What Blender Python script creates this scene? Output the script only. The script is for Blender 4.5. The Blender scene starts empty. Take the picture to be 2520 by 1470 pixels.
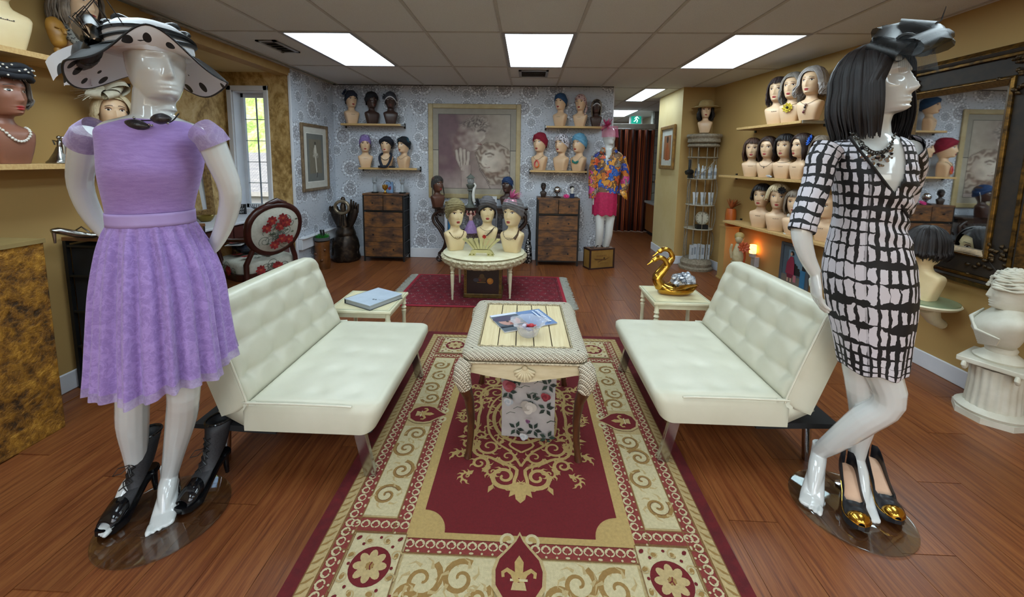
import bpy, math, random
from math import sin, cos, pi, sqrt, atan2, exp, radians as rad
from mathutils import Vector, Matrix, noise
V = Vector
S = bpy.context.scene
COL = S.collection
random.seed(7)

# ------------------------------------------------------------ camera
FPX, PITCH, YAW, ROLL, CX, CY, H = 998.0, .1174, -.0351, .0155, 1260.0, 511.6, 1.43
CAM = V((0, 0, H))
FW = V((sin(YAW)*cos(PITCH), cos(YAW)*cos(PITCH), -sin(PITCH)))
_r0 = V((cos(YAW), -sin(YAW), 0)); _u0 = _r0.cross(FW)
RI = cos(ROLL)*_r0 + sin(ROLL)*_u0
UP = -sin(ROLL)*_r0 + cos(ROLL)*_u0
cd = bpy.data.cameras.new('camera'); cam = bpy.data.objects.new('camera', cd); COL.objects.link(cam)
cd.sensor_width = 36; cd.sensor_fit = 'HORIZONTAL'; cd.lens = FPX/2520*36
cd.shift_y = -(735-CY)/2520; cd.clip_start = .05; cd.clip_end = 200
mw = Matrix((RI, UP, -FW)).transposed().to_4x4(); mw.translation = CAM
cam.matrix_world = mw
S.camera = cam

# a pixel of the photograph gives a direction; the plane it meets gives the place
def ray(x, y): return FW + RI*((x-CX)/FPX) - UP*((y-CY)/FPX)
def az(x, y, z=0.0):
    d = ray(x, y); return CAM + d*((z-H)/d.z)
def ay(x, y, Y):
    d = ray(x, y); return CAM + d*(Y/d.y)
def ax(x, y, X):
    d = ray(x, y); return CAM + d*(X/d.x)
def px(P):
    v = V(P)-CAM; z = v.dot(FW); return CX+FPX*v.dot(RI)/z, CY-FPX*v.dot(UP)/z
RWX, RWY, RWM = 2.96, 2.6, -.14          # right wall: X = RWX + RWM*(Y-RWY)
def rwx(Y, off=0): return RWX + RWM*(Y-RWY) - off
def aw(x, y, off=0):
    d = ray(x, y); return CAM + d*((RWX-RWM*RWY-off)/(d.x-RWM*d.y))

# ------------------------------------------------------------ world, exposure
w = bpy.data.worlds.new('world'); S.world = w; w.use_nodes = True
wn = w.node_tree.nodes; bg = wn['Background']
sky = wn.new('ShaderNodeTexSky'); sky.sky_type = 'NISHITA'; sky.sun_disc = False
sky.sun_elevation = rad(50); sky.sun_rotation = rad(200); sky.air_density = 1.2; sky.dust_density = 4
w.node_tree.links.new(sky.outputs[0], bg.inputs[0]); bg.inputs[1].default_value = .5
S.view_settings.view_transform = 'Standard'; S.view_settings.look = 'None'
S.view_settings.gamma = 1; S.view_settings.use_curve_mapping = False
S.view_settings.exposure = 0.3
LAMP_STRENGTH = 9.5
S.cycles.max_bounces = 8; S.cycles.diffuse_bounces = 4; S.cycles.glossy_bounces = 4; S.cycles.transparent_max_bounces = 12

# ------------------------------------------------------------ colour and material helpers
def lin(c):
    if isinstance(c, str):
        c = c.lstrip('#'); c = [int(c[i:i+2], 16)/255 for i in (0, 2, 4)]
        return tuple((x/12.92 if x <= .04045 else ((x+.055)/1.055)**2.4) for x in c)
    return tuple(c[:3])
def rgba(c): return (*lin(c), 1)
class NT:
    def __init__(s, name):
        s.m = bpy.data.materials.new(name); s.m.use_nodes = True
        s.t = s.m.node_tree; s.p = s.t.nodes['Principled BSDF']
    def n(s, typ, ins=None, **kw):
        nd = s.t.nodes.new('ShaderNode'+typ)
        for k, v in kw.items(): setattr(nd, k, v)
        for k, v in (ins or {}).items(): s.set(nd.inputs[k], v)
        return nd
    def set(s, sock, v):
        if isinstance(v, bpy.types.NodeSocket): s.t.links.new(v, sock)
        elif isinstance(v, bpy.types.Node): s.t.links.new(v.outputs[0], sock)
        else: sock.default_value = v
    def math(s, op, a, b=0.0, c=0.0, clamp=False):
        nd = s.n('Math', {0: a, 1: b, 2: c}, operation=op, use_clamp=clamp); return nd.outputs[0]
    def mix(s, f, a, b):
        nd = s.n('Mix', data_type='RGBA'); s.set(nd.inputs[0], f)
        s.set(nd.inputs[6], a); s.set(nd.inputs[7], b); return nd.outputs[2]
    def ramp(s, f, stops, interp='LINEAR'):
        nd = s.n('ValToRGB', {0: f}); r = nd.color_ramp; r.interpolation = interp
        while len(r.elements) < len(stops): r.elements.new(.5)
        for e, (p, c) in zip(r.elements, stops): e.position = p; e.color = rgba(c) if not isinstance(c, (int, float)) else (c, c, c, 1)
        return nd.outputs[0]
    def coord(s, kind='Object'): return s.n('TexCoord').outputs[kind]
    def attr(s, name='uvw', out='Vector'): return s.n('Attribute', attribute_name=name).outputs[out]
    def mapping(s, co, scale=(1, 1, 1), loc=(0, 0, 0), rot=(0, 0, 0)):
        return s.n('Mapping', {0: co, 'Scale': scale, 'Location': loc, 'Rotation': rot}).outputs[0]
    def noise(s, co, sc, det=4, rough=.55, dist=0, out=0):
        return s.n('TexNoise', {0: co, 'Scale': sc, 'Detail': det, 'Roughness': rough, 'Distortion': dist}).outputs[out]
    def bump(s, h, strength=.3, dist=.01):
        nd = s.n('Bump', {'Height': h, 'Strength': strength, 'Distance': dist}); s.set(s.p.inputs['Normal'], nd.outputs[0])
    def out(s, col=None, rough=.5, metal=0, **kw):
        if col is not None: s.set(s.p.inputs['Base Color'], col)
        s.set(s.p.inputs['Roughness'], rough); s.set(s.p.inputs['Metallic'], metal)
        for k, v in kw.items(): s.set(s.p.inputs[k.replace('_', ' ')], v)
        return s.m
MATS = {}
def mat(name, c, r=.5, m=0, c2=None, sc=12, bump=0, bsc=80, stretch=(1, 1, 1), det=4, lo=.35, hi=.65, **kw):
    """colour with noise variation and fine relief"""
    if name in MATS: return MATS[name]
    t = NT(name); a = lin(c); b = lin(c2) if c2 is not None else tuple(x*.88 for x in a)
    co = t.mapping(t.coord(), stretch)
    f = t.ramp(t.noise(co, sc, det), [(lo, 0.0), (hi, 1.0)])
    col = t.mix(f, (*a, 1), (*b, 1))
    if bump: t.bump(t.noise(co, bsc, 5), bump, .004)
    MATS[name] = t.out(col, r, m, **kw); return t.m

# ------------------------------------------------------------ mesh helpers
def catmull(pts, n):
    """n samples along a smooth curve through the tuples"""
    out = []; k = len(pts)-1
    for i in range(n):
        t = i/(n-1)*k; j = min(int(t), k-1); u = t-j
        p0, p1, p2, p3 = pts[max(j-1, 0)], pts[j], pts[j+1], pts[min(j+2, k)]
        out.append(tuple(.5*(2*b+(c-a)*u+(2*a-5*b+4*c-d)*u*u+(3*b-a-3*c+d)*u**3) for a, b, c, d in zip(p0, p1, p2, p3)))
    return out
def lerp(a, b, t): return a+(b-a)*t
def interp(tab, x):
    if x <= tab[0][0]: return tab[0][1]
    for (a, p), (b, q) in zip(tab, tab[1:]):
        if x <= b: return p+(q-p)*(x-a)/(b-a)
    return tab[-1][1]
class M:
    def __init__(s): s.v = []; s.f = []; s.a = []; s.c = []; s.cur = None
    def add(s, vs, fs, at=None):
        o = len(s.v); s.v += [tuple(p) for p in vs]; s.f += [tuple(i+o for i in f) for f in fs]
        s.a += at if at else [(0, 0, 0)]*len(vs)
        s.c += [s.cur]*len(fs)
        return s
    def box(s, x0, x1, y0, y1, z0, z1):
        return s.add([(x, y, z) for z in (z0, z1) for y in (y0, y1) for x in (x0, x1)],
                     [(0, 2, 3, 1), (4, 5, 7, 6), (0, 1, 5, 4), (2, 6, 7, 3), (0, 4, 6, 2), (1, 3, 7, 5)])
    def quad(s, a, b, c, d, at=None): return s.add([a, b, c, d], [(0, 1, 2, 3)], at)
    def loft(s, rings, closed=True, cap=(True, True)):
        n = len(rings[0]); k = len(rings); vs = [p for r in rings for p in r]
        at = [(j/n, i/max(k-1, 1), 0) for i in range(k) for j in range(n)]
        fs = [(i*n+j, i*n+(j+1) % n, (i+1)*n+(j+1) % n, (i+1)*n+j) for i in range(k-1) for j in range(n if closed else n-1)]
        if closed and cap[0]: fs.append(tuple(range(n-1, -1, -1)))
        if closed and cap[1]: fs.append(tuple((k-1)*n+j for j in range(n)))
        return s.add(vs, fs, at)
    def tube(s, path, r, n=8, cap=(True, True), flat=1.0, up=None):
        path = [V(p) for p in path]; k = len(path); rs = r if isinstance(r, (list, tuple)) else [r]*k
        T = [(path[min(i+1, k-1)]-path[max(i-1, 0)]).normalized() for i in range(k)]
        ref = V(up) if up else (V((0, 0, 1)) if abs(T[0].z) < .9 else V((1, 0, 0)))
        N = (ref - T[0]*ref.dot(T[0])).normalized(); rings = []
        for i in range(k):
            N = N - T[i]*N.dot(T[i])
            N = N.normalized() if N.length > 1e-6 else T[i].orthogonal().normalized()
            B = T[i].cross(N)
            rings.append([path[i] + (B*cos(2*pi*j/n) + N*sin(2*pi*j/n)*flat)*rs[i] for j in range(n)])
        return s.loft(rings, True, cap)
    def lathe(s, prof, n=20, c=(0, 0, 0), sx=1, sy=1, wob=None):
        rings = []
        for r, z in prof:
            rings.append([V((c[0]+r*sx*cos(2*pi*j/n)*(wob(2*pi*j/n, z) if wob else 1), c[1]+r*sy*sin(2*pi*j/n)*(wob(2*pi*j/n, z) if wob else 1), c[2]+z)) for j in range(n)])
        return s.loft(rings)
    def ell(s, c, r, nu=14, nv=9, mx=None):
        if not isinstance(r, (list, tuple)): r = (r, r, r)
        c = V(c); rings = []
        for i in range(nv):
            ph = -pi/2 + pi*(i+.03)/(nv-1+.06)
            ring = [V((r[0]*cos(ph)*cos(2*pi*j/nu), r[1]*cos(ph)*sin(2*pi*j/nu), r[2]*sin(ph))) for j in range(nu)]
            rings.append([c+(mx @ p if mx else p) for p in ring])
        return s.loft(rings)
    def grid(s, fn, nu, nv):
        return s.add([fn(i/(nu-1), j/(nv-1)) for j in range(nv) for i in range(nu)],
                     [(j*nu+i, j*nu+i+1, (j+1)*nu+i+1, (j+1)*nu+i) for j in range(nv-1) for i in range(nu-1)],
                     [(i/(nu-1), j/(nv-1), 0) for j in range(nv) for i in range(nu)])
    def prism(s, pts, d0, d1, plane='xy'):
        n = len(pts); mp = {'xy': lambda a, b, d: (a, b, d), 'xz': lambda a, b, d: (a, d, b), 'yz': lambda a, b, d: (d, a, b)}[plane]
        vs = [mp(a, b, d0) for a, b in pts]+[mp(a, b, d1) for a, b in pts]
        return s.add(vs, [tuple(range(n-1, -1, -1)), tuple(range(n, 2*n))]+[(i, (i+1) % n, n+(i+1) % n, n+i) for i in range(n)])
    def xf(s, mx): s.v = [tuple(mx @ V(p)) for p in s.v]; return s
    def merge(s, o, mx=None):
        s.add([mx @ V(p) for p in o.v] if mx else o.v, o.f, list(o.a)); return s
    def mesh(s, name, m=None, smooth=40):
        me = bpy.data.meshes.new(name); me.from_pydata(s.v, [], s.f); me.validate(); 
        if len(me.vertices) == len(s.a) and any(a != (0, 0, 0) for a in s.a):
            at = me.attributes.new('uvw', 'FLOAT_VECTOR', 'POINT'); at.data.foreach_set('vector', [x for a in s.a for x in a])
        if any(c is not None for c in s.c) and len(s.c) == len(me.polygons):
            at = me.color_attributes.new('Col', 'FLOAT_COLOR', 'CORNER'); d = []
            for p, c in zip(me.polygons, s.c): d += list(rgba(c or '#ffffff'))*p.loop_total
            at.data.foreach_set('color', d)
        if smooth:
            me.polygons.foreach_set('use_smooth', [True]*len(me.polygons)); me.set_sharp_from_angle(angle=rad(smooth))
        if m: me.materials.append(m)
        me.update(); return me
    def obj(s, name, m=None, parent=None, loc=(0, 0, 0), rz=0, smooth=40, bevel=0, subs=0, solid=0, fix=False):
        return link(name, s.mesh(name, m, smooth), parent, loc, rz, bevel, subs, solid, fix)
def link(name, me, parent=None, loc=(0, 0, 0), rz=0, bevel=0, subs=0, solid=0, fix=False):
    o = bpy.data.objects.new(name, me); COL.objects.link(o); o.location = loc; o.rotation_euler = (0, 0, rz)
    if parent: o.parent = parent
    if fix:
        import bmesh
        b = bmesh.new(); b.from_mesh(me); bmesh.ops.recalc_face_normals(b, faces=b.faces); b.to_mesh(me); b.free()
    if solid: d = o.modifiers.new('solid', 'SOLIDIFY'); d.thickness = solid; d.offset = 0
    if bevel: d = o.modifiers.new('bevel', 'BEVEL'); d.width = bevel; d.segments = 2; d.limit_method = 'ANGLE'
    if subs: d = o.modifiers.new('subs', 'SUBSURF'); d.levels = d.render_levels = subs
    return o
def tag(o, label, cat, group=None):
    o['label'] = label; o['category'] = cat
    if group: o['group'] = group
    return o
def thing(name, label, cat, loc=(0, 0, 0), rz=0, group=None, sc=1):
    o = bpy.data.objects.new(name, None); COL.objects.link(o); o.location = loc; o.rotation_euler = (0, 0, rz)
    o.scale = (sc, sc, sc); o.empty_display_size = .1
    return tag(o, label, cat, group)
def struct(o): o['kind'] = 'structure'; return o
def stuff(o): o['kind'] = 'stuff'; return o
def copytree(o, loc, rz=None, label=None, parent=None):
    c = o.copy(); COL.objects.link(c); c.parent = parent
    if loc is not None: c.location = loc
    if rz is not None: c.rotation_euler = (0, 0, rz)
    if label: c['label'] = label
    for ch in list(o.children): copytree(ch, None, None, None, c)
    return c

class Art(M):
    """flat coloured shapes laid on a plane, later shapes a hair proud of earlier ones"""
    def __init__(s, O=(0, 0, 0), U=(1, 0, 0), W=(0, 1, 0), eps=.0004):
        super().__init__(); s.O, s.U, s.W = V(O), V(U), V(W); s.N = s.U.cross(s.W).normalized(); s.eps = eps; s.k = 0; s.j = 0.0
    def p(s, a, b): return s.O + s.U*a + s.W*b + s.N*(s.eps*(s.k+s.j))
    def jit(s): s.j = (s.j*1.0 + .618034*.8) % .8
    def poly(s, pts, col, up=True):
        if up: s.k += 1
        s.jit(); s.cur = col; s.add([s.p(*q) for q in pts], [tuple(range(len(pts)))]); return s
    def rect(s, a, b, c, d, col): return s.poly([(a, b), (c, b), (c, d), (a, d)], col)
    def disc(s, a, b, r, col, rb=None, n=18, rot=0, up=True):
        rb = rb or r
        return s.poly([(a+r*cos(t)*cos(rot)-rb*sin(t)*sin(rot), b+r*cos(t)*sin(rot)+rb*sin(t)*cos(rot)) for t in [2*pi*i/n for i in range(n)]], col, up)
    def ribbon(s, path, wd, col, up=True):
        if up: s.k += 1
        s.jit(); s.cur = col; k = len(path); L = []; R = []
        for i in range(k):
            a, b = path[max(i-1, 0)], path[min(i+1, k-1)]; dx, dy = b[0]-a[0], b[1]-a[1]; l = sqrt(dx*dx+dy*dy) or 1
            h = (wd(i/(k-1)) if callable(wd) else wd)/2
            L.append(s.p(path[i][0]-dy/l*h, path[i][1]+dx/l*h)); R.append(s.p(path[i][0]+dy/l*h, path[i][1]-dx/l*h))
        s.add(L+R, [(k+i, k+i+1, i+1, i) for i in range(k-1)]); return s
    def frame(s, a, b, c, d, wd, col):
        s.k += 1; s.cur = col
        for q in ((a, b, c, b+wd), (a, d-wd, c, d), (a, b+wd, a+wd, d-wd), (c-wd, b+wd, c, d-wd)):
            s.poly([(q[0], q[1]), (q[2], q[1]), (q[2], q[3]), (q[0], q[3])], col, False)
        return s
def spiral(a, b, r0, r1, t0, t1, n=22):
    return [(a+lerp(r0, r1, i/(n-1))*cos(lerp(t0, t1, i/(n-1))), b+lerp(r0, r1, i/(n-1))*sin(lerp(t0, t1, i/(n-1)))) for i in range(n)]
def printmat(name, rough=.6, sc=30, amt=.25, bump=0, bsc=300, **kw):
    t = NT(name); c = t.attr('Col', 'Color'); nz = t.noise(t.coord(), sc, 5)
    k = t.math('MULTIPLY_ADD', nz, amt*2, 1-amt)
    col = t.n('VectorMath', {0: c, 1: t.n('CombineXYZ', {0: k, 1: k, 2: k})}, operation='MULTIPLY').outputs[0]
    if bump: t.bump(t.noise(t.coord(), bsc, 3), bump, .004)
    return t.out(col, rough, 0, **kw)
PRINT = printmat('printed_paper', .5, 14, .18)
CLOTHPRINT = printmat('printed_cloth', .8, 40, .12, .3)
PILE = printmat('rug_pile', .95, 90, .3, .8, 420)
def text(name, s, size, m, parent, mx, ext=.0008, align='CENTER'):
    cu = bpy.data.curves.new(name, 'FONT'); cu.body = s; cu.size = size; cu.extrude = ext; cu.align_x = align; cu.align_y = 'CENTER'
    o = bpy.data.objects.new(name, cu); COL.objects.link(o)
    dg = bpy.context.evaluated_depsgraph_get(); me = bpy.data.meshes.new_from_object(o.evaluated_get(dg))
    bpy.data.objects.remove(o); bpy.data.curves.remove(cu); me.materials.clear(); me.materials.append(m)
    q = bpy.data.objects.new(name, me); COL.objects.link(q); q.parent = parent; q.matrix_local = mx; return q
def frame_mx(o, u, w_):
    u = V(u).normalized(); w_ = V(w_).normalized(); n = u.cross(w_)
    m = Matrix((u, w_, n)).transposed().to_4x4(); m.translation = V(o); return m
# ============================================================ surfaces
def m_floor():
    t = NT('laminate_wood'); po = t.n('NewGeometry').outputs['Position']; rn = t.n('ObjectInfo').outputs['Random']
    off = t.n('CombineXYZ', {0: t.math('MULTIPLY', rn, 7.), 1: t.math('MULTIPLY', rn, 13.), 2: 0.}).outputs[0]
    po = t.n('VectorMath', {0: po, 1: off}, operation='ADD').outputs[0]
    g = t.noise(t.mapping(po, (26, 1.3, 1)), 2.2, 8, .65, .6); g2 = t.noise(t.mapping(po, (90, 2.2, 1)), 2.5, 4)
    f = t.math('ADD', t.math('MULTIPLY', g, .75), t.math('MULTIPLY', g2, .3))
    col = t.ramp(f, [(.32, '#442011'), (.48, '#6c3a1e'), (.62, '#83502a'), (.78, '#5a2e17')])
    k = t.math('MULTIPLY_ADD', rn, .25, .87)
    col = t.n('VectorMath', {0: col, 1: t.n('CombineXYZ', {0: k, 1: k, 2: k})}, operation='MULTIPLY').outputs[0]
    t.bump(g2, .08, .002); return t.out(col, t.math('MULTIPLY_ADD', g, .15, .28), 0, Specular_IOR_Level=.4)
FLOOR = m_floor()
def m_tan():
    t = NT('tan_wall_paint'); n1 = t.noise(t.coord(), 1.3, 3); n2 = t.noise(t.coord(), 60, 3)
    t.bump(n2, .12, .003); return t.out(t.mix(n1, rgba('#b3925a'), rgba('#a6854e')), .75)
TAN = m_tan()
CREAM = mat('cream_wall_paint', '#cbb98a', .7, c2='#c2ad7a', sc=2, bump=.08)
WHITE = mat('white_trim_paint', '#d9dbe0', .45, c2='#cfd1d8', sc=4)
TILE = mat('ceiling_tile', '#d3d6d7', .9, c2='#c7cacb', sc=180, det=2, bump=.5, bsc=260)
BAR = mat('ceiling_grid_metal', '#b4b2ae', .5, c2='#a6a4a0')
def m_wallpaper():
    t = NT('medallion_wallpaper'); uv = t.attr()
    def layer(sc, rnd, off):
        c = t.mapping(uv, (1, 1, 1), off)
        v = t.n('TexVoronoi', {'Vector': c, 'Scale': sc, 'Randomness': rnd}, voronoi_dimensions='2D')
        d = t.n('VectorMath', {0: c, 1: v.outputs['Position']}, operation='SUBTRACT').outputs[0]
        r = t.math('MULTIPLY', t.n('VectorMath', {0: d}, operation='LENGTH').outputs['Value'], sc)
        x = t.n('SeparateXYZ', {0: d}); th = t.math('ARCTAN2', x.outputs[1], x.outputs[0])
        return r, th, v.outputs['Color']
    def band(r, a, wd): return t.math('LESS_THAN', t.math('ABSOLUTE', t.math('SUBTRACT', r, a)), wd)
    def dots(th, n, cut): return t.math('GREATER_THAN', t.math('COSINE', t.math('MULTIPLY', th, n)), cut)
    base = t.mix(t.noise(uv, 5, 4), rgba('#b4bbc7'), rgba('#c6cbd4'))
    fl = t.noise(uv, 38, 3); base = t.mix(t.math('MULTIPLY', t.math('GREATER_THAN', fl, .62), .45), base, rgba('#8d93a0'))
    col = base
    for sc, rnd, off, tint in ((2.75, .45, (.1, .2, 0), '#7d7a80'), (4.3, .7, (5.3, 2.1, 0), '#7c828d')):
        r, th, vc = layer(sc, rnd, off)
        sel = t.math('GREATER_THAN', t.n('SeparateColor', {0: vc}).outputs[0], .24)
        ink = t.math('MAXIMUM', band(r, .10, .022), band(r, .215, .014))
        ink = t.math('MAXIMUM', ink, t.math('MULTIPLY', band(r, .155, .022), dots(th, 9, .1)))
        ink = t.math('MAXIMUM', ink, t.math('MULTIPLY', band(r, .035, .016), dots(th, 5, -.3)))
        ink = t.math('MAXIMUM', ink, t.math('MULTIPLY', band(r, .355, .015), dots(th, 16, .2)))
        wht = t.math('MULTIPLY', band(r, .285, .032), dots(th, 13, .15))
        soft = t.math('MULTIPLY', t.math('LESS_THAN', r, .25), .25)
        brk = t.math('GREATER_THAN', t.noise(uv, 22, 3), .42)
        ink = t.math('MULTIPLY', t.math('MULTIPLY', ink, sel), brk); wht = t.math('MULTIPLY', t.math('MULTIPLY', wht, sel), brk)
        col = t.mix(t.math('MULTIPLY', soft, sel), col, rgba('#a39b9d'))
        col = t.mix(t.math('MULTIPLY', ink, .85), col, rgba(tint)); col = t.mix(t.math('MULTIPLY', wht, .9), col, rgba('#eef2f8'))
    v2 = t.n('TexVoronoi', {'Vector': uv, 'Scale': 26., 'Randomness': .9}, voronoi_dimensions='2D')
    dk = t.math('MULTIPLY', t.math('LESS_THAN', v2.outputs['Distance'], .2), t.math('GREATER_THAN', t.noise(uv, 3.2, 2), .5))
    col = t.mix(t.math('MULTIPLY', dk, .55), col, rgba('#6f7684'))
    return t.out(col, .55)
WALLPAPER = m_wallpaper()
def m_goldwall():
    t = NT('mottled_gold_wall'); co = t.mapping(t.coord(), (1, 1, .7))
    n = t.noise(co, 5, 8, .7, .8); n2 = t.noise(co, 19, 6, .7)
    f = t.math('ADD', t.math('MULTIPLY', n, .7), t.math('MULTIPLY', n2, .35))
    t.bump(n2, .25, .004)
    return t.out(t.ramp(f, [(.36, '#5f441f'), (.47, '#94743f'), (.56, '#bf9f68'), (.7, '#d2b98a')]), .5)
GOLDWALL = m_goldwall()
def wallbox(name, m, a, b, z0=0, z1=2.4466, th=.14, side=1, parent=None):
    """wall face from plan point a to b (room on the left of a->b when side=1), thickness away from the room"""
    a, b = V((*a, 0)), V((*b, 0)); d = (b-a).normalized(); n = V((d.y, -d.x, 0))*side; L = (b-a).length
    q = M(); c = [a, b, b+n*th, a+n*th]
    vs = [p+V((0, 0, z)) for z in (z0, z1) for p in c]; u = [0, L, L+th, -th]
    q.add(vs, [(0, 1, 2, 3), (7, 6, 5, 4), (0, 4, 5, 1), (1, 5, 6, 2), (2, 6, 7, 3), (3, 7, 4, 0)], [(u[i % 4]+a.x*.7+a.y, z0 if i < 4 else z1, 0) for i in range(8)])
    o = q.obj(name, m, parent, smooth=0, fix=True)
    return o if parent else struct(o)
CE = 2.4466
YB = 5.75
XL = -2.75
# ------------------------------------------------------------ floor and its planks
fl = struct(M().box(-4, 4.6, -2.6, 11, -.1, -.0045).obj('floor', FLOOR, smooth=0))
pk = M().box(-.0955, .0955, -.6475, .6475, -.005, 0).mesh('plank', FLOOR, 0)
for i in range(34):
    x = -3.5+.193*i; y = .62 - (i*.47 % 1.3)
    while y < 9.2:
        inside = (XL-.1 < x < 3.05 and y < 5.9 and abs(x) < 1.15*(y+1.3)) or (1.05 < x < 2.7 and y >= 5) or (x < XL and 2.6 < y < 4.7)
        if inside and y+1.3 > .75:
            link('plank', pk, fl, (x, y+.65, 0))
        y += 1.298
# ------------------------------------------------------------ walls
wallbox('wall_back', WALLPAPER, (XL, YB), (1.165, YB), side=-1)
wallbox('wall_left_wallpaper', WALLPAPER, (XL, 4.72), (XL, YB+.1), side=-1)
wallbox('wall_left_near', TAN, (XL, -2.4), (XL, 3.0), side=-1)
wallbox('wall_left_header', mat('tan_header_paint', '#a58450', .7, c2='#9c7b46'), (XL, 3.0), (XL, 4.72), 2.352, CE, side=-1)
RK_Y = RWY+(2.87-RWX)/RWM
wallbox('wall_right', TAN, (2.87, RK_Y), (rwx(5.72), 5.72), side=1)
wallbox('wall_right_near', TAN, (2.87, -2.5), (2.87, RK_Y), side=1)
wallbox('wall_niche', TAN, (2.102, 5.72), (2.75, 5.72), side=-1)
wallbox('wall_pillar', CREAM, (2.1, 6.71), (2.1, 5.7205), th=.3, side=-1)
# alcove with the window
wallbox('wall_alcove_left', GOLDWALL, (-3.53, 2.8), (-3.53, 4.7), side=-1)
wallbox('wall_alcove_near', GOLDWALL, (XL-.14, 2.86), (-3.6, 2.86), th=.12, side=-1)
WX0, WX1, WZ0, WZ1 = -3.435, -3.055, .79, 2.18
for (x0, x1, z0, z1) in ((-3.62, WX0, 0, 2.45), (WX1, XL-.001, 0, 2.45), (WX0, WX1, 0, WZ0), (WX0, WX1, WZ1, 2.45)):
    wallbox('wall_alcove_window', GOLDWALL, (x0, 4.70), (x1, 4.70), z0, z1, th=.2, side=-1)
struct(M().box(-3.7, XL-.001, 2.8, 4.9, 2.388, 2.43).obj('ceiling_alcove', CREAM, smooth=0))
struct(M().box(XL-.012, XL+.008, 4.69, 4.715, 0, 2.38).obj('trim_1', WHITE, smooth=0))
struct(M().box(1.165, 1.18, YB-.004, YB+.144, 0, CE).obj('trim_2', WHITE, smooth=0))
# white ledge on the wallpapered side wall
lg = M(); lg.box(XL, XL+.05, 4.73, 5.60, .30, .43); lg.box(XL, XL+.075, 4.73, 5.60, .43, .445)
struct(lg.obj('trim_3', WHITE, smooth=0, bevel=.004))
# shop front behind the viewer, with its display window
SF = -2.4
for (x0, x1, z0, z1) in ((-3, -2.2, 0, CE), (2.2, 4, 0, CE), (-2.2, 2.2, 0, .55), (-2.2, 2.2, 2.3, CE)):
    wallbox('wall_front', TAN, (x0, SF), (x1, SF), z0, z1, side=1)
fr = M()
for x in (-2.2, -.75, .72, 2.15): fr.box(x, x+.05, SF-.1, SF-.03, .55, 2.3)
fr.box(-2.2, 2.2, SF-.1, SF-.03, .55, .6); fr.box(-2.2, 2.2, SF-.1, SF-.03, 2.25, 2.3)
struct(fr.obj('window_2', WHITE, smooth=0))
# baseboards
def baseboard(name, a, b, side=1, h=.115):
    o = wallbox(name, WHITE, a, b, 0, h, .016, -side); o.modifiers.new('bevel', 'BEVEL').width = .004; return o
baseboard('baseboard_back', (XL, YB-.001), (1.165, YB-.001), -1, .14)
baseboard('baseboard_right', (2.87, RK_Y), (rwx(5.7), 5.7), 1)
baseboard('baseboard_right_near', (2.87, .6), (2.87, RK_Y), 1)
baseboard('baseboard_left', (XL+.001, .4), (XL+.001, 3.0), -1)
baseboard('baseboard_niche', (2.1, 5.719), (2.6, 5.719), -1)
baseboard('baseboard_pillar', (2.099, 6.71), (2.099, 5.705), -1)
# ------------------------------------------------------------ ceiling grid
TX, TY, TA, TB = -2.0564, 3.3829, .6096, 1.2192
ce = struct(M().box(-3, 4.6, -2.7, 11, CE+.02, CE+.1).obj('ceiling', TILE, smooth=0))
tl = M().box(.011, TA-.011, .011, TB-.011, CE-.001, CE+.012).mesh('ceiling_tile', TILE, 0)
FIX = [(k, r) for k in (0, 3, 6) for r in (0, -2, -4)]  # far row is in view; nearer rows are unseen, added as fill light
def in_ceiling(k, r):
    if r <= 1: return -2 <= k <= 8
    return r == 1 or (5 <= k <= 8 and r <= 5)
for k in range(-2, 9):
    for r in range(-5, 6):
        if (k, r) in FIX or not in_ceiling(k, r): continue
        if k == -2: continue
        link('ceiling_tile', tl, ce, (TX+k*TA, TY+r*TB, 0))
bm_ = M().box(-.012, .012, 0, TB*7, CE-.006, CE+.004).mesh('grid_runner', BAR, 0)
for k in range(-1, 9): link('grid_runner', bm_, ce, (TX+k*TA, TY-5*TB, 0))
bm2 = M().box(-.012, .012, 0, TB*4, CE-.0059, CE+.004).mesh('grid_runner', BAR, 0)
for k in range(5, 9): link('grid_runner', bm2, ce, (TX+k*TA, TY+2*TB, 0))
bc_ = M().box(XL, 3.4, -.012, .012, CE-.0055, CE+.004).mesh('grid_cross_bar', BAR, 0)
for r in range(-5, 3): link('grid_cross_bar', bc_, ce, (0, TY+r*TB, 0))
bd_ = M().box(1., 3.4, -.012, .012, CE-.0055, CE+.004).mesh('grid_cross_bar', BAR, 0)
for r in range(3, 6): link('grid_cross_bar', bd_, ce, (0, TY+r*TB, 0))
M().box(TX+3*TA, TX+4*TA, -.01, .01, CE-.0053, CE+.004).obj('grid_cross_bar', BAR, ce, (0, TY+1.5*TB-.04, 0), smooth=0)
M().box(XL, XL+.02, 2.9, YB, CE-.012, CE+.004).obj('wall_angle', BAR, ce, smooth=0)
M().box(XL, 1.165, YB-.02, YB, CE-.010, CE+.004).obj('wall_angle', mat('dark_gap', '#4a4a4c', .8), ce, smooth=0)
def m_lamp():
    t = NT('lamp_diffuser'); co = t.coord(); n = t.noise(t.mapping(co, (6, .6, 1)), 2, 2)
    c = t.mix(n, (.70, .88, 1, 1), (.80, .95, 1, 1))
    return t.out(c, .5, 0, Emission_Color=c, Emission_Strength=LAMP_STRENGTH)
DIFF = m_lamp()
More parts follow.
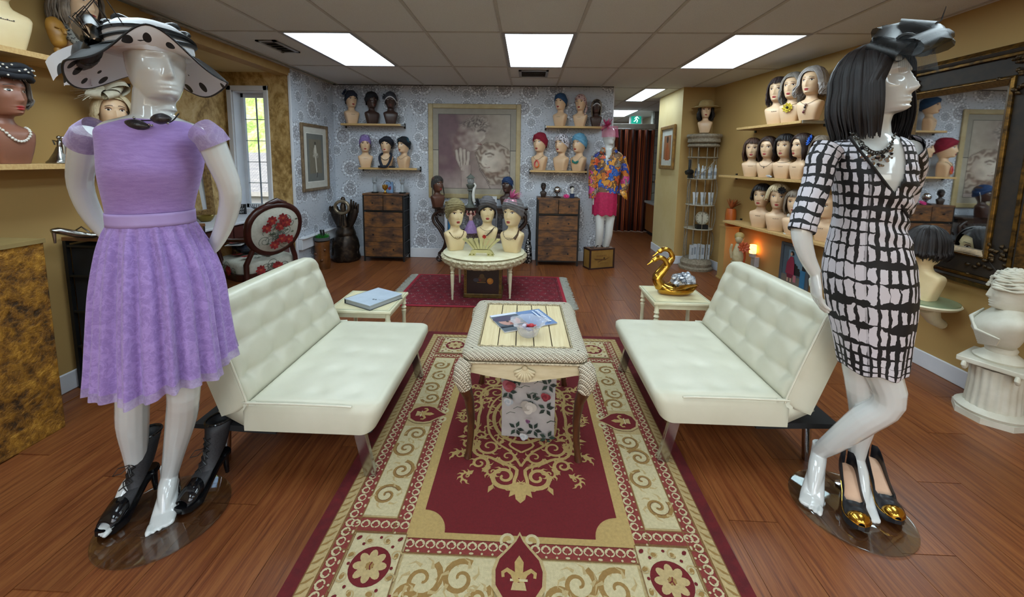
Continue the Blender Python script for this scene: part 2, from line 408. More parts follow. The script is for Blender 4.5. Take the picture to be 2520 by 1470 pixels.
def lamp(x, y, wd, ln, label):
    t = thing('ceiling_light', label, 'ceiling light', (x, y, CE), 0, 'recessed ceiling lights')
    M().box(.028, wd-.028, .028, ln-.028, -.0035, 0).obj('diffuser', DIFF, t, smooth=0)
    q = M()
    for b in ((0, wd, 0, .03), (0, wd, ln-.03, ln), (0, .03, .03, ln-.03), (wd-.03, wd, .03, ln-.03)): q.box(*b, -.008, .008)
    q.obj('frame', mat('lamp_frame', '#8f9096', .4, c2='#83848c'), t, smooth=0)
pos = {0: 'left', 3: 'middle', 6: 'right'}
for k, r in FIX:
    lb = {0: f'recessed light panel, {pos[k]} one of the three big ones in view',
          -2: f'added unseen light panel overhead in front of the viewer, {pos[k]} one of its row',
          -4: f'added unseen light panel behind the viewer, {pos[k]} one of its row'}[r]
    lamp(TX+k*TA, TY+r*TB, TA, TB, lb)
lamp(1.60, 5.83, .33, 1.24, 'narrow light panel over the passage entrance beside the tan pillar')
lamp(1.58, 8.22, .62, 1.24, 'light panel far down the passage above the curtain rail')
# ceiling vents
def vent(px, py, wx, wy, label):
    c = az(px, py, CE); t = thing('ceiling_vent', label, 'vent', (c.x, c.y, CE-.006)); mt = mat('vent_metal', '#6d6f72', .4, .6)
    q = M()
    for b in ((-wx, wx, -wy, -wy+.03), (-wx, wx, wy-.03, wy), (-wx, -wx+.03, -wy, wy), (wx-.03, wx, -wy, wy)): q.box(*b, -.008, .004)
    q.obj('frame', mat('vent_frame', '#8d8f92', .4, .3), t, smooth=0)
    M().box(-wx, wx, -wy, wy, .001, .003).obj('backing', mat('vent_dark', '#17181a', .8), t, smooth=0)
    n = 5
    for i in range(n):
        y = lerp(-wy+.05, wy-.05, i/(n-1)); s = M(); s.box(-wx+.03, wx-.03, -.012, .012, -.002, .001); s.xf(Matrix.Rotation(.6, 4, 'X')); s.obj('louver', mt, t, (0, y, -.003), smooth=0)
vent(1313, 180, .17, .17, 'square air vent in the ceiling just behind the middle light')
vent(686, 113, .09, .2, 'dark narrow air vent in the ceiling left of the left light')
# ------------------------------------------------------------ window with panes and what lies outside
W1 = thing('window_1', 'tall white window with ten panes in the gold wall', 'window', (0, 4.70, 0)); W1['kind'] = 'structure'
q = M(); x0, x1, z0, z1 = WX0, WX1, WZ0, WZ1
for b in ((x0-.055, x0, z0-.05, z1+.055), (x1, x1+.05, z0-.05, z1+.055), (x0-.055, x1+.05, z1, z1+.055), (x0-.055, x1+.05, z0-.05, z0)): q.box(b[0], b[1], -.02, .002, b[2], b[3])
q.obj('casing', WHITE, W1, smooth=0, bevel=.004)
q = M(); d0, d1 = 0, .2
for b in ((x0, x0+.012, z0, z1), (x1-.012, x1, z0, z1), (x0, x1, z1-.012, z1), (x0, x1, z0, z0+.012)): q.box(b[0], b[1], d0, d1, b[2], b[3])
q.obj('jamb', WHITE, W1, smooth=0)
q = M(); sx0, sx1, sz0, sz1 = x0+.012, x1-.012, z0+.012, z1-.012
for b in ((sx0, sx0+.035, sz0, sz1), (sx1-.035, sx1, sz0, sz1), (sx0, sx1, sz1-.05, sz1), (sx0, sx1, sz0, sz0+.05)): q.box(b[0], b[1], .12, .16, b[2], b[3])
q.obj('sash', WHITE, W1, smooth=0, bevel=.003)
gx0, gx1, gz0, gz1 = sx0+.035, sx1-.035, sz0+.05, sz1-.05
GLASS = NT('window_glass').out((.95, 1, .98, 1), .02, 0, Transmission_Weight=1., IOR=1.03)
MUN = mat('muntin_grey', '#8f97a0', .4)
for i in range(2):
    for j in range(5):
        a = lerp(gx0, gx1, i/2); b = lerp(gz0, gz1, j/5)
        M().box(a+.002, a+(gx1-gx0)/2-.002, .139, .142, b+.002, b+(gz1-gz0)/5-.002).obj('pane', GLASS, W1, smooth=0)
M().box((gx0+gx1)/2-.004, (gx0+gx1)/2+.004, .13, .15, gz0, gz1).obj('muntin', MUN, W1, smooth=0)
for j in range(1, 5):
    b = lerp(gz0, gz1, j/5); M().box(gx0, gx1, .131, .151, b-.004, b+.004).obj('muntin', MUN, W1, smooth=0)
def m_hill():
    t = NT('leafy_hillside'); co = t.coord(); n = t.noise(co, 1.6, 8, .7, .5); n2 = t.noise(co, 9, 6, .7)
    f = t.math('ADD', t.math('MULTIPLY', n, .6), t.math('MULTIPLY', n2, .45)); t.bump(n2, .8, .1)
    return t.out(t.ramp(f, [(.38, '#5f7038'), (.5, '#94b85a'), (.58, '#bcd48c'), (.68, '#c4bda4')]), .9)
def hill(u, v):
    x = lerp(-16, -2.9, u); y = 11+v*9
    return (x, y, -1+v*9 + 1.1*noise.noise(V((x*.5, y*.5, 3))) + .5*noise.noise(V((x*2, y*2, 1))))
hl = tag(M().grid(hill, 60, 40).obj('hillside', m_hill()), 'bright green overgrown hillside outside the window', 'hillside'); hl['kind'] = 'structure'
hs = thing('neighbour_house', 'grey shingled roof of a neighbouring house seen through the window', 'house', (-6.4, 9.2, 0))
M().box(-2, 2.2, 0, 1, -1, .62).obj('wall', mat('white_siding', '#b9babc', .6, stretch=(1, 1, 20)), hs, smooth=0)
def m_shingle():
    t = NT('roof_shingle'); b = t.n('TexBrick', {'Vector': t.attr(), 'Color1': rgba('#77787a'), 'Color2': rgba('#8d8c89'), 'Mortar': rgba('#5a5a5b'), 'Scale': 14., 'Mortar Size': .02}); return t.out(b.outputs[0], .9)
rf = M(); rf.grid(lambda u, v: (lerp(-2.1, 2.3, u), lerp(-.2, 1.2, v), lerp(.6, 1.5, v)), 2, 2); rf.obj('roof', m_shingle(), hs, solid=.05, smooth=0)
M().box(-2.1, 2.3, -.24, -.2, .52, .62).obj('gutter', mat('gutter_grey', '#9a9a98', .5), hs, smooth=0)
# ------------------------------------------------------------ the passage behind
def m_stone():
    t = NT('stone_block_wall'); uv = t.attr(); b = t.n('TexBrick', {'Vector': t.mapping(uv, (1, 1, 1)), 'Color1': rgba('#8b8b88'), 'Color2': rgba('#6d6f70'), 'Mortar': rgba('#4d4f50'), 'Scale': 3.2, 'Mortar Size': .012, 'Bias': -.1, 'Brick Width': .7, 'Row Height': .4})
    n = t.noise(uv, 9, 7, .7); c = t.mix(t.math('MULTIPLY', n, .8), b.outputs[0], rgba('#a9a8a2')); t.bump(t.math('ADD', n, b.outputs[1]), .6, .02); return t.out(c, .85)
STONE = m_stone()
GREYW = mat('pale_grey_wall', '#bdb8b2', .7, c2='#b0aba5', sc=3)
wallbox('wall_passage_stone', STONE, (2.52, 8.42), (3.4, 8.42), side=-1)
wallbox('wall_passage_left', GREYW, (-.2, 8.42), (1.62, 8.42), side=-1)
wallbox('wall_passage_end', GREYW, (.5, 10.7), (4.5, 10.7), side=-1)
wallbox('wall_passage_right', GREYW, (2.75, 8.56), (2.75, 10.7), side=1)
wallbox('wall_passage_side', mat('grey_brown_wall', '#75695f', .8), (3.4, 6.6), (3.4, 8.5), side=1)
struct(M().box(1.3, 2.56, 8.36, 8.46, 2.09, 2.19).obj('trim_4', mat('beam_paint', '#a39d93', .6), smooth=0, bevel=.006))
# ============================================================ wig-display busts (facing -Y, base at z=0, crown at .42)
HR = [(0, .062, .046, .048, 0, 5), (.05, .074, .056, .05, 0, 5), (.10, .088, .060, .05, 0, 4.5), (.135, .097, .056, .047, 0, 4), (.155, .094, .047, .045, .002, 3.2),
      (.172, .072, .043, .043, .004, 2.5), (.188, .050, .039, .042, .006, 2.1), (.21, .042, .035, .041, .007, 2), (.232, .040, .034, .042, .008, 2),
      (.243, .041, .042, .046, .008, 2), (.247, .043, .074, .052, .006, 2), (.255, .047, .083, .058, .005, 2.05), (.27, .054, .086, .066, .005, 2.1), (.29, .061, .087, .078, .005, 2.15),
      (.315, .066, .088, .09, .005, 2.2), (.34, .069, .086, .098, .005, 2.2), (.365, .070, .084, .10, .005, 2.15), (.388, .066, .074, .094, .007, 2.1), (.405, .054, .057, .077, .008, 2.05), (.416, .034, .034, .05, .010, 2), (.42, .010, .010, .014, .012, 2)]
def hrow(z):
    for a, b in zip(HR, HR[1:]):
        if z <= b[0]:
            u = (z-a[0])/(b[0]-a[0]); return [lerp(p, q, u) for p, q in zip(a, b)]
    return list(HR[-1])
def remz(z): return interp([(0, 0), (.15, .15), (.232, .203), (.243, .213), (.42, .42), (1, 1)], z)
def g2(a, b): return exp(-a*a-b*b)
def feat(x, z):
    ax_ = abs(x); f = 0
    if .288 < z < .356:
        amp = interp([(.288, 0), (.296, .013), (.303, .0165), (.315, .012), (.34, .005), (.356, 0)], z)
        f += amp*exp(-(x/interp([(.295, .0115), (.31, .0085), (.35, .007)], z))**2)
    f += .0045*g2(x/.017, (z-.2785)/.004) + .005*g2(x/.015, (z-.2695)/.0042) - .003*g2(x/.02, (z-.274)/.002)
    f += .005*g2(x/.017, (z-.2545)/.007) - .003*g2(x/.02, (z-.2625)/.003)
    f += -.0085*g2((ax_-.030)/.0145, (z-.339)/.010) + .004*g2((ax_-.031)/.009, (z-.337)/.0055)
    f += .0035*g2((ax_-.028)/.02, (z-.354)/.006) + .004*g2((ax_-.041)/.014, (z-.308)/.014)
    return f
def hpt(z, th, off=0, face=True, fs=1.0):
    """th: 0 = front, positive to +X"""
    z_, w_, fr_, bk, cy, n = hrow(z); s_, c_ = sin(th), cos(th)
    x = (w_+off)*math.copysign(abs(s_)**(2/n), s_); d = fr_ if c_ > 0 else bk
    y = cy - (d+off)*math.copysign(abs(c_)**(2/n), c_)
    if face and z > .24:
        if c_ > 0: y -= fs*feat(x, z)*min(1, c_*2.2)
        e = .008*g2((abs(th)-pi/2-.12)/.12, (z-.322)/.017)
        x += math.copysign(e, s_)
    return V((x, y, remz(z)))
def facey(x, z):
    z_, w_, fr_, bk, cy, n = hrow(z); k = max(0, 1-(abs(x)/w_)**n)**(1/n); c_ = k
    return cy - fr_*k - feat(x, z)*min(1, c_*2.2)
def head_rings(z0, n=44, k=64, fs=1.0):
    rows = [r[0] for r in HR]; zs = catmull([(z,) for z in rows], k); zs = sorted(max(0, min(.42, z[0])) for z in zs)
    zs = [z for z in zs if z >= z0] + ([.273, .276, .2795, .284, .298, .3035, .309, .33, .335, .345, .35] if z0 < .3 else [])
    zs = sorted(set(round(z, 4) for z in zs))
    return [[hpt(z, 2*pi*j/n, fs=fs) for j in range(n)] for z in zs]
SKINS = {'pale': ('#d9b896', '#d2ae88'), 'ivory': ('#e0cda2', '#d8c294'), 'brown': ('#5e3c2f', '#553528'), 'dark': ('#3f2a24', '#38251f'), 'mid': ('#8a5a46', '#7f513e')}
SK = {k: mat('bust_skin_'+k, a, .42, c2=b, sc=6, Subsurface_Weight=.04) for k, (a, b) in SKINS.items()}
HEADME = {}
def patch(fn, nu=9, nv=5): return M().grid(fn, nu, nv)
def face_patch(cx, cz, rx, rz, lift, shape=1.0, tilt=0):
    q = M(); n = 14; pts = [(0, 0)]+[(cos(t), sin(t)) for t in [2*pi*i/n for i in range(n)]]+[(.55*cos(t), .55*sin(t)) for t in [2*pi*i/n for i in range(n)]]
    vs = []
    for a, b in pts:
        x = cx+rx*a; z = cz+rz*b*(1-shape*(1-max(0, 1-a*a)**.5))+tilt*a
        vs.append((x, facey(x, z)-lift, remz(z)))
    fs = [(0, n+1+i, n+1+(i+1) % n) for i in range(n)]+[(n+1+i, 1+i, 1+(i+1) % n, n+1+(i+1) % n) for i in range(n)]
    q.add(vs, fs); return q
def bust_meshes():
    d = {}
    d['body'] = M().loft(head_rings(0))
    for s_, nm in ((-1, 'l'), (1, 'r')):
        sh = face_patch(s_*.031, .3425, .0155, .0075, .0007, .7, s_*.001); d['shadow'+nm] = sh
        e = face_patch(s_*.031, .3378, .0125, .0048, .0014, .8); d['eye'+nm] = e
        d['iris'+nm] = face_patch(s_*.031, .338, .0062, .0047, .0021, 0)
        b = M(); b.loft([[V((x, facey(x, z+dz)-.0012, remz(z+dz))) for dz in (-.0016, .0016)] for x, z in [(s_*(.012+.034*i/7), .3575+.004*sin(pi*(i/7)**.7)-.004*i/7) for i in range(8)]], False); d['brow'+nm] = b
    lp = face_patch(0, .2775, .019, .005, .0009, .8); lp.merge(face_patch(0, .2700, .0165, .0052, .0009, .8)); d['lips'] = lp
    return {k: (v, v.mesh(k, None, 60)) for k, v in d.items()}
BM = bust_meshes()
def shared(key, m):
    k = (key, m.name)
    if k not in HEADME: me = BM[key][1].copy(); me.materials.clear(); me.materials.append(m); HEADME[k] = me
    return HEADME[k]
LIP = mat('lipstick_red', '#9e2a2a', .35, c2='#8e2222'); LIPD = mat('lipstick_dark', '#5e2622', .4)
SHADOW = mat('eye_shadow_paint', '#6e4c3a', .5, c2='#7d5a46'); EYEW = mat('eye_white', '#ece6dc', .2); IRIS = mat('iris_dark', '#1c1412', .15)
BROW = mat('brow_paint', '#4a3022', .5); MARK = mat('grey_lettering', '#4a4038', .5)
def bust(label, loc, rz=0, sc=1.0, skin='pale', mark=False, group='wig-display busts', lips=None, name='wig_bust', face=True):
    t = thing(name, label, 'bust', loc, rz, group, sc)
    link('head_and_chest', shared('body', SK[skin]), t)
    dk = skin in ('brown', 'dark')
    if face:
        for s_ in 'lr':
            link('eye_shadow', shared('shadow'+s_, mat('dark_eye_shadow', '#2a1a16', .5) if dk else SHADOW), t)
            e = link('eye', shared('eye'+s_, EYEW), t); link('iris', shared('iris'+s_, IRIS), e)
            link('eyebrow', shared('brow'+s_, IRIS if dk else BROW), t)
        link('lips', shared('lips', LIPD if skin == 'dark' else LIP), t)
    if mark:
        q = M()
        for i in range(7):
            x = -.022+.0065*i; y = facey(x, .128)
            q.box(x, x+.0045, -.0615, -.0595, .116, .1185 if i % 3 else .121)
        q.obj('lettering', MARK, t, smooth=0)
    return t
def on_bust(b, o):
    """a worn thing takes the pose of its bust"""
    o.location = b.location; o.rotation_euler = b.rotation_euler; o.scale = b.scale; return o
# ------------------------------------------------------------ hair
def hairmat(name, c, c2, r=.42):
    t = NT(name); co = t.attr(); n = t.noise(t.mapping(co, (40, 3, 1)), 3, 4); n2 = t.noise(t.coord(), 22, 3)
    col = t.mix(t.ramp(t.math('ADD', t.math('MULTIPLY', n, .6), t.math('MULTIPLY', n2, .4)), [(.38, 0.), (.62, 1.)]), rgba(c), rgba(c2))
    t.bump(n, .4, .003); return t.out(col, r, 0, Specular_IOR_Level=.35)
HAIR = {'black': hairmat('hair_black', '#120f10', '#231c1d'), 'darkbrown': hairmat('hair_dark_brown', '#20130f', '#3a251c'), 'brown': hairmat('hair_brown', '#2b1a14', '#5a3c2d'),
        'grey': hairmat('hair_grey', '#5d5852', '#a79e94'), 'silver': hairmat('hair_silver', '#807a78', '#c4bdb8'), 'blonde': hairmat('hair_blonde', '#a08a66', '#d8c8a4'), 'greybrown': hairmat('hair_grey_brown', '#4a4038', '#948574'), 'plum': hairmat('hair_plum', '#2a2122', '#4b3b3a')}
HAIR_N = [0]
def scalp(el, az_, off=0):
    """el 90deg = crown; az 0 = front"""
    c = cos(el); k = .102 if cos(az_) < 0 else .090
    return V(((.079+off)*c*sin(az_), .005-(k+off)*c*cos(az_), remz(.335+(.098+off)*sin(el))))
def wig(label, m, tip=.20, vol=.006, curl=0, fringe=0, wave=0, part=0, n=120, name='wig', flare=0, top=0, thick=.011):
    HAIR_N[0] += 1; R = random.Random(HAIR_N[0]); q = M(); long_ = tip < .30
    # cap
    rings = []
    for i in range(9):
        ring = []
        for j in range(28):
            a = 2*pi*j/28; f = max(0, cos(a)); lo = rad(lerp(-22, 36, f**.6))
            ring.append(scalp(lerp(lo, rad(88), i/8), a, .003+vol*.5) + V((0, 0, top*(i/8))))
        rings.append(ring)
    q.loft(rings, True, (False, True))
    for i in range(n):
        a0 = 2*pi*(i+.6*R.random())/n; a0 = (a0+pi) % (2*pi)-pi; side = 1 if sin(a0) > 0 else -1; fa = abs(atan2(sin(a0), cos(a0)))
        front = fa < rad(62); off = vol*(.55+.9*R.random()); path = []; bang = front and fringe and R.random() < .92
        el0 = rad(R.uniform(70, 86)); steps = 7
        aend = a0 if not front else (side*rad(R.uniform(58, 80)) if not bang else a0+.25*fringe+R.uniform(-.1, .1))
        elend = rad(R.uniform(20, 27)) if bang else rad(-8)
        for k in range(steps):
            u = k/(steps-1); e = lerp(el0, elend, u**1.05); a = lerp(a0, aend, u**(.8 if front else 1))
            path.append(scalp(e, a, .004+off*(.4+.6*u)) + V((0, 0, top*max(0, sin(e)))))
        if not bang:
            p = path[-1].copy(); out = V((p.x, p.y-.01, 0)); out = out.normalized() if out.length else V((0, 1, 0))
            tz = tip+R.uniform(-.012, .018) + (.0 if not long_ else 0); ns = 9 if long_ else 5; ph = R.uniform(0, 6.3)
            if not long_: tz = max(tz, .235)
            for k in range(1, ns):
                u = k/(ns-1); z = lerp(p.z, tz, u)
                fl_ = flare*u + vol*.7*sin(pi*u) - (0 if flare else .012*u*u)
                c = curl*(.3+.7*u)
                pt = V((p.x, p.y, z)) + out*(fl_+c*cos(ph+u*9)) + V((c*sin(ph+u*9)*out.y, -c*sin(ph+u*9)*out.x, 0)) + out*wave*sin(u*9+ph*.3)
                if pt.z < .16 and abs(pt.x) < .098: pt += out*.012*(.16-pt.z)/.05
                path.append(pt)
        K = len(path); th_ = thick*R.uniform(.7, 1.15)
        q.tube(path, [th_*(.55+.45*sin(pi*min(1, .25+.7*k/(K-1))))*(1-.75*(k/(K-1))**4) for k in range(K)], 5, flat=.55)
    o = q.obj(name, m, smooth=80); tag(o, label, 'wig', 'wigs on the display busts'); return o
# ------------------------------------------------------------ turbans, caps
def turban(label, m, lift=.02, vol=.006, slouch=0, folds=3, amp=.004, twist=1.0, fz=.366, bz=.285, side=0, name='turban', band=None, group='head coverings on the busts', cat='turban', parts=()):
    q = M(); n = 36; k = 20; rings = []
    for i in range(k):
        v = i/(k-1); ring = []
        for j in range(n):
            a = 2*pi*j/n; f = (1+cos(a))/2; z0 = lerp(bz, fz, f**1.3) - .012*abs(sin(a)); zt = .42+lift
            z = lerp(z0, zt, v**.9); b = hrow(min(z0+.01, .40)); prof = max(0, 1-v**(2.6+vol*60))**(1/2.1); bul = 1+ (vol/.07)*sin(pi*min(1, v*1.3))
            wx = (max(b[1], .069)+.004)*prof*bul; fy = (max(b[2], .083)+.004)*prof*bul; by = (max(b[3], .096)+.004)*prof*bul
            r_ = amp*sin(2*pi*(folds*v+twist*sin(a+.5)*.6+.2))*min(1, 6*v)*min(1, 4*(1-v)+.1)
            x = sin(a)*(wx+r_); c_ = cos(a); y = .006 - c_*((fy if c_ > 0 else by)+r_)
            ring.append(V((x+side*v, y+slouch*v*v, remz(z + r_*.4))))
        rings.append(ring)
    q.loft(rings, True, (False, True))
    if not parts and not band:
        o = q.obj(name, m, smooth=70); return tag(o, label, cat, group)
    t = thing(name, label, cat, (0, 0, 0), 0, group); q.obj('cloth', m, t, smooth=70)
    if band:
        b = M(); rs = []
        for h in (0, .5, 1):
            ring = []
            for j in range(n):
                a = 2*pi*j/n; f = (1+cos(a))/2; z0 = lerp(bz, fz, f**1.3)-.012*abs(sin(a))-.004+.016*h; w0 = hrow(min(z0, .4)); e = .006+.004*sin(pi*h)
                c_ = cos(a); ring.append(V((sin(a)*(max(w0[1], .069)+e), .006-c_*((max(w0[2], .083) if c_ > 0 else max(w0[3], .096))+e), remz(z0))))
            rs.append(ring)
        b.loft(rs, True, (False, False)).obj('band', band, t, smooth=80, solid=.002)
    for nm, pm, pq in parts: pq.obj(nm, pm, t, smooth=70)
    return t
def flower(c, nrm, r, petals=8, layers=2, seed=1):
    q = M(); nrm = V(nrm).normalized(); u = nrm.orthogonal().normalized(); w_ = nrm.cross(u); R = random.Random(seed); c = V(c)
    for L in range(layers):
        rr = r*(1-.35*L); np_ = petals-L
        for i in range(np_):
            a = 2*pi*i/np_+L*.4; d = u*cos(a)+w_*sin(a); s_ = nrm.cross(d); cup = .25+.3*L
            def f(x, y, d=d, s_=s_): 
                wd = sin(pi*(.12+.85*x)**.8)*rr*.42; return c+d*(rr*x)+s_*((y-.5)*2*wd)+nrm*(rr*cup*x*x + rr*.1*L + rr*.12*(1-(2*y-1)**2)*x)
            q.grid(f, 5, 4)
    q.ell(c+nrm*r*.15, r*.16, 8, 5); return q
def loops(c, nrm, r, n=7, seed=2, wd=.35):
    """ribbon bow loops"""
    q = M(); R = random.Random(seed); nrm = V(nrm).normalized(); u = nrm.orthogonal().normalized(); w_ = nrm.cross(u); c = V(c)
    for i in range(n):
        a = 2*pi*i/n+R.uniform(-.3, .3); d = (u*cos(a)+w_*sin(a)+nrm*R.uniform(.1, .6)).normalized(); s_ = d.cross(nrm).normalized(); L = r*R.uniform(.75, 1.15); up_ = s_.cross(d)
        def f(x, y, d=d, s_=s_, L=L, up_=up_): t = x*2*pi; return c+d*(L*(1-cos(t))/2)+up_*(L*.28*sin(t))+s_*((y-.5)*L*wd*2*(.4+.6*sin(x*pi)))
        q.grid(f, 14, 4)
    return q
def feathers(c, d, r, n=40, seed=3, spread=.8, wd=.06):
    q = M(); R = random.Random(seed); c = V(c); d = V(d).normalized()
    for i in range(n):
        e = (d+V((R.uniform(-1, 1), R.uniform(-1, 1), R.uniform(-1, 1)))*spread).normalized(); L = r*R.uniform(.5, 1.1); b = e.orthogonal().normalized(); 
        path = [c+e*(L*k/5)+b*(L*.18*(k/5)**2)+V((0, 0, -.15*L*(k/5)**2)) for k in range(6)]
        q.tube(path, [r*wd*(1-abs(k/5-.4)) for k in range(6)], 4, flat=.25)
    return q
def necklace_path(z=.165, drop=.03, rx=.062, n=26):
    """ring round the base of the neck that dips at the front"""
    out = []
    for i in range(n):
        a = 2*pi*i/n; f = max(0, cos(a)); zz = lerp(z+.018, z-drop, f**1.5); h = hrow(max(.02, zz))
        w_ = min(rx, h[1]); c_ = cos(a)
        y = h[4]-(h[2] if c_ > 0 else h[3])*abs(c_)**(.8)*(1 if c_ > 0 else -1)
        x = w_*sin(a); kk = max(0, 1-(abs(x)/h[1])**h[5])**(1/h[5])
        if c_ > 0: y = h[4]-h[2]*kk
        out.append(V((x*1.03, y-(.004 if c_ > 0 else -.004), remz(zz))))
    return out
def necklace(label, b, m, bead=.0035, z=.165, drop=.03, pend=None, cordm=None, name='necklace', rx=.062, nb=None):
    t = thing(name, label, 'necklace'); p = necklace_path(z, drop, rx, nb or 26)
    M().tube(p+[p[0], p[1]], .0014, 5, (False, False)).obj('cord', cordm or m, t)
    q = M()
    for v in p: q.ell(v, bead, 7, 5)
    if bead: q.obj('beads', m, t, smooth=80)
    if pend:
        f = min(p, key=lambda v: v.y); pend(t, f)
    return on_bust(b, t)
# ============================================================ shared furniture materials
PINE = mat('pale_pine', '#c9a871', .5, c2='#b8935c', sc=6, stretch=(1, 14, 14), bump=.05)
BLACKM = mat('black_metal', '#151516', .45, .3, c2='#1d1d1e'); CHROME = mat('chrome', '#c8c8cc', .16, 1., c2='#b4b4b8')
GOLDM = mat('polished_brass', '#cfa044', .18, 1., c2='#bb8c38', sc=20); SILVER = mat('silver_metal', '#b9b9b6', .25, 1., c2='#8d8d8a', sc=30)
IVORY = mat('ivory_paint', '#dcd7bb', .4, c2='#cfc8a6', sc=9); LEATHER = mat('ivory_leather', '#cbc9b6', .38, c2='#c3c1ad', sc=5, bump=.06, bsc=240, Specular_IOR_Level=.45)
PIPING = mat('ivory_piping', '#d6d3c0', .4); BLACKC = mat('black_lining_cloth', '#141517', .85); BRONZE = mat('dark_bronze', '#2a221d', .32, .6, c2='#5a4a3a', sc=14, lo=.5, hi=.8)
def m_rustic():
    t = NT('rustic_wood'); rn = t.n('ObjectInfo').outputs['Random']; co = t.n('VectorMath', {0: t.n('NewGeometry').outputs['Position'], 1: t.n('CombineXYZ', {0: t.math('MULTIPLY', rn, 9.), 1: 0., 2: t.math('MULTIPLY', rn, 5.)}).outputs[0]}, operation='ADD').outputs[0]
    n = t.noise(t.mapping(co, (4, 4, 14)), 1.6, 7, .65, .5); n2 = t.noise(co, 7, 4); f = t.math('ADD', t.math('MULTIPLY', n, .6), t.math('MULTIPLY', n2, .45))
    t.bump(n, .1, .002); return t.out(t.ramp(f, [(.36, '#2a1c15'), (.48, '#4a3020'), (.58, '#6f4824'), (.72, '#8a5a2a')]), .5)
RUSTIC = m_rustic()
# ------------------------------------------------------------ shelves
def shelf(label, a, b, depth, z, n, th=.025, ends=(True, True)):
    """front edge from a to b (plan points), wall in direction n"""
    a, b, n = V((*a, 0)), V((*b, 0)), V((*n, 0)).normalized(); d = (b-a).normalized(); L = (b-a).length
    t = thing('wall_shelf', label, 'shelf', (a.x, a.y, z)); mx = Matrix((d, n, V((0, 0, 1)))).transposed().to_4x4()
    M().box(0, L, 0, depth, -th, 0).xf(mx).obj('board', PINE, t, smooth=0, bevel=.002)
    for e, x in ((ends[0], -.012), (ends[1], L+.001)):
        if e: M().box(x, x+.011, .01, depth-.01, -th-.001, .002).xf(mx).obj('end_bracket', mat('bracket_steel', '#a9a8a4', .35, .7), t, smooth=0); M().box(x-.004, x+.018, depth-.014, depth, -.05, .02).xf(mx).obj('wall_clip', BLACKM, t, smooth=0)
    return t
SD = .19
def bshelf(label, p0, p1, zz, ends):
    a = ay(p0, zz[0], YB-SD); b = ay(p1, zz[0], YB-SD); shelf(label, (a.x, YB-SD), (b.x, YB-SD), SD, zz[1], (0, 1), ends=ends)
bshelf('pine wall shelf, upper left one on the patterned back wall', 838, 985, (306, 1.895), (True, True))
bshelf('pine wall shelf, upper right one on the patterned back wall', 1345, 1488, (312, 1.895), (True, True))
bshelf('pine wall shelf, lower left one on the patterned back wall', 882, 1025, (413, 1.295), (True, True))
bshelf('pine wall shelf, lower right one on the patterned back wall', 1305, 1445, (422, 1.295), (True, True))
def lshelf(label, y0, y1, z): shelf(label, (XL+.25, y0), (XL+.25, y1), .25, z, (-1, 0), th=.028)
lshelf('long pine wall shelf, upper one on the near left wall', .9, 2.75, 1.935)
lshelf('long pine wall shelf, lower one on the near left wall', .9, 2.6, 1.372)
RN = V((1, -RWM, 0)).normalized(); RD = V((RWM, 1, 0)).normalized()
def rshelf(label, y0, y1, z, dep=.25, ends=(True, True)):
    o = V((RN.x, RN.y, 0))*dep; p = lambda y: (rwx(y)-o.x, y-o.y); shelf(label, p(y0), p(y1), dep, z, (RN.x, RN.y), ends=ends)
rshelf('short pine wall shelf, topmost on the right wall', 3.95, 4.86, 1.835)
rshelf('long pine wall shelf, middle one on the right wall', 3.5, 5.13, 1.285)
rshelf('long pine wall shelf, lowest one on the right wall', 3.45, 4.98, .745)
# ------------------------------------------------------------ dressers
def dresser(label, loc, rz=0, wd=.57, dp=.29, ht=.945):
    t = thing('dresser', label, 'dresser', loc, rz, 'rustic drawer chests with black frames'); w_ = wd/2
    M().box(-w_, w_, 0, dp, ht-.022, ht).obj('top', RUSTIC, t, smooth=0, bevel=.002)
    for x in (-w_, w_-.02):
        for y in (.004, dp-.024): M().box(x, x+.02, y, y+.02, 0, ht-.022).obj('post', BLACKM, t, smooth=0)
    for z in (.055, ht-.04, .70):
        for y in (.004, dp-.02): M().box(-w_+.02, w_-.02, y, y+.016, z, z+.016).obj('frame_rail', BLACKM, t, smooth=0)
    for z in (.055, .26, .48, .70, .88):
        for x in (-w_+.002, w_-.014): M().box(x, x+.012, .024, dp-.024, z, z+.012).obj('side_rail', BLACKM, t, smooth=0)
    M().box(-w_+.022, w_-.022, .03, dp-.03, .07, ht-.05).obj('fabric_bins', BLACKC, t, smooth=0)
    hs = [(.072, .275), (.279, .482), (.486, .69)]
    def drawer(x0, x1, z0, z1, knobs):
        d = M().box(x0, x1, -.004, .03, z0, z1).obj('drawer_front', RUSTIC, t, smooth=0, bevel=.002)
        for k in knobs:
            kq = M(); kq.tube([(k, -.004, (z0+z1)/2), (k, -.012, (z0+z1)/2), (k, -.022, (z0+z1)/2)], [.006, .006, .012], 10); kq.obj('knob', BLACKM, d)
    for z0, z1 in hs: drawer(-w_+.022, w_-.022, z0, z1, (-.14, .14))
    drawer(-w_+.022, -.004, .72, .915, (-.14,)); drawer(.004, w_-.022, .72, .915, (.14,))
    return t
DL = dresser('rustic drawer chest with black frame beside the dark bronze hand sculpture', (-1.955, 5.44, 0))
DR = dresser('rustic drawer chest with black frame beside the mannequin in pink skirt', (.435, 5.43, 0), rz=.02, ht=.93)
DK = dresser('black sided drawer chest partly hidden behind the lilac dress', (XL+.43, 2.53, 0), rz=pi/2, wd=.58, dp=.40, ht=.94)
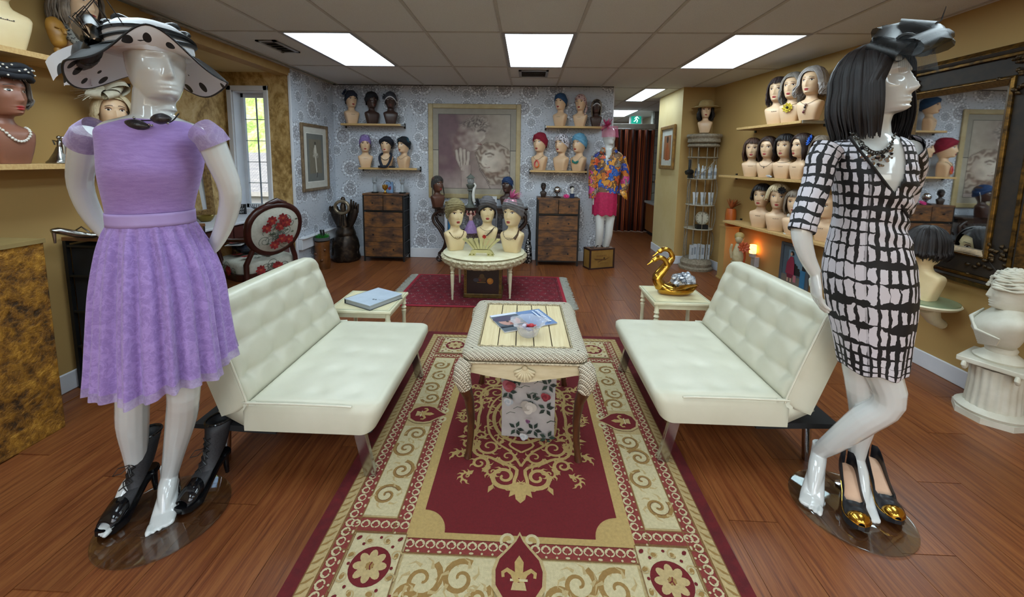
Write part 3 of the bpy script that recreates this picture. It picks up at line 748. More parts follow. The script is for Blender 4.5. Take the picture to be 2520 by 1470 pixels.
# ------------------------------------------------------------ sofas
def cushion(W, L, T, tufts, dip, seams=(), rr=.035, nu=44, nv=60, sag=0, rc=.0, end=1):
    q = M()
    def plan(u, v):
        x, y = u*W, v*L; X = W-x if end else x; Y = min(y, L-y)
        if rc and X < rc and Y < rc:
            p, r_ = (rc-X)/rc, (rc-Y)/rc; k_ = max(p, r_)/max(1e-6, sqrt(p*p+r_*r_)); X, Y2 = rc-p*k_*rc, rc-r_*k_*rc; y = Y2 if y < L/2 else L-Y2; x = W-X if end else X
        return x, y
    def h(u, v):
        x, y = u*W, v*L; d = min(x, W-x, y, L-y); e = 0 if d > rr else rr-sqrt(max(0, rr*rr-(rr-d)**2))
        s_ = sum(exp(-((x-a)**2+(y-b)**2)/.0016) for a, b in tufts if abs(x-a) < .12 and abs(y-b) < .12)
        l_ = sum(exp(-((x-a)/.012)**2) for a in seams)*min(1, d/.05)
        l2 = sum(exp(-((y-b)/.012)**2) for b in set(b for a, b in tufts))*min(1, d/.05)*.35 if dip > .008 else 0
        return T-e-dip*s_-dip*.45*l_-dip*.4*l2+sag*sin(pi*u)*sin(pi*v)
    q.grid(lambda u, v: (*plan(u, v), h(u, v)), nu, nv)
    k = lambda i, j: j*nu+i
    per = [k(i, 0) for i in range(nu)]+[k(nu-1, j) for j in range(1, nv)]+[k(i, nv-1) for i in range(nu-2, -1, -1)]+[k(0, j) for j in range(nv-2, 0, -1)]
    b0 = len(q.v); n = len(per)
    q.v += [(q.v[i][0], q.v[i][1], 0) for i in per]; q.a += [(0, 0, 0)]*n; q.f += [(per[(i+1) % n], per[i], b0+i, b0+(i+1) % n) for i in range(n)]; q.f.append(tuple(range(b0+n-1, b0-1, -1))); q.c += [None]*(n+1)
    return q
def sofa(label, sx, y0, L=.93):
    """sx=+1: backrest to the right (+X)"""
    t = thing('futon_sofa', label, 'sofa', (0, y0, 0), 0, 'ivory tufted futon sofas'); mir = Matrix.Diagonal((sx, 1, 1, 1))
    def put(q, name, m, par=t, smooth=40, **kw):
        q.xf(mir)
        if sx < 0: q.f = [tuple(reversed(f)) for f in q.f]
        return q.obj(name, m, par, smooth=smooth, **kw)
    W = .615; F = .595
    st = cushion(W, L, .135, [(a, b*L) for a in (.17, .33, .49) for b in (.1, .3, .5, .7, .9)], .006, (), .045, sag=.010, rc=.07, end=0)
    st.v = [(x+F+max(0, .135-z)*.42*max(0, 1-x/.2), y, z+.238) for x, y, z in st.v]
    put(st, 'seat_cushion', LEATHER, smooth=60)
    hx, hz = F+W-.03, .345; up_ = V((.33, 0, .944)); nr = V((-.944, 0, .33)); Hb = .50; Tb = .135
    bk = cushion(Hb, L, Tb, [(a, b*L) for a in (.13, .27, .40) for b in (.1, .3, .5, .7, .9)], .019, (.13, .27, .40), .055, rc=.085, end=1)
    bk.v = [tuple(V((hx, y, hz))+up_*x+nr*(z-Tb)) for x, y, z in bk.v]
    bk.f = [tuple(reversed(f)) for f in bk.f]
    b = put(bk, 'backrest', LEATHER, smooth=60)
    for y in (.004,):
        p = M(); p.tube([(F+.14, y+.004, .362), (F+.2, y+.004, .364), (F+.4, y+.002, .366), (F+W, y+.002, .364)], .0045, 6); put(p, 'piping', PIPING)
        p = M(); p.tube([tuple(V((hx, y+(.004 if y < .1 else -.004), hz))+up_*s_-nr*o_) for s_, o_ in ((.01, .012), (.05, .008), (.2, .006), (.44, .008), (.475, .02))], .0045, 6); put(p, 'piping', PIPING, b)
    for y in (.004, L-.004):
        g = M(); yy = y+(.008 if y < .1 else -.008); g.add([(hx-.02, yy, .37), (hx-.04, yy, .24), (hx+.03, yy, .25), (hx+.15, yy, .315), (hx+.125, yy, .36)], [(0, 1, 2, 3, 4)]); put(g, 'gusset', LEATHER, solid=.004)
    for y in (.05, L-.05):
        p = M(); p.add([(x+dx, y+dy, z) for x, z in ((F+.125, .24), (F+.075, .012)) for dx, dy in ((-.022, -.012), (.03, -.012), (.03, .012), (-.022, .012))], [(0, 1, 2, 3), (7, 6, 5, 4), (0, 4, 5, 1), (1, 5, 6, 2), (2, 6, 7, 3), (3, 7, 4, 0)]); put(p, 'front_leg', CHROME, smooth=0, fix=True, bevel=.002)
        p = M(); p.tube([(hx+.19, y+(.06 if y < .4 else -.06), .24), (hx+.21, y+(.06 if y < .4 else -.06), 0)], .019, 14); put(p, 'rear_leg', CHROME)
    p = M(); p.prism([(hx-.1, .245), (hx+.10, .25), (hx+.27, .25), (hx+.27, .23), (hx-.1, .215)], .015, L-.015, 'xz'); put(p, 'rear_frame', BLACKC, smooth=0)
    return t
sofa('ivory tufted futon sofa behind the lilac dressed mannequin', -1, 1.60)
sofa('ivory tufted futon sofa behind the mannequin in black and white dress', 1, 1.765)
# ------------------------------------------------------------ small ivory side tables
def turned_leg(h, r=.018):
    return [(r*.55, 0), (r*.75, .01*h), (r*.5, .03*h), (r*.85, .10*h), (r*.9, .30*h), (r*.75, .60*h), (r*1.05, .70*h), (r*.6, .72*h), (r*1.15, .76*h), (r*.65, .80*h), (r*1.15, .84*h), (r*.9, .86*h), (r*.95, h)]
def side_table(label, x0, x1, y0, y1, z):
    t = thing('side_table', label, 'side table', ((x0+x1)/2, (y0+y1)/2, 0), 0, 'small ivory side tables'); a, b = (x1-x0)/2, (y1-y0)/2
    M().box(-a, a, -b, b, z-.02, z).obj('top', IVORY, t, smooth=0, bevel=.005)
    q = Art((0, 0, z+.0006)); q.frame(-a+.012, -b+.012, a-.012, b-.012, .004, '#8f9a6a'); q.rect(-a+.03, -b+.03, a-.03, b-.03, '#d8cfa8'); q.obj('painted_inlay', PRINT, t, smooth=0)
    q = M(); q.box(-a+.03, a-.03, -b+.02, -b+.035, z-.055, z-.02); q.box(-a+.03, a-.03, b-.035, b-.02, z-.055, z-.02); q.box(-a+.02, -a+.035, -b+.03, b-.03, z-.055, z-.02); q.box(a-.035, a-.02, -b+.03, b-.03, z-.055, z-.02); q.obj('apron', IVORY, t, smooth=0)
    for i in (-1, 1):
        for j in (-1, 1):
            M().lathe(turned_leg(z-.02), 14).obj('leg', IVORY, t, (i*(a-.03), j*(b-.03), 0), smooth=50)
side_table('small ivory side table carrying the gold swan', .94, 1.37, 2.87, 3.28, .42)
side_table('small ivory side table under the white binder', -1.34, -.90, 2.60, 3.02, .40)
# ------------------------------------------------------------ coffee table
def m_weave():
    t = NT('whitewashed_weave'); co = t.mapping(t.coord(), (1, 1, 1)); s_ = t.n('SeparateXYZ', {0: co})
    a = t.math('ADD', s_.outputs[0], s_.outputs[1]); b = t.math('SUBTRACT', s_.outputs[0], s_.outputs[1])
    z = t.math('MULTIPLY', s_.outputs[2], 1.0)
    ck = t.math('GREATER_THAN', t.math('SINE', t.math('MULTIPLY', t.math('ADD', a, z), 240.)), 0.)
    w1 = t.math('SINE', t.math('MULTIPLY', t.math('ADD', a, z), 480.)); w2 = t.math('SINE', t.math('MULTIPLY', t.math('SUBTRACT', b, z), 480.))
    h = t.math('ADD', t.math('MULTIPLY', ck, w1), t.math('MULTIPLY', t.math('SUBTRACT', 1., ck), w2))
    t.bump(h, .9, .004); f = t.math('MULTIPLY_ADD', h, .5, .62); f2 = t.math('MULTIPLY', t.noise(co, 30, 3), 1.)
    return t.out(t.mix(t.math('MULTIPLY', f, t.math('ADD', f2, .75)), rgba('#75674e'), rgba('#f0e7d2')), .6)
WEAVE = m_weave(); BLOND = mat('pale_plank_wood', '#d6c69c', .45, c2='#c9b588', sc=5, stretch=(18, 1, 1), bump=.04); WALNUT = mat('walnut_leg', '#3a1f12', .35, c2='#55301a', sc=8, stretch=(6, 6, 1))
CT = thing('coffee_table', 'wicker topped coffee table with shell carving in the centre', 'coffee table', (.004, 2.11, .012), .012)
def rrect(a, b, r, n=6):
    out = []
    for cx_, cy_, t0 in ((a-r, b-r, 0), (-a+r, b-r, pi/2), (-a+r, -b+r, pi), (a-r, -b+r, 1.5*pi)):
        out += [(cx_+r*cos(t0+pi/2*i/n), cy_+r*sin(t0+pi/2*i/n)) for i in range(n+1)]
    return out
TA_, TB_, TZ = .292, .355, .540
def rim(q, prof, r=.05):
    rings = [[V((x, y, z)) for x, y in rrect(TA_+o, TB_+o, r+o)] for o, z in prof]; q.loft(rings, True, (False, False)); return q
q = rim(M(), [(-.075, TZ-.004), (-.074, TZ+.001), (-.04, TZ+.004), (-.012, TZ+.002), (0, TZ-.012), (.003, TZ-.025), (-.004, TZ-.038), (-.02, TZ-.042), (-.06, TZ-.042)]); q.obj('woven_border', WEAVE, CT, smooth=50)
q = rim(M(), [(-.004, TZ-.043), (0, TZ-.048), (-.004, TZ-.054), (-.05, TZ-.054)]); q.obj('rim_bead', mat('whitewashed_bead', '#cfc3a6', .5, c2='#8a7d64', sc=120), CT, smooth=50)
iw = TA_-.075; il = TB_-.075
for i in range(5):
    a = lerp(-iw, iw, i/5); M().box(a+.0022, a+2*iw/5-.0022, -il, il, TZ-.02, TZ-.002).obj('plank', BLOND, CT, smooth=0, bevel=.0015)
M().box(-iw, iw, -il, il, TZ-.03, TZ-.019).obj('plank_backing', mat('dark_slot', '#2b2620', .8), CT, smooth=0)
q = M()
for s_ in (-1, 1):
    n = 46; q.tube([(s_*(iw+.004), lerp(-il, il, i/n), TZ+.002+.002*sin(i*1.57)) for i in range(n+1)], .005, 5); q.tube([(lerp(-iw, iw, i/36), s_*(il+.004), TZ+.002+.002*sin(i*1.57)) for i in range(37)], .005, 5)
q.obj('rope_trim', mat('rope_trim', '#b9aa84', .6, c2='#5f5540', sc=200), CT, smooth=50)
def apron(half, y, sgn, ax_='x'):
    n = 24; pts = [(lerp(-half, half, i/n), TZ-.12-.018*(1-cos(2*pi*i/n))*.5-.012*exp(-((i-n/2)/3)**2)+.012*exp(-((i)/3)**2)+.012*exp(-((i-n)/3)**2)) for i in range(n+1)]
    return M().prism(pts+[(half, TZ-.05), (-half, TZ-.05)], y-.01, y+.01, 'xz' if ax_ == 'x' else 'yz')
WASH = mat('whitewashed_apron', '#d6cbab', .5, c2='#c4b692', sc=10, stretch=(1, 1, 5))
for y in (-TB_+.035, TB_-.035): apron(TA_-.03, y, 1).obj('apron', WASH, CT, smooth=0)
for x in (-TA_+.035, TA_-.035): apron(TB_-.03, x, 1, 'y').obj('apron', WASH, CT, smooth=0)
for s_ in (-1, 1):
    q = M()
    for i in range(9):
        a = lerp(-1.15, 1.15, i/8); L = .045+.02*cos(a); d = V((sin(a), 0, -cos(a)))
        q.tube([V((0, s_*(TB_-.022), TZ-.075))+d*(L*k/5)+V((0, s_*.010*sin(pi*k/5*.8), 0)) for k in range(6)], [.003, .005, .0065, .0075, .008, .005], 6)
    q.ell((0, s_*(TB_-.016), TZ-.075), (.014, .01, .012)); q.obj('carved_shell', WASH, CT, smooth=60)
for i in (-1, 1):
    for j in (-1, 1):
        x, y = i*(TA_-.028), j*(TB_-.028); prof = [(.0, .0, .019), (-.004, .03, .015), (-.010, .10, .0155), (-.012, .2, .018), (-.004, .30, .023), (.012, .37, .031), (.016, .40, .034)]
        q = M(); q.tube([(x+i*o*1.2, y+j*o*1.2, z) for o, z, r in prof], [r for o, z, r in prof], 14); lg_ = q.obj('leg', WALNUT, CT, smooth=60)
        q = M(); q.tube([(x+i*o*1.2, y+j*o*1.2, z) for o, z in ((.010, .365), (.017, .40), (.021, .43), (.017, .47), (.006, TZ-.05))], [.033, .038, .041, .038, .033], 14); q.obj('woven_knee', WEAVE, lg_, smooth=60)
# ------------------------------------------------------------ round table
RTZ = .451
RT = thing('round_table', 'ivory round table with carved rim and turned legs', 'table', (-.44, 4.25, .009))
M().lathe([(.001, RTZ-.02), (.40, RTZ-.02), (.43, RTZ-.012), (.435, RTZ-.004), (.428, RTZ), (.001, RTZ+.0005)], 64).obj('top', IVORY, RT, smooth=40)
def carve(th, z): return 1+.03*noise.noise(V((cos(th)*20, sin(th)*20, z*80)))+.014*sin(th*40+z*110)
CARV = mat('carved_ivory', '#d2cbae', .5, c2='#a99d78', sc=60, bump=.8, bsc=150)
M().lathe([(.40, RTZ-.02), (.436, RTZ-.022), (.455, RTZ-.034), (.452, RTZ-.05), (.44, RTZ-.06), (.446, RTZ-.075), (.436, RTZ-.09), (.42, RTZ-.105), (.405, RTZ-.11), (.39, RTZ-.02)], 180, wob=carve).obj('carved_rim', CARV, RT, smooth=60)
for sx, sy in ((-.29, -.29), (.29, -.21), (-.31, .29), (.25, .29)):
    lgp = M().lathe([(.008, 0), (.011, .005), (.008, .02), (.012, .03), (.009, .04), (.012, .06), (.02, .24), (.021, .26), (.015, .27), (.022, .285), (.014, .295), (.019, .31)], 16).obj('leg', IVORY, RT, (sx, sy, 0), smooth=50)
    M().lathe([(.016, .305), (.028, .33), (.024, .36), (.03, .39), (.026, .44)], 24, wob=lambda t, z: 1+.12*noise.noise(V((cos(t)*5, sin(t)*5, z*60)))).obj('carved_knee', CARV, lgp, smooth=60)
# ------------------------------------------------------------ console table
DWOOD = mat('black_brown_wood', '#241713', .35, c2='#33211a', sc=7, stretch=(1, 8, 8))
CO = thing('console_table', 'dark console table with scroll legs under the big picture', 'console table', (-.64, 5.52, 0)); cz = .775
top = [(-.665, .2), (-.665, .02), (-.62, -.045), (-.52, -.07), (-.4, -.045), (-.15, -.035), (.15, -.035), (.4, -.045), (.52, -.07), (.62, -.045), (.665, .02), (.665, .2)]
M().prism(top, cz-.028, cz).obj('top', DWOOD, CO, smooth=0, bevel=.005)
M().prism([(x*.94, y*.8) for x, y in top], cz-.08, cz-.028).obj('apron', DWOOD, CO, smooth=0)
M().prism([(x*.80, y*.8+.03) for x, y in top], .415, .435).obj('lower_shelf', DWOOD, CO, smooth=0)
M().box(-.6, .6, .15, .19, .05, .09).obj('stretcher', DWOOD, CO, smooth=0)
for s_ in (-1, 1):
    for y in (-.03, .16):
        pth = catmull([(s_*.56, y, cz-.06), (s_*.635, y, cz-.12), (s_*.63, y, cz-.21), (s_*.56, y, cz-.30), (s_*.50, y, .37), (s_*.47, y, .29), (s_*.50, y, .19), (s_*.56, y, .12)], 22)
        q = M(); q.tube(pth, [.02]*22, 10)
        q.tube([(s_*.56+s_*a*-1*0+cos(t)*r*s_, y, .055+.0+sin(t)*r) for a, t, r in [(0, lerp(1.3, 7.6, i/20), lerp(.052, .018, i/20)) for i in range(21)]], .016, 8)
        q.tube(spiral3 := [(s_*(.575-.03*cos(t)), y, cz-.115+.03*sin(t)) for t in [lerp(0, 5, i/14) for i in range(15)]], .011, 6); q.obj('scroll_leg', DWOOD, CO, smooth=60)
# ------------------------------------------------------------ rugs
def rug_main():
    t = thing('area_rug', 'large red and gold ornamental rug under the coffee table', 'rug', (0, 2.095, 0)); HX, HY = .787, 1.098
    M().box(-HX, HX, -HY, HY, .0005, .008).obj('rug_base', mat('rug_red_pile', '#640f15', .95, c2='#520a11', sc=30, bump=.8, bsc=400), t, smooth=0)
    A = Art((0, 0, .0085), eps=.0007); R1, R2, GO, BE, TN, CR, BR = '#640c13', '#7d302a', '#ab9059', '#b09a6c', '#8f6f3c', '#bdb08a', '#77542c'
    def L(k): A.k = k
    def rr(a, b, c, d, col):                      # rectangle mirrored in both axes
        for sx in (1, -1):
            for sy in (1, -1): A.poly([(sx*a, sy*b), (sx*c, sy*b), (sx*c, sy*d), (sx*a, sy*d)], col, False)
    def band(x, y, wd, col):                      # closed rectangular band
        for q_ in ((-x, y-wd, x, y), (-x, -y, x, -y+wd), (-x, -y+wd, -x+wd, y-wd), (x-wd, -y+wd, x, y-wd)): A.poly([(q_[0], q_[1]), (q_[2], q_[1]), (q_[2], q_[3]), (q_[0], q_[3])], col, False)
    L(0); A.poly([(-.735, -1.046), (.735, -1.046), (.735, 1.046), (-.735, 1.046)], BE, False)
    L(2); band(.735, 1.046, .004, BR); band(.692, 1.003, .005, BR); 
    n = 60
    for i in range(n):                            # rope twist
        for sx in (-1, 1):
            y = lerp(-1.03, 1.03, (i+.5)/n); A.ribbon([(sx*.731, y-.012), (sx*.715, y-.004), (sx*.697, y+.014)], lambda s_: .009*sin(pi*(.1+.8*s_)), TN, False)
            if i < 42: x = lerp(-.72, .72, (i+.5)/42); A.ribbon([(x-.012, sx*1.042), (x, sx*1.026), (x+.014, sx*1.008)], lambda s_: .009*sin(pi*(.1+.8*s_)), TN, False)
    L(1); band(.687, .998, .058, R2)              # outer ornament band
    L(1); 
    for sx in (-1, 1): A.poly([(sx*.485, -.99), (sx*.428, -.99), (sx*.428, .99), (sx*.485, .99)], R2, False)
    for sy in (-1, 1): A.poly([(-.687, sy*.66), (-.687, sy*.72), (.687, sy*.72), (.687, sy*.66)], R2, False); A.poly([(-.42, sy*.735), (-.42, sy*.795), (.42, sy*.795), (.42, sy*.735)], R2, False)
    L(2)
    for x in (.687, .629, .485, .428): 
        for sx in (-1, 1): A.poly([(sx*x-.0025, -.99), (sx*x+.0025, -.99), (sx*x+.0025, .99), (sx*x-.0025, .99)], BR, False)
    for y in (.66, .72, .735, .795, .998):
        for sy in (-1, 1): A.poly([(-.687, sy*y-.0025), (.687, sy*y-.0025), (.687, sy*y+.0025), (-.687, sy*y+.0025)], BR, False)
    def orn(x, y, dx, dy, s_=1):                  # one anchor-shaped unit of the ornament band
        px_, py_ = -dy, dx
        for k in (-1, 1): A.ribbon([(x+px_*k*(.002+.014*sin(t_))+dx*(-.012+.014*(1-cos(t_))), y+py_*k*(.002+.014*sin(t_))+dy*(-.012+.014*(1-cos(t_)))) for t_ in [pi*1.5*i/9 for i in range(10)]], .0055*s_, CR, False)
        A.disc(x+dx*.017, y+dy*.017, .004, CR, n=7, up=False)
    L(3)
    for i in range(50):
        y = lerp(-.98, .98, (i+.5)/50)
        for sx in (-1, 1):
            orn(sx*.662, y, sx, 0); orn(sx*.450, y, -sx, 0) if abs(y) < .66 or abs(y) > .73 else None
            A.disc(sx*.636, y, .0045, CR, n=7, rb=.009 if i % 3 == 0 else .0045, up=False); A.disc(sx*.476, y, .0045, CR, n=7, rb=.010 if i % 3 == 0 else .0045, up=False)
    for i in range(34):
        x = lerp(-.66, .66, (i+.5)/34)
        for sy in (-1, 1):
            orn(x, sy*.69, 0, -sy, .9); orn(x, sy*.975, 0, sy)
            if abs(x) < .41: orn(x, sy*.762, 0, -sy, .9); A.disc(x, sy*.788, .009 if i % 3 == 0 else .0045, CR, .0045, 7, up=False)
    # plain gold band round the field
    L(5); A.poly([(-.43, -.738), (.43, -.738), (.43, .738), (-.43, .738)], GO, False)
    L(1)
    # side panels with scrolls and corner squares
    for sx in (-1, 1):
        for sy in (-1, 1):
            L(2); A.poly([(sx*.625, sy*.65), (sx*.49, sy*.65), (sx*.49, sy*.10), (sx*.625, sy*.10)], CR, False)
            L(3)
            for m_, (yy, d) in enumerate(((.55, 1), (.41, -1), (.27, 1), (.16, -1))):
                c = (sx*(.557+.012*d), sy*yy)
                A.ribbon(spiral(*c, .058, .006, .5+m_, .5+m_+sx*sy*d*9.5, 26), lambda s_: .015*(1-s_*.6), TN, False)
                for k in range(6): a = k*1.05+m_; A.ribbon([(c[0]+.045*cos(a), c[1]+.045*sin(a)), (c[0]+.064*cos(a+.25), c[1]+.060*sin(a+.25)), (c[0]+.066*cos(a+.6), c[1]+.072*sin(a+.6))], lambda s_: .013*(1-s_), BE, False)
            L(4)
            for m_, (yy, d) in enumerate(((.55, 1), (.41, -1), (.27, 1), (.16, -1))): A.ribbon(spiral(sx*(.557+.012*d), sy*yy, .05, .004, .6+m_, .6+m_+sx*sy*d*9, 22), .004, BR, False)
            # corner square
            L(5); A.poly([(sx*.622, sy*.985), (sx*.425, sy*.985), (sx*.425, sy*.727), (sx*.622, sy*.727)], CR, False)
            c = (sx*.522, sy*.853); L(6); A.disc(*c, .072, R1, n=28, up=False); A.frame(sx*.622 if sx < 0 else .425, sy*.985 if sy < 0 else .727, -.425 if sx < 0 else .622, -.727 if sy < 0 else .985, .003, BR)
            L(7)
            for k in range(8): a = k*pi/4; A.disc(c[0]+.036*cos(a), c[1]+.036*sin(a), .024, BE, .015, 12, a, False)
            for k in range(8):
                a = k*pi/4+.39; A.disc(c[0]+.088*cos(a), c[1]+.1*sin(a), .012, TN, .008, 10, a+1, False); A.disc(c[0]+.078*cos(a+.35), c[1]+.108*sin(a+.35), .006, R1, n=8, up=False)
                A.ribbon(spiral(c[0]+.086*cos(a), c[1]+.103*sin(a), .022, .006, a, a+5, 12), .005, BE, False)
            L(8); A.disc(*c, .014, TN, n=10, up=False)
            for k in range(5): a = k*1.257; A.ribbon([c, (c[0]+.014*cos(a), c[1]+.014*sin(a))], .004, R1, False)
            for kx, ky in ((.60, .96), (.60, .75), (.445, .75), (.445, .96)): A.disc(sx*kx, sy*ky, .011, R1, .007, 8, .7, False)
            # end panels
            L(5); A.poly([(sx*.415, sy*.985), (sx*.085, sy*.985), (sx*.085, sy*.805), (sx*.415, sy*.805)], CR, False)
            L(6)
            for cx_, cy_, r_, d in ((.33, .89, .07, 1), (.20, .88, .065, -1), (.13, .94, .045, 1), (.37, .95, .04, -1)):
                A.ribbon(spiral(sx*cx_, sy*cy_, r_, .008, 1, 1+sx*d*8.5, 24), lambda s_: .022*(1-.6*s_), TN, False)
                for k in range(7): a = k*.9; A.ribbon([(sx*cx_+r_*.7*cos(a), sy*cy_+r_*.7*sin(a)), (sx*cx_+r_*1.0*cos(a+.3), sy*cy_+r_*1.0*sin(a+.3)), (sx*cx_+r_*1.15*cos(a+.7), sy*cy_+r_*1.15*sin(a+.7))], lambda s_: .014*(1-s_), BE, False)
    # red field with notched corners
    L(6); X, Y, r_ = .385, .712, .098; pts = []
    for sx, sy, f in ((1, 1, 1), (-1, 1, -1), (-1, -1, 1), (1, -1, -1)):
        arc = [(sx*(X-r_*cos(a)), sy*(Y-r_*sin(a))) for a in [pi/2*i/10 for i in range(11)]]
        arc = [(sx*(X)-sx*r_*cos(a)*1.0, sy*Y-sy*r_*sin(a)) for a in [pi/2*i/10 for i in range(11)]]
        pts += (arc[::-1] if f > 0 else arc)
    # order: start at right edge top going counter-clockwise
    pts = []
    for sx, sy, a0, a1 in ((1, 1, 1.5*pi, pi), (-1, 1, 2*pi, 1.5*pi), (-1, -1, pi/2, 0), (1, -1, pi, pi/2)): pts += [(sx*X+r_*cos(lerp(a0, a1, i/10)), sy*Y+r_*sin(lerp(a0, a1, i/10))) for i in range(11)]
    A.poly(pts, R1, False)
    A.k = 5
    # spade motifs breaking the border
    def spade(cx_, cy_, dx, dy, s_=1.0):
        px_, py_ = -dy, dx
        def P(a, b): return (cx_+(dx*a+px_*b)*s_, cy_+(dy*a+py_*b)*s_)
        out = [(.155, 0), (.13, .012), (.10, .035), (.06, .07), (.02, .082), (-.03, .078), (-.07, .05), (-.085, 0)]
        out = out+[(a, -b) for a, b in out[-2:0:-1]]
        A.k = 7; A.poly([P(a*1.12-.004, b*1.16) for a, b in out], BE, False); A.k = 8; A.poly([P(a, b) for a, b in out], R1, False); A.k = 9
        A.poly([P(a, b) for a, b in ((.075, 0), (.05, .016), (.015, .014), (-.005, .010), (-.005, -.010), (.015, -.014), (.05, -.016))], GO, False)
        for k in (-1, 1): A.ribbon([P(a, k*b) for a, b in ((-.02, .006), (.01, .022), (.022, .042), (.012, .056), (-.004, .054))], lambda t_: .02*s_*(1-.5*t_), GO, False)
        A.poly([P(a, b) for a, b in ((-.008, -.03), (-.008, .03), (-.016, .03), (-.016, -.03))], CR, False); A.poly([P(a, b) for a, b in ((-.02, -.02), (-.02, .02), (-.045, .026), (-.045, -.026))], BE, False)
        A.k = 7
        for k in (-1, 1): A.ribbon(spiral(*P(.135, k*.042), .03*s_, .006, atan2(dy, dx)+k*2.2, atan2(dy, dx)+k*-3.8, 16), .011, CR, False)
    spade(0, -.865, 0, 1); spade(0, .865, 0, -1); spade(-.552, 0, 1, 0, .85); spade(.552, 0, -1, 0, .85)
    # central scroll medallion
    A.k = 7
    def S2(fn):
        for sx in (-1, 1):
            for sy in (-1, 1): fn(sx, sy)
    def scroll(sx, sy, cx_, cy_, r_, t0, turns, wd):
        A.ribbon([(sx*x, sy*y) for x, y in spiral(cx_, cy_, r_, r_*.14, t0, t0+turns, 30)], lambda s_: wd*(1-.55*s_), GO, False)
        for k in range(6): a = t0+turns*.1*k; rr_ = lerp(r_, r_*.2, .1*k); A.ribbon([(sx*(cx_+(rr_)*cos(a)), sy*(cy_+rr_*sin(a))), (sx*(cx_+(rr_+.016)*cos(a+.12)), sy*(cy_+(rr_+.016)*sin(a+.12))), (sx*(cx_+(rr_+.026)*cos(a+.4)), sy*(cy_+(rr_+.026)*sin(a+.4)))], lambda s_: .014*(1-s_), GO, False)
    def one(sx, sy):
        scroll(sx, sy, .075, .425, .066, 2.6, -9.5, .024); scroll(sx, sy, .195, .35, .045, 2.0, 9.0, .018); scroll(sx, sy, .265, .225, .048, 1.2, 8.5, .018)
        scroll(sx, sy, .16, .235, .06, -.6, 8.5, .017); scroll(sx, sy, .275, .10, .05, -1.2, -8.5, .018); scroll(sx, sy, .065, .30, .045, .2, 8, .014); scroll(sx, sy, .215, .155, .032, 2.4, 8, .012); scroll(sx, sy, .10, .15, .036, 4.0, -8, .012); scroll(sx, sy, .30, .30, .030, .4, -8, .012); scroll(sx, sy, .13, .40, .028, 5.2, 8, .011); scroll(sx, sy, .325, .02, .030, 2.2, 8, .012); scroll(sx, sy, .17, .06, .030, .8, 8, .011); scroll(sx, sy, .245, .43, .026, 1.6, -7, .010)
        A.ribbon([(sx*x, sy*y) for x, y in catmull([(0, .50), (.03, .46), (.02, .38), (.09, .345), (.15, .31), (.22, .29), (.25, .20), (.235, .10), (.24, 0)], 26)], lambda s_: .016, GO, False)
        A.ribbon([(sx*x, sy*y) for x, y in catmull([(0, .36), (.05, .27), (.12, .21), (.17, .13), (.19, 0)], 20)], .012, GO, False)
        A.ribbon([(sx*x, sy*y) for x, y in catmull([(.0, .27), (.06, .22), (.03, .16), (.09, .12), (.12, .05), (.11, 0)], 20)], .011, GO, False)
        for x, y, a in ((.30, .17, .2), (.32, .05, -.3), (.23, .41, .8), (.13, .49, 1.2), (.2, .17, .5), (.1, .2, 1.), (.31, .29, .6)): A.poly([(sx*(x+.03*cos(a)), sy*(y+.03*sin(a))), (sx*(x+.012*cos(a+1.6)), sy*(y+.012*sin(a+1.6))), (sx*(x-.02*cos(a)), sy*(y-.02*sin(a))), (sx*(x+.012*cos(a-1.6)), sy*(y+.012*sin(a-1.6)))], GO, False)
    S2(one)
    for sy in (-1, 1):
        A.poly([(x, sy*y) for x, y in ((0, .565), (.02, .545), (.024, .52), (.05, .535), (.044, .50), (.06, .495), (.03, .48), (.012, .465), (-.012, .465), (-.03, .48), (-.06, .495), (-.044, .50), (-.05, .535), (-.024, .52), (-.02, .545))], GO, False)
    A.k = 7; A.ribbon([(.155*cos(2*pi*i/48), .2*sin(2*pi*i/48)) for i in range(49)], .02, GO, False)
    A.obj('woven_pattern', PILE, t, smooth=0, fix=False)
rug_main()
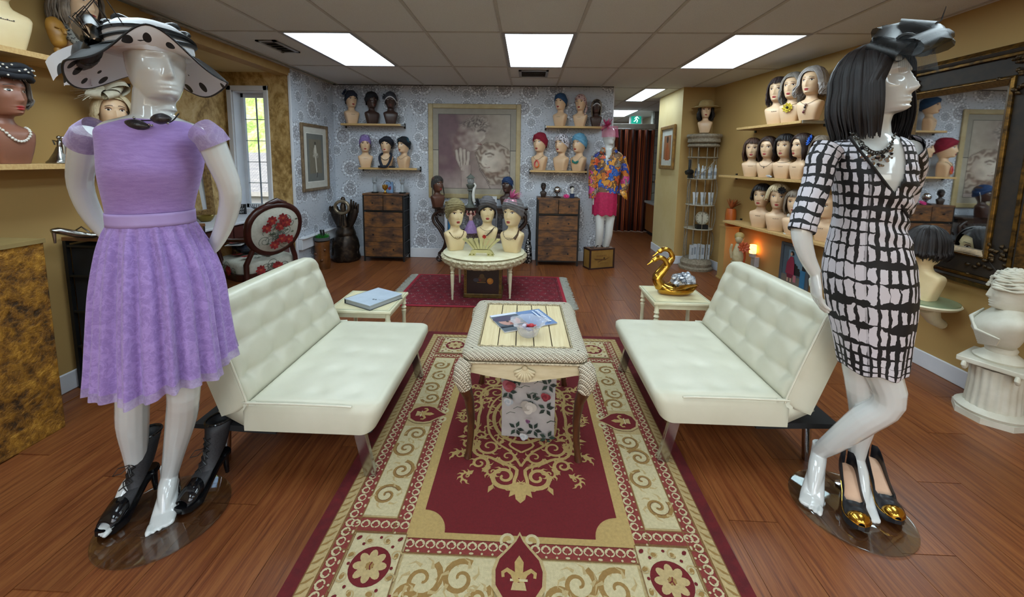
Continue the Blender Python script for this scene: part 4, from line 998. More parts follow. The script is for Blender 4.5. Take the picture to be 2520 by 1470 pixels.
def rug_small():
    c = V((-.44, 4.32, 0)); t = thing('fringed_rug', 'smaller red fringed rug under the round table', 'rug', c, .012); HX, HY = .865, .545
    M().box(-HX, HX, -HY, HY, .0005, .007).obj('rug_base', mat('rug_crimson', '#7d1a2a', .95, c2='#651322', sc=12, bump=.7, bsc=300), t, smooth=0)
    A = Art((0, 0, .0073), eps=.0003); R = random.Random(5)
    A.k = 0; A.frame(-HX, -HY, HX, HY, .03, '#a02034'); A.frame(-HX+.05, -HY+.05, HX-.05, HY-.05, .012, '#5a1420')
    for i in range(17):
        for j in range(11):
            x = lerp(-HX+.08, HX-.08, i/16)+(.025 if j % 2 else -.025); y = lerp(-HY+.07, HY-.07, j/10)
            A.k = 2
            for k in range(6): a = k*1.047+i; A.disc(x+.018*cos(a), y+.018*sin(a), .0075, ('#8f8a86', '#4a2a34', '#7f5a5e')[(i+j+k) % 3], .0035, 6, a, False)
            if (i+j) % 2: A.disc(x, y, .006, '#a09a92', n=6, up=False)
            for _ in range(3): A.disc(x+R.uniform(-.05, .05), y+R.uniform(-.05, .05), .0035, R.choice(('#9a8f8a', '#501a26', '#6a5a62')), n=5, up=False)
    A.obj('woven_pattern', PILE, t, smooth=0)
    for sx in (-1, 1):
        q = M(); q.box(min(sx*HX, sx*(HX+.02)), max(sx*HX, sx*(HX+.02)), -HY, HY, .001, .006)
        for i in range(100):
            y = lerp(-HY, HY, (i+.5)/100); yy = y+R.uniform(-.015, .015); q.tube([(sx*(HX+.015), y, .004), (sx*(HX+.05), (y+yy)/2, .005), (sx*(HX+.09+R.uniform(-.012, .012)), yy, .003)], [.004, .005, .003], 4)
        stuff(q.obj('fringe', mat('fringe_cotton', '#9c9a90', .9, c2='#85837a', sc=60), t))
rug_small()
# ============================================================ mannequins, their clothes and shoes
GLOSS = mat('glossy_white_mannequin', '#cbcecd', .14, c2='#c5c9c8', sc=3, Coat_Weight=.5, Coat_Roughness=.04)
def inpoly(x, y, P):
    c = False; n = len(P)
    for i in range(n):
        (x1, y1), (x2, y2) = P[i], P[(i+1) % n]
        if (y1 > y) != (y2 > y) and x < (x2-x1)*(y-y1)/(y2-y1)+x1: c = not c
    return c
def sil(rows, Y, dr, n=56, k=40, grow=0, fn=None, rowsY=None):
    """rings from silhouette rows (py, xl, xr, front depth, back depth) standing at depth Y"""
    R_ = []
    for py, xl, xr, fd, bd in catmull(rows, k):
        c = ay((xl+xr)/2, py, Y); d = V((c.x, c.y, 0)).normalized(); k0 = c.x*d.x+c.y*d.y       # vertical plane through c, square to the line of sight
        a, b = [CAM+r_*(k0/(r_.x*d.x+r_.y*d.y)) for r_ in (ray(xl, py), ray(xr, py))]
        R_.append((V(((a.x+b.x)/2, (a.y+b.y)/2, c.z)), V((a.x-b.x, a.y-b.y, 0)).length/2*.99+grow, fd+grow, bd+grow, d))
    rings = []
    for i, (c, w_, fd, bd, d) in enumerate(R_):
        ring = []; sd_ = V((d.y, -d.x, 0))
        for j in range(n):
            t = 2*pi*j/n; s_, c_ = sin(t), cos(t); e = fn(i/(k-1), t) if fn else (0, 0)
            ring.append(c+sd_*(s_*(w_+e[0]))-d*(c_*((fd if c_ > 0 else bd)+e[0]))+V((0, 0, e[1])))
        rings.append(ring)
    return rings
def head_at(q, c, yaw, sc=1.1, tilt=0, z0=.2):
    mx = Matrix.Translation(c) @ Matrix.Rotation(yaw, 4, 'Z') @ Matrix.Rotation(tilt, 4, 'X') @ Matrix.Scale(sc, 4) @ Matrix.Translation((0, 0, -.318))
    h = M().loft(head_rings(z0, 72, 90, 1.7)); q.merge(h, mx); return mx
def limb(q, pts, rs, n=14, k=18):
    p = catmull([tuple(a) for a in pts], k); r = [x[0] for x in catmull([(a,) for a in rs], k)]; q.tube(p, r, n)
def foot(q, ankle, toe, ra=.03, toes=True, side=1, ws=1.0):
    ankle, toe = V(ankle), V(toe); d = (toe-ankle); dh = V((d.x, d.y, 0)).normalized(); sdv = V((-dh.y, dh.x, 0)); upn = V((0, 0, 1))
    heel = ankle - dh*.022 - V((0, 0, .045)); ball = toe - dh*.065 + V((0, 0, .008)); mid = heel.lerp(ball, .5)+V((0, 0, .018))
    secs = [(heel-dh*.012, .016, .022), (heel, .027, .035), (heel.lerp(mid, .5)+V((0, 0, .014)), .030, .040), (mid, .033, .032), (ball, .043, .019), (ball.lerp(toe, .5), .041, .0125), (toe-dh*.012, .034, .009)]
    rings = []
    for i, (c, w_, h_) in enumerate(secs):
        t = (secs[min(i+1, 6)][0]-secs[max(i-1, 0)][0]).normalized(); nn = sdv.cross(t)*-1
        if nn.z < 0: nn = -nn
        rings.append([c+sdv*(ws*w_*cos(2*pi*j/16))+nn*(h_*sin(2*pi*j/16)) for j in range(16)])
    q.loft(rings); limb(q, [ankle+V((0, 0, .05)), ankle, ankle.lerp(ball, .35)+V((0, 0, .012)), ankle.lerp(ball, .7)+V((0, 0, .008)), ball], [ra*.98, ra*1.03, ra*1.08, ra*.9, ra*.6], 14, 14); q.tube([ankle+V((0, 0, .03))-dh*.006, heel-dh*.002], [ra*.8, ra*.75], 12)
    for i in range(5):
        o = (i-2)*.0168*ws; L = (.010, .006, .002, -.005, -.013)[i if side > 0 else 4-i]*1.2; r = .0095 if (i == 0 and side > 0) or (i == 4 and side < 0) else .0072
        c = toe-dh*.020+sdv*o*(1)+V((0, 0, .001)); q.tube([c-dh*.012+V((0, 0, .004)), c+dh*(.008+L)+V((0, 0, .001)), c+dh*(.018+L)-V((0, 0, .002))], [r*1.05, r*1.1, r*.6], 8)
def hand(q, wrist, d, pn, L=.17):
    """relaxed hand: d towards the fingertips, pn the palm normal"""
    wrist, d, pn = V(wrist), V(d).normalized(), V(pn).normalized(); s_ = d.cross(pn).normalized(); pn = s_.cross(d)
    rings = []
    for u, w_, h_ in ((0, .021, .016), (.02, .026, .015), (.05, .035, .014), (.08, .038, .012), (.092, .035, .009)):
        c = wrist+d*u; rings.append([c+s_*(w_*cos(2*pi*j/14))+pn*(h_*sin(2*pi*j/14)) for j in range(14)])
    q.loft(rings)
    for i, (o, l_) in enumerate(((-.027, .062), (-.009, .074), (.009, .070), (.026, .055))):
        b = wrist+d*.082+s_*o; q.tube([b, b+d*l_*.4+pn*.006, b+d*l_*.75+pn*.018, b+d*l_*.98+pn*.033], [.0085, .008, .0072, .0055], 8)
    b = wrist+d*.03-s_*.028; q.tube([b, b+d*.028-s_*.018+pn*.006, b+d*.052-s_*.022+pn*.014, b+d*.07-s_*.018+pn*.02], [.011, .0095, .0085, .006], 8)
def body_obj(q, t, c, vox=.0038, m=GLOSS):
    o = q.obj('body', m, t, -V(c), smooth=0)
    r = o.modifiers.new('remesh', 'REMESH'); r.mode = 'VOXEL'; r.voxel_size = vox; r.use_smooth_shade = True
    s_ = o.modifiers.new('smooth', 'SMOOTH'); s_.factor = .5; s_.iterations = 2; return o
def m_glassbase():
    t = NT('tinted_glass_plate'); mx = t.n('MixShader'); n = t.noise(t.coord(), 6, 3)
    t.set(mx.inputs[0], t.math('MULTIPLY_ADD', t.n('LayerWeight', {0: .35}).outputs['Facing'], .3, .04)); t.set(mx.inputs[1], t.n('BsdfTransparent', {0: t.mix(n, (.86, .88, .875, 1), (.83, .86, .855, 1))})); t.set(mx.inputs[2], t.n('BsdfGlossy', {0: (.9, .95, .95, 1), 'Roughness': .04}))
    t.t.links.new(mx.outputs[0], t.t.nodes['Material Output'].inputs[0]); return t.m
GLASSB = m_glassbase()
def stand(t, c, r, leg):
    M().lathe([(.002, .001), (r-.004, .001), (r, .003), (r, .008), (r-.004, .0095), (.002, .0095)], 64).obj('glass_base', GLASSB, t, (0, 0, .0005), smooth=40)
    q = M(); l_ = V(leg)-V(c); q.tube([(l_.x*.6, l_.y*.6+.05, .008), (l_.x, l_.y+.03, .2)], .008, 10); q.lathe([(.001, .0095), (.028, .0095), (.028, .016), (.01, .022), (.001, .022)], 20, (l_.x*.6, l_.y*.6+.05, 0)); q.obj('support_rod', CHROME, t)
# ------------------------------------------------------------ lilac mannequin
YL_ = 1.40
P = lambda x, y, Y=YL_: ay(x, y, Y)
cL = V((-1.405, 1.405, 0))
mL = thing('mannequin', 'glossy white mannequin wearing the lilac dress and polka-dot hat', 'mannequin', cL)
q = M()
torso = [(268, 330, 418, .052, .055), (282, 326, 428, .055, .06), (294, 292, 462, .06, .065), (308, 246, 500, .075, .075), (330, 228, 508, .09, .085), (370, 236, 500, .105, .085), (420, 242, 492, .12, .08), (470, 252, 482, .10, .08), (530, 266, 470, .085, .08), (600, 262, 490, .10, .10), (660, 258, 505, .11, .12), (720, 262, 500, .11, .12), (760, 275, 490, .08, .09)]
q.loft(sil(torso, YL_, 1, 40, 40))
q.tube([P(378, 292), P(376, 262), P(378, 225)], [.062, .056, .055], 18)
HL = head_at(q, P(386, 163), 1.05, 1.12, -.03)
limb(q, [P(215, 322), P(205, 380, 1.42), P(197, 450, 1.46), P(222, 520, 1.50), P(262, 575, 1.53), P(300, 600, 1.54)], [.046, .043, .038, .034, .026, .022])
limb(q, [P(512, 330), P(535, 385, 1.42), P(566, 465, 1.46), P(560, 530, 1.50), P(530, 600, 1.53), P(490, 640, 1.54)], [.044, .042, .037, .034, .026, .022])
hand(q, P(300, 600, 1.54), (1, .1, -.3), (0, -1, 0)); hand(q, P(490, 640, 1.54), (-1, .1, -.2), (0, -1, 0))
aL = P(338, 1168, 1.47); tL = az(236, 1318, .03)+V((.01, .0, 0))
aR = P(417, 1172, 1.475); tR = az(392, 1306, .014)
limb(q, [P(318, 740, 1.42), P(322, 880, 1.40), P(326, 970, 1.395), P(326, 1040, 1.42), P(333, 1110, 1.455), aL], [.085, .068, .052, .051, .040, .030])
limb(q, [P(440, 740, 1.42), P(450, 880, 1.39), P(452, 965, 1.375), P(447, 1030, 1.415), P(430, 1110, 1.45), aR], [.085, .066, .051, .050, .038, .029])
foot(q, aL, tL, .028, side=-1, ws=.72); foot(q, aR, tR, .029, side=1)
body_obj(q, mL, cL); stand(mL, cL, .215, aR)
# dress
def m_lace(name, c, c2, sc=1):
    t = NT(name); co = t.coord(); v = t.n('TexVoronoi', {'Vector': t.mapping(co, (1, 1, 1)), 'Scale': 46.*sc}, feature='DISTANCE_TO_EDGE').outputs[0]; n = t.noise(co, 26*sc, 5, .7, 1.5)
    f = t.math('ADD', t.math('MULTIPLY', t.ramp(v, [(.0, 1.), (.12, 0.)]), .3), t.math('MULTIPLY', t.ramp(n, [(.46, 0.), (.54, 1.)]), .6), clamp=True)
    t.bump(f, .35, .003); return t.out(t.mix(f, rgba(c), rgba(c2)), .75, 0, Sheen_Weight=.25)
LACE = m_lace('lilac_lace', '#8d72b4', '#a78bcd'); BODICE = mat('lilac_bodice_cloth', '#a487c9', .7, c2='#9678bd', sc=25, stretch=(1, 1, 5), bump=.4, bsc=120, Sheen_Weight=.2)
RIBBON = mat('lilac_ribbon', '#ac96cd', .5, c2='#a58ec7'); SHEER = m_lace('lilac_sheer_lace', '#9a86b8', '#b3a2d0'); 
SHEER.node_tree.nodes['Principled BSDF'].inputs['Alpha'].default_value = .72
dr = thing('lilac_dress', 'lilac lace dress with cap sleeves and gathered skirt', 'dress', cL)
bod = [(297, 290, 466, .062, .068), (303, 268, 484, .072, .075), (312, 246, 500, .085, .085), (326, 228, 511, .10, .092), (350, 229, 509, .115, .094), (390, 232, 505, .135, .092), (420, 234, 501, .146, .09), (450, 239, 494, .135, .088), (490, 249, 484, .112, .088), (522, 256, 479, .103, .09)]
M().loft(sil(bod, YL_, 1, 64, 34), True, (False, False)).obj('bodice', BODICE, dr, -cL, smooth=80, solid=.002)
M().loft(sil([(519, 253, 482, .108, .094), (534, 254, 483, .109, .095), (550, 256, 485, .11, .096)], YL_, 1, 64, 5), True, (False, False)).obj('waistband', RIBBON, dr, -cL, smooth=80, solid=.003)
def pleat(u, t):
    a = u**.8; k = sin(t*17+2.1*sin(t*3)+.6)+.5*sin(t*31+1.3*sin(t*2)); return (.016*a*k+.004*k*(1-a)*min(1, u*8), .012*u**6*sin(t*5+1)+.03*u**4*max(0, sin(t-.3)))
sk = [(548, 258, 482, .108, .095), (580, 248, 496, .125, .11), (620, 238, 517, .145, .13), (700, 225, 546, .175, .16), (800, 219, 561, .195, .175), (870, 216, 571, .200, .185), (905, 214, 576, .202, .19)]
M().loft(sil(sk, YL_, 1, 240, 46, fn=pleat), True, (False, False)).obj('skirt', LACE, dr, -cL, smooth=80)
hem = sil(sk, YL_, 1, 240, 46, fn=pleat)[-1]
M().loft([hem, [p+V((0, 0, -.03))+(p-V((cL.x, cL.y, p.z)))*.02 for p in hem]], True, (False, False)).obj('sheer_hem', SHEER, dr, -cL, smooth=80)
for a, b, c_ in ((P(240, 316), P(217, 331), P(204, 356, 1.41)), (P(494, 320), P(515, 336), P(530, 358, 1.41))):
    q = M(); q.tube([a, a.lerp(b, .5), b, c_], [.046, .0475, .0490, .0515], 24, (False, False)); q.obj('cap_sleeve', SHEER, dr, -cL, smooth=80)
# necklace
nk = thing('leaf_necklace', 'black cord necklace with two dark leaf pendants on the lilac mannequin', 'necklace', P(378, 290)); o_ = nk.location.copy()
CORD = mat('black_cord', '#111012', .4); LEAF = mat('black_leaf_bead', '#1c1b1d', .3, c2='#34323a', sc=50, bump=.5)
pts = [P(312, 275, 1.385), P(322, 288, 1.37), P(345, 296, 1.335), P(375, 297, 1.328), P(405, 303, 1.33), P(425, 297, 1.345), P(440, 280, 1.38)]
M().tube([p-o_ for p in catmull([tuple(a) for a in pts], 24) for p in [V(p)]], .0022, 6).obj('cord', CORD, nk)
for (x0, y0, x1, y1) in ((303, 303, 366, 312), (372, 293, 420, 292)):
    a, b = P(x0, y0, 1.318), P(x1, y1, 1.318); n = 9
    q = M(); q.tube([a.lerp(b, i/n)-o_ for i in range(n+1)], [.0185*sin(pi*(.06+.88*i/n))**.8 for i in range(n+1)], 12, flat=1, up=(0, 1, 0)); q.obj('leaf_pendant', LEAF, nk)
for x, y in ((367, 307), (374, 309), (413, 303), (330, 290)): M().ell(P(x, y, 1.32)-o_, .0042, 8, 6).obj('silver_bead', SILVER, nk)
# hat
def m_dots():
    t = NT('polka_dot_organza'); v = t.n('TexVoronoi', {'Vector': t.mapping(t.coord(), (1, 1, .45)), 'Scale': 21., 'Randomness': .35}).outputs[0]
    f = t.math('LESS_THAN', v, .29); return t.out(t.mix(f, rgba('#d8dbe0'), rgba('#16171a')), .55, 0)
def m_organza(name, c, al): 
    t = NT(name); n = t.noise(t.coord(), 60, 3); return t.out(t.mix(n, rgba(c), (*[x*.7 for x in lin(c)], 1)), .45, 0, Alpha=al)
DOTS = m_dots(); SHB = m_organza('black_sheer_organza', '#101216', .82); HATW = mat('white_hat_cloth', '#d4d6da', .7, c2='#c3c6cc', sc=20)
hc = P(368, 128, 1.41); hat = thing('sun_hat', 'wide brimmed black and white polka-dot hat on the lilac mannequin', 'hat', hc, .72)
UNR = Matrix.Rotation(-.72, 4, 'Z')
cr = M().lathe([(.118, -.015), (.122, .01), (.120, .035), (.108, .065), (.082, .088), (.045, .099), (.005, .102)], 40, wob=lambda t, z: 1+.03*sin(t*3+z*60)+.015*sin(7*t+90*z)); cr.obj('crown', HATW, hat, smooth=70)
def brim(u, v):
    t = 2*pi*u; r = lerp(.116, .222+.018*sin(2*t+.6), v); s_, c_ = sin(t), cos(t)
    dz = -.10*v**1.4*abs(s_)**1.6 + .045*v*max(0, c_)**.7 - .05*v*max(0, -c_) + .020*v*sin(4*t+1.2)
    if c_ > .3: r *= 1-.42*v*(c_-.3)
    return (s_*r, -c_*r*.95, -.012+dz)
M().grid(brim, 97, 14).obj('brim_underside', DOTS, hat, smooth=80)
M().grid(lambda u, v: tuple(V(brim(u, lerp(0, 1.0, v)))+V((0, 0, .006+.006*(1-v)))), 97, 14).obj('brim_top', SHB, hat, smooth=80)
q = M(); rim_ = [V(brim(i/96, 1))+V((0, 0, .003)) for i in range(97)]; q.tube(rim_, .0035, 6); q.obj('brim_wire', SHB, hat)
q = M()
for k in range(3): q.tube([(.123*sin(t)*(1-.02*k), -.123*cos(t)*(1-.02*k), .012+.014*k+.02*sin(t+.7*k)) for t in [2*pi*i/48 for i in range(49)]], .012, 6, flat=.5)
q.obj('hat_band', SHB, hat, smooth=70)
for k, (z0, tt) in enumerate(((.075, .3), (.09, -.2))): M().tube([(.112*cos(a)*lerp(1, .75, k), .02*tt+.1*sin(a)*tt, z0+.012*sin(3*a)) for a in [pi*i/16 for i in range(17)]], .007, 6).obj('crown_ribbon', SHB, hat)
bw = (-.105, -.075, .0)
loops(bw, (-.5, -.8, .2), .085, 7, 11, .42).xf(UNR).obj('bow', SHB, hat, smooth=80)
q = M(); q.grid(lambda u, v: (-.10-.13*u-.02*v, -.09+.02*sin(u*5), -.005-.065*u*u-.02*u+(v-.5)*.075*(1-.2*u)), 12, 5); q.xf(UNR).obj('bow_tail', DOTS, hat, smooth=80)
q = M(); q.grid(lambda u, v: (-.20-.09*u, -.02+.02*sin(u*6), -.09-.02*u+(v-.5)*.05*(1-.5*u)), 12, 5); q.xf(UNR).obj('bow_tail', DOTS, hat, smooth=80)
q = M()
for k in range(4): a = -.4+.25*k; q.tube([(-.09, -.11, .02), (-.10+.05*a, -.14, .07), (-.06+.12*a, -.13, .085+.02*k), (-.02+.16*a, -.12, .05)], .0018, 5)
q.xf(UNR).obj('quill_loops', CORD, hat)
# ------------------------------------------------------------ booties
PATENT = mat('black_patent', '#0c0c0e', .12, c2='#141417'); MESHB = mat('black_mesh_cloth', '#1a1a1d', .6, c2='#2a2a2e', sc=200)
def bootie(label, toe, heel, lean=0, group='black lace-up booties'):
    toe, heel = V(toe), V(heel); d = toe-heel; d.z = 0; d.normalize(); t = thing('lace_up_bootie', label, 'shoe', (heel.x, heel.y, heel.z), atan2(d.y, d.x), group)
    secs = [(.226, .030, .010, .008, 0), (.215, .033, .026, .016, .1), (.19, .042, .036, .024, .2), (.155, .058, .040, .034, .5), (.12, .082, .037, .044, .75), (.085, .112, .034, .052, .95), (.055, .148, .033, .054, 1.25), (.04, .19, .036, .050, 1.5), (.028, .235, .042, .052, 1.55), (.02, .272, .046, .056, 1.6)]
    rings = []
    for x, z, w_, h_, a in secs:
        nx = V((-sin(a) if a < 1.4 else -1, 0, cos(a) if a < 1.4 else 0)).normalized()
        nx = V((-sin(a), 0, cos(a)))*-1
        rings.append([V((x+lean*(z-.1) if z > .1 else x, 0, z))+V((0, 1, 0))*(w_*cos(2*pi*j/20))-nx*(h_*sin(2*pi*j/20)) for j in range(20)])
    M().loft(rings[1:], True, (False, False)).obj('upper', MESHB, t, smooth=70, solid=.003)
    M().loft(rings[1:4], True, (False, False)).obj('toe_cap', PATENT, t, smooth=70, solid=.006)
    q = M(); q.loft([[V((x, s_*w_, z)) for s_ in (-1, 1)]+[V((x, s_*w_, z-th)) for s_ in (1, -1)] for x, z, w_, th in ((.232, .03, .018, .022), (.21, .026, .036, .024), (.16, .027, .041, .025), (.12, .045, .034, .014), (.06, .088, .028, .012), (.0, .112, .027, .014), (-.012, .112, .012, .014))]); q.obj('platform_sole', PATENT, t, smooth=40)
    q = M(); q.tube([(.012, 0, .112), (.004, 0, .07), (.0, 0, .0)], [.024, .014, .008], 12); q.obj('stiletto_heel', PATENT, t)
    q = M(); top_ = rings[-1]; q.tube(top_+[top_[0], top_[1]], .005, 6); q.obj('collar', PATENT, t)
    fr_ = [(.135, .108), (.115, .128), (.102, .150), (.092, .175), (.088, .20), (.086, .225)]
    for i, (x, z) in enumerate(fr_[:-1]):
        x2, z2 = fr_[i+1]
        for s_ in (-1, 1): M().tube([(x, s_*.016, z), ((x+x2)/2+.006, 0, (z+z2)/2+.004), (x2, -s_*.016, z2)], .0022, 5).obj('lace', CORD, t)
    for s_ in (-1, 1): M().tube([(.10, 0, .19), (.125, s_*.02, .195), (.135, s_*.035, .17), (.115, s_*.02, .165), (.10, 0, .188)], .0018, 5).obj('lace_bow', CORD, t)
    return t
hL = V((aL.x+.02, aL.y+.02, .012)); tL0 = V((tL.x, tL.y, .012))
dd = (tL0-hL); dd.z = 0; dd.normalize()
bootie('black mesh lace-up bootie worn on the lilac mannequin\'s foot', tL0, tL0-dd*.235+V((0, 0, 0)))
b0 = az(437, 1272, .012); b1 = az(528, 1190, .012); dd = (b0-b1).normalized()
bootie('black mesh lace-up bootie standing empty beside the bare mannequin foot', b0, b0-dd*.235)
# ------------------------------------------------------------ black and white mannequin
YR_ = 1.58
P = lambda x, y, Y=YR_: ay(x, y, Y)
cR = V((1.375, 1.59, 0))
mR = thing('mannequin', 'glossy white mannequin wearing the black and white wrap dress', 'mannequin', cR)
q = M()
tr = [(300, 2115, 2180, .05, .055), (325, 2095, 2190, .06, .06), (345, 2062, 2225, .07, .075), (362, 2035, 2246, .085, .085), (400, 2032, 2254, .11, .09), (445, 2042, 2258, .13, .09), (500, 2052, 2240, .11, .09), (550, 2054, 2230, .105, .09), (600, 2042, 2242, .115, .11), (660, 2028, 2256, .125, .13), (720, 2028, 2256, .125, .13), (790, 2050, 2240, .10, .10), (830, 2080, 2210, .07, .07)]
q.loft(sil(tr, YR_, 1, 40, 40))
q.tube([P(2140, 335), P(2145, 300), P(2158, 262)], [.062, .054, .053], 18)
HRm = head_at(q, P(2158, 205), .42, 1.14, -.1)
limb(q, [P(2030, 372), P(2010, 450, 1.56), P(1982, 530, 1.54), P(1972, 575, 1.53), P(1985, 630, 1.52), P(2006, 672, 1.51)], [.044, .042, .036, .034, .028, .021])
hand(q, P(2006, 672, 1.51), V((.12, -.05, -1)), V((1, -.2, 0)))
limb(q, [P(2232, 368, 1.6), P(2236, 430, 1.72), P(2215, 520, 1.82), P(2180, 590, 1.76), P(2150, 620, 1.70)], [.044, .042, .036, .028, .022])
kR = P(2190, 985, 1.53); hR_ = P(2008, 1122, 1.715); tR2 = az(1992, 1253, .014)
limb(q, [P(2120, 760, 1.58), P(2155, 880, 1.555), kR, P(2125, 1035, 1.58), P(2050, 1090, 1.66), hR_+V((.012, 0, .02))], [.085, .066, .051, .052, .040, .030])
foot(q, hR_+V((.012, 0, .01)), tR2, .029, side=-1)
aR2 = P(2108, 1130, 1.70); tR3 = az(2142, 1288, .014)
limb(q, [P(2150, 760, 1.60), P(2120, 880, 1.62), P(2118, 950, 1.62), P(2125, 1020, 1.66), P(2112, 1090, 1.69), aR2], [.085, .066, .052, .050, .038, .029])
foot(q, aR2, tR3, .029, side=1)
body_obj(q, mR, cR); stand(mR, cR, .212, aR2)
def m_bw():
    t = NT('black_white_brush_grid'); uv = t.attr(); po = t.coord(); n = t.n('TexNoise', {0: po, 'Scale': 30., 'Detail': 3.}); big = t.noise(po, 6.5, 2)
    d = t.n('VectorMath', {0: n.outputs['Color'], 1: (.5, .5, .5)}, operation='SUBTRACT').outputs[0]; d = t.n('VectorMath', {0: d, 'Scale': .55}, operation='SCALE').outputs[0]
    c = t.n('VectorMath', {0: uv, 1: d}, operation='ADD').outputs[0]; s_ = t.n('SeparateXYZ', {0: c})
    f = lambda o: t.math('ABSOLUTE', t.math('SUBTRACT', t.math('FRACT', s_.outputs[o]), .5))
    lim = t.math('MULTIPLY_ADD', big, -.85, .77); lim2 = t.math('MULTIPLY_ADD', t.noise(po, 9, 2), -.8, .76)
    w_ = t.math('MULTIPLY', t.math('LESS_THAN', f(0), lim), t.math('LESS_THAN', f(1), lim2))
    t.bump(n.outputs[0], .15, .003); return t.out(t.mix(w_, rgba('#0b0b10'), rgba('#c6c3cc')), .7)
BW = m_bw()
dR = thing('wrap_dress', 'black and white brush-check wrap dress with three-quarter sleeves', 'dress', cR)
def scale_uv(q, a, b): q.a = [(u*a, v*b, 0) for u, v, _ in q.a]; return q
def ruche(u, t):
    a = exp(-((u-.44)/.16)**2)*max(0, sin(t+.2)); return (.006*a*sin(u*90-t*3)+.004*sin(t*9+u*8)*u*u, .006*u**8*sin(t*6))
drr = [(338, 2082, 2218, .068, .072), (346, 2056, 2236, .078, .08), (358, 2036, 2250, .09, .088), (380, 2030, 2258, .105, .092), (410, 2034, 2263, .128, .094), (450, 2042, 2264, .14, .094), (490, 2048, 2250, .125, .094), (530, 2048, 2238, .115, .094), (570, 2040, 2242, .115, .10), (620, 2027, 2256, .12, .12), (680, 2018, 2266, .13, .138), (750, 2026, 2264, .13, .135), (820, 2042, 2252, .125, .125), (860, 2051, 2246, .12, .12), (885, 2056, 2242, .12, .118), (902, 2060, 2238, .118, .116)]
rg = sil(drr, YR_, 1, 128, 110, fn=ruche); q = M().loft(rg, True, (False, False)); scale_uv(q, 27, 21)
Vn = [(2098, 300), (2090, 336), (2112, 365), (2150, 412), (2188, 462), (2202, 476), (2226, 440), (2232, 400), (2218, 345), (2212, 300)]
keep = [i for i, f in enumerate(q.f) if not (V(q.v[f[0]]).xy.length < cR.xy.length-.01 and inpoly(*px(sum((V(q.v[k]) for k in f), V())/len(f)), Vn))]
q.f = [q.f[i] for i in keep]; q.c = [q.c[i] for i in keep]; q.obj('dress_body', BW, dR, -cR, smooth=80, solid=.002)
q = M(); edge = [(2090, 336), (2112, 366), (2150, 413), (2188, 463), (2215, 500), (2236, 535)]
q.tube([P(x, y, YR_-.100-.022*sin(pi*i/5)) for i, (x, y) in enumerate(edge)], .005, 6); q.obj('neckline_edge', mat('black_binding', '#101014', .7), dR, -cR)
q = M(); q.tube([P(x, y, YR_-o) for x, y, o in ((2216, 342, .06), (2226, 375, .085), (2234, 402, .098), (2228, 440, .108), (2203, 477, .114))], .005, 6); q.obj('neckline_edge', bpy.data.materials['black_binding'], dR, -cR)
q = M(); p = catmull([tuple(a) for a in (P(2040, 366), P(2022, 395, 1.57), P(2010, 450, 1.56), P(1986, 520, 1.545), P(1972, 570, 1.53))], 26); q.tube(p, [lerp(.050, .043, i/25) + .0015*sin(i*2.2) for i in range(26)], 32, (False, False)); scale_uv(q, 9, 9); q.obj('sleeve', BW, dR, -cR, smooth=80, solid=.002)
q = M(); p = catmull([tuple(a) for a in (P(2228, 362, 1.6), P(2240, 400, 1.66), P(2236, 440, 1.74), P(2215, 520, 1.83))], 20); q.tube(p, [lerp(.054, .043, i/19) for i in range(20)], 32, (False, False)); scale_uv(q, 9, 8); q.obj('sleeve', BW, dR, -cR, smooth=80, solid=.002)
# wig and fascinator
wg = wig('sleek black bob wig on the black and white dressed mannequin', HAIR['black'], tip=.145, vol=.014, fringe=0, n=320, name='bob_wig', thick=.011)
wg.matrix_world = HRm
FAS = m_organza('slate_organza', '#0d1114', .78); fc = HRm @ V((.012, -.065, .425)); fs = thing('fascinator', 'dark slate organza fascinator with rose and quill on the black wig', 'headpiece', fc)
def world_dir(v): return (HRm.to_3x3() @ V(v)).normalized()
loops((0, 0, -.005), world_dir((.1, -.3, 1))+(CAM-fc).normalized()*.7, .10, 10, 21, .5).obj('organza_loops', FAS, fs, smooth=80)
rs = M()
nd = (CAM-fc).normalized(); u_ = nd.orthogonal().normalized(); v_ = nd.cross(u_)
rs.tube([nd*(.03+.012*(1-i/60))+(u_*cos(i*.36)+v_*sin(i*.36))*(.034*(1-i/64)) for i in range(60)], [.006]*60, 5, flat=1.0); rs.obj('rolled_rose', mat('slate_satin', '#1c262c', .4, c2='#12191d'), fs, smooth=70)
M().tube([(0, -.02, .02), (.05, -.02, .035), (.095, -.02, .07), (.105, -.02, .115)], [.003, .003, .0025, .001], 6).obj('quill', CORD, fs)
def netf(u, v): a = lerp(-.9, 1.2, u); return tuple((HRm @ V((.095*sin(a)*(1+.1*v), -.118*cos(a)*(1+.12*v)-.01, lerp(.425, .318, v)))) - fc)
NETM = NT('fine_veil_net'); _u = NETM.attr(); _s = NETM.n('SeparateXYZ', {0: _u}); _g = lambda o, k: NETM.math('LESS_THAN', NETM.math('ABSOLUTE', NETM.math('SUBTRACT', NETM.math('FRACT', NETM.math('MULTIPLY', _s.outputs[o], k)), .5)), .2)
NETM.out(rgba('#2a3238'), .6, 0, Alpha=NETM.math('MULTIPLY_ADD', NETM.math('MAXIMUM', _g(0, 60.), _g(1, 34.)), .35, .05)); M().grid(netf, 30, 12).obj('veil', NETM.m, fs, smooth=80)
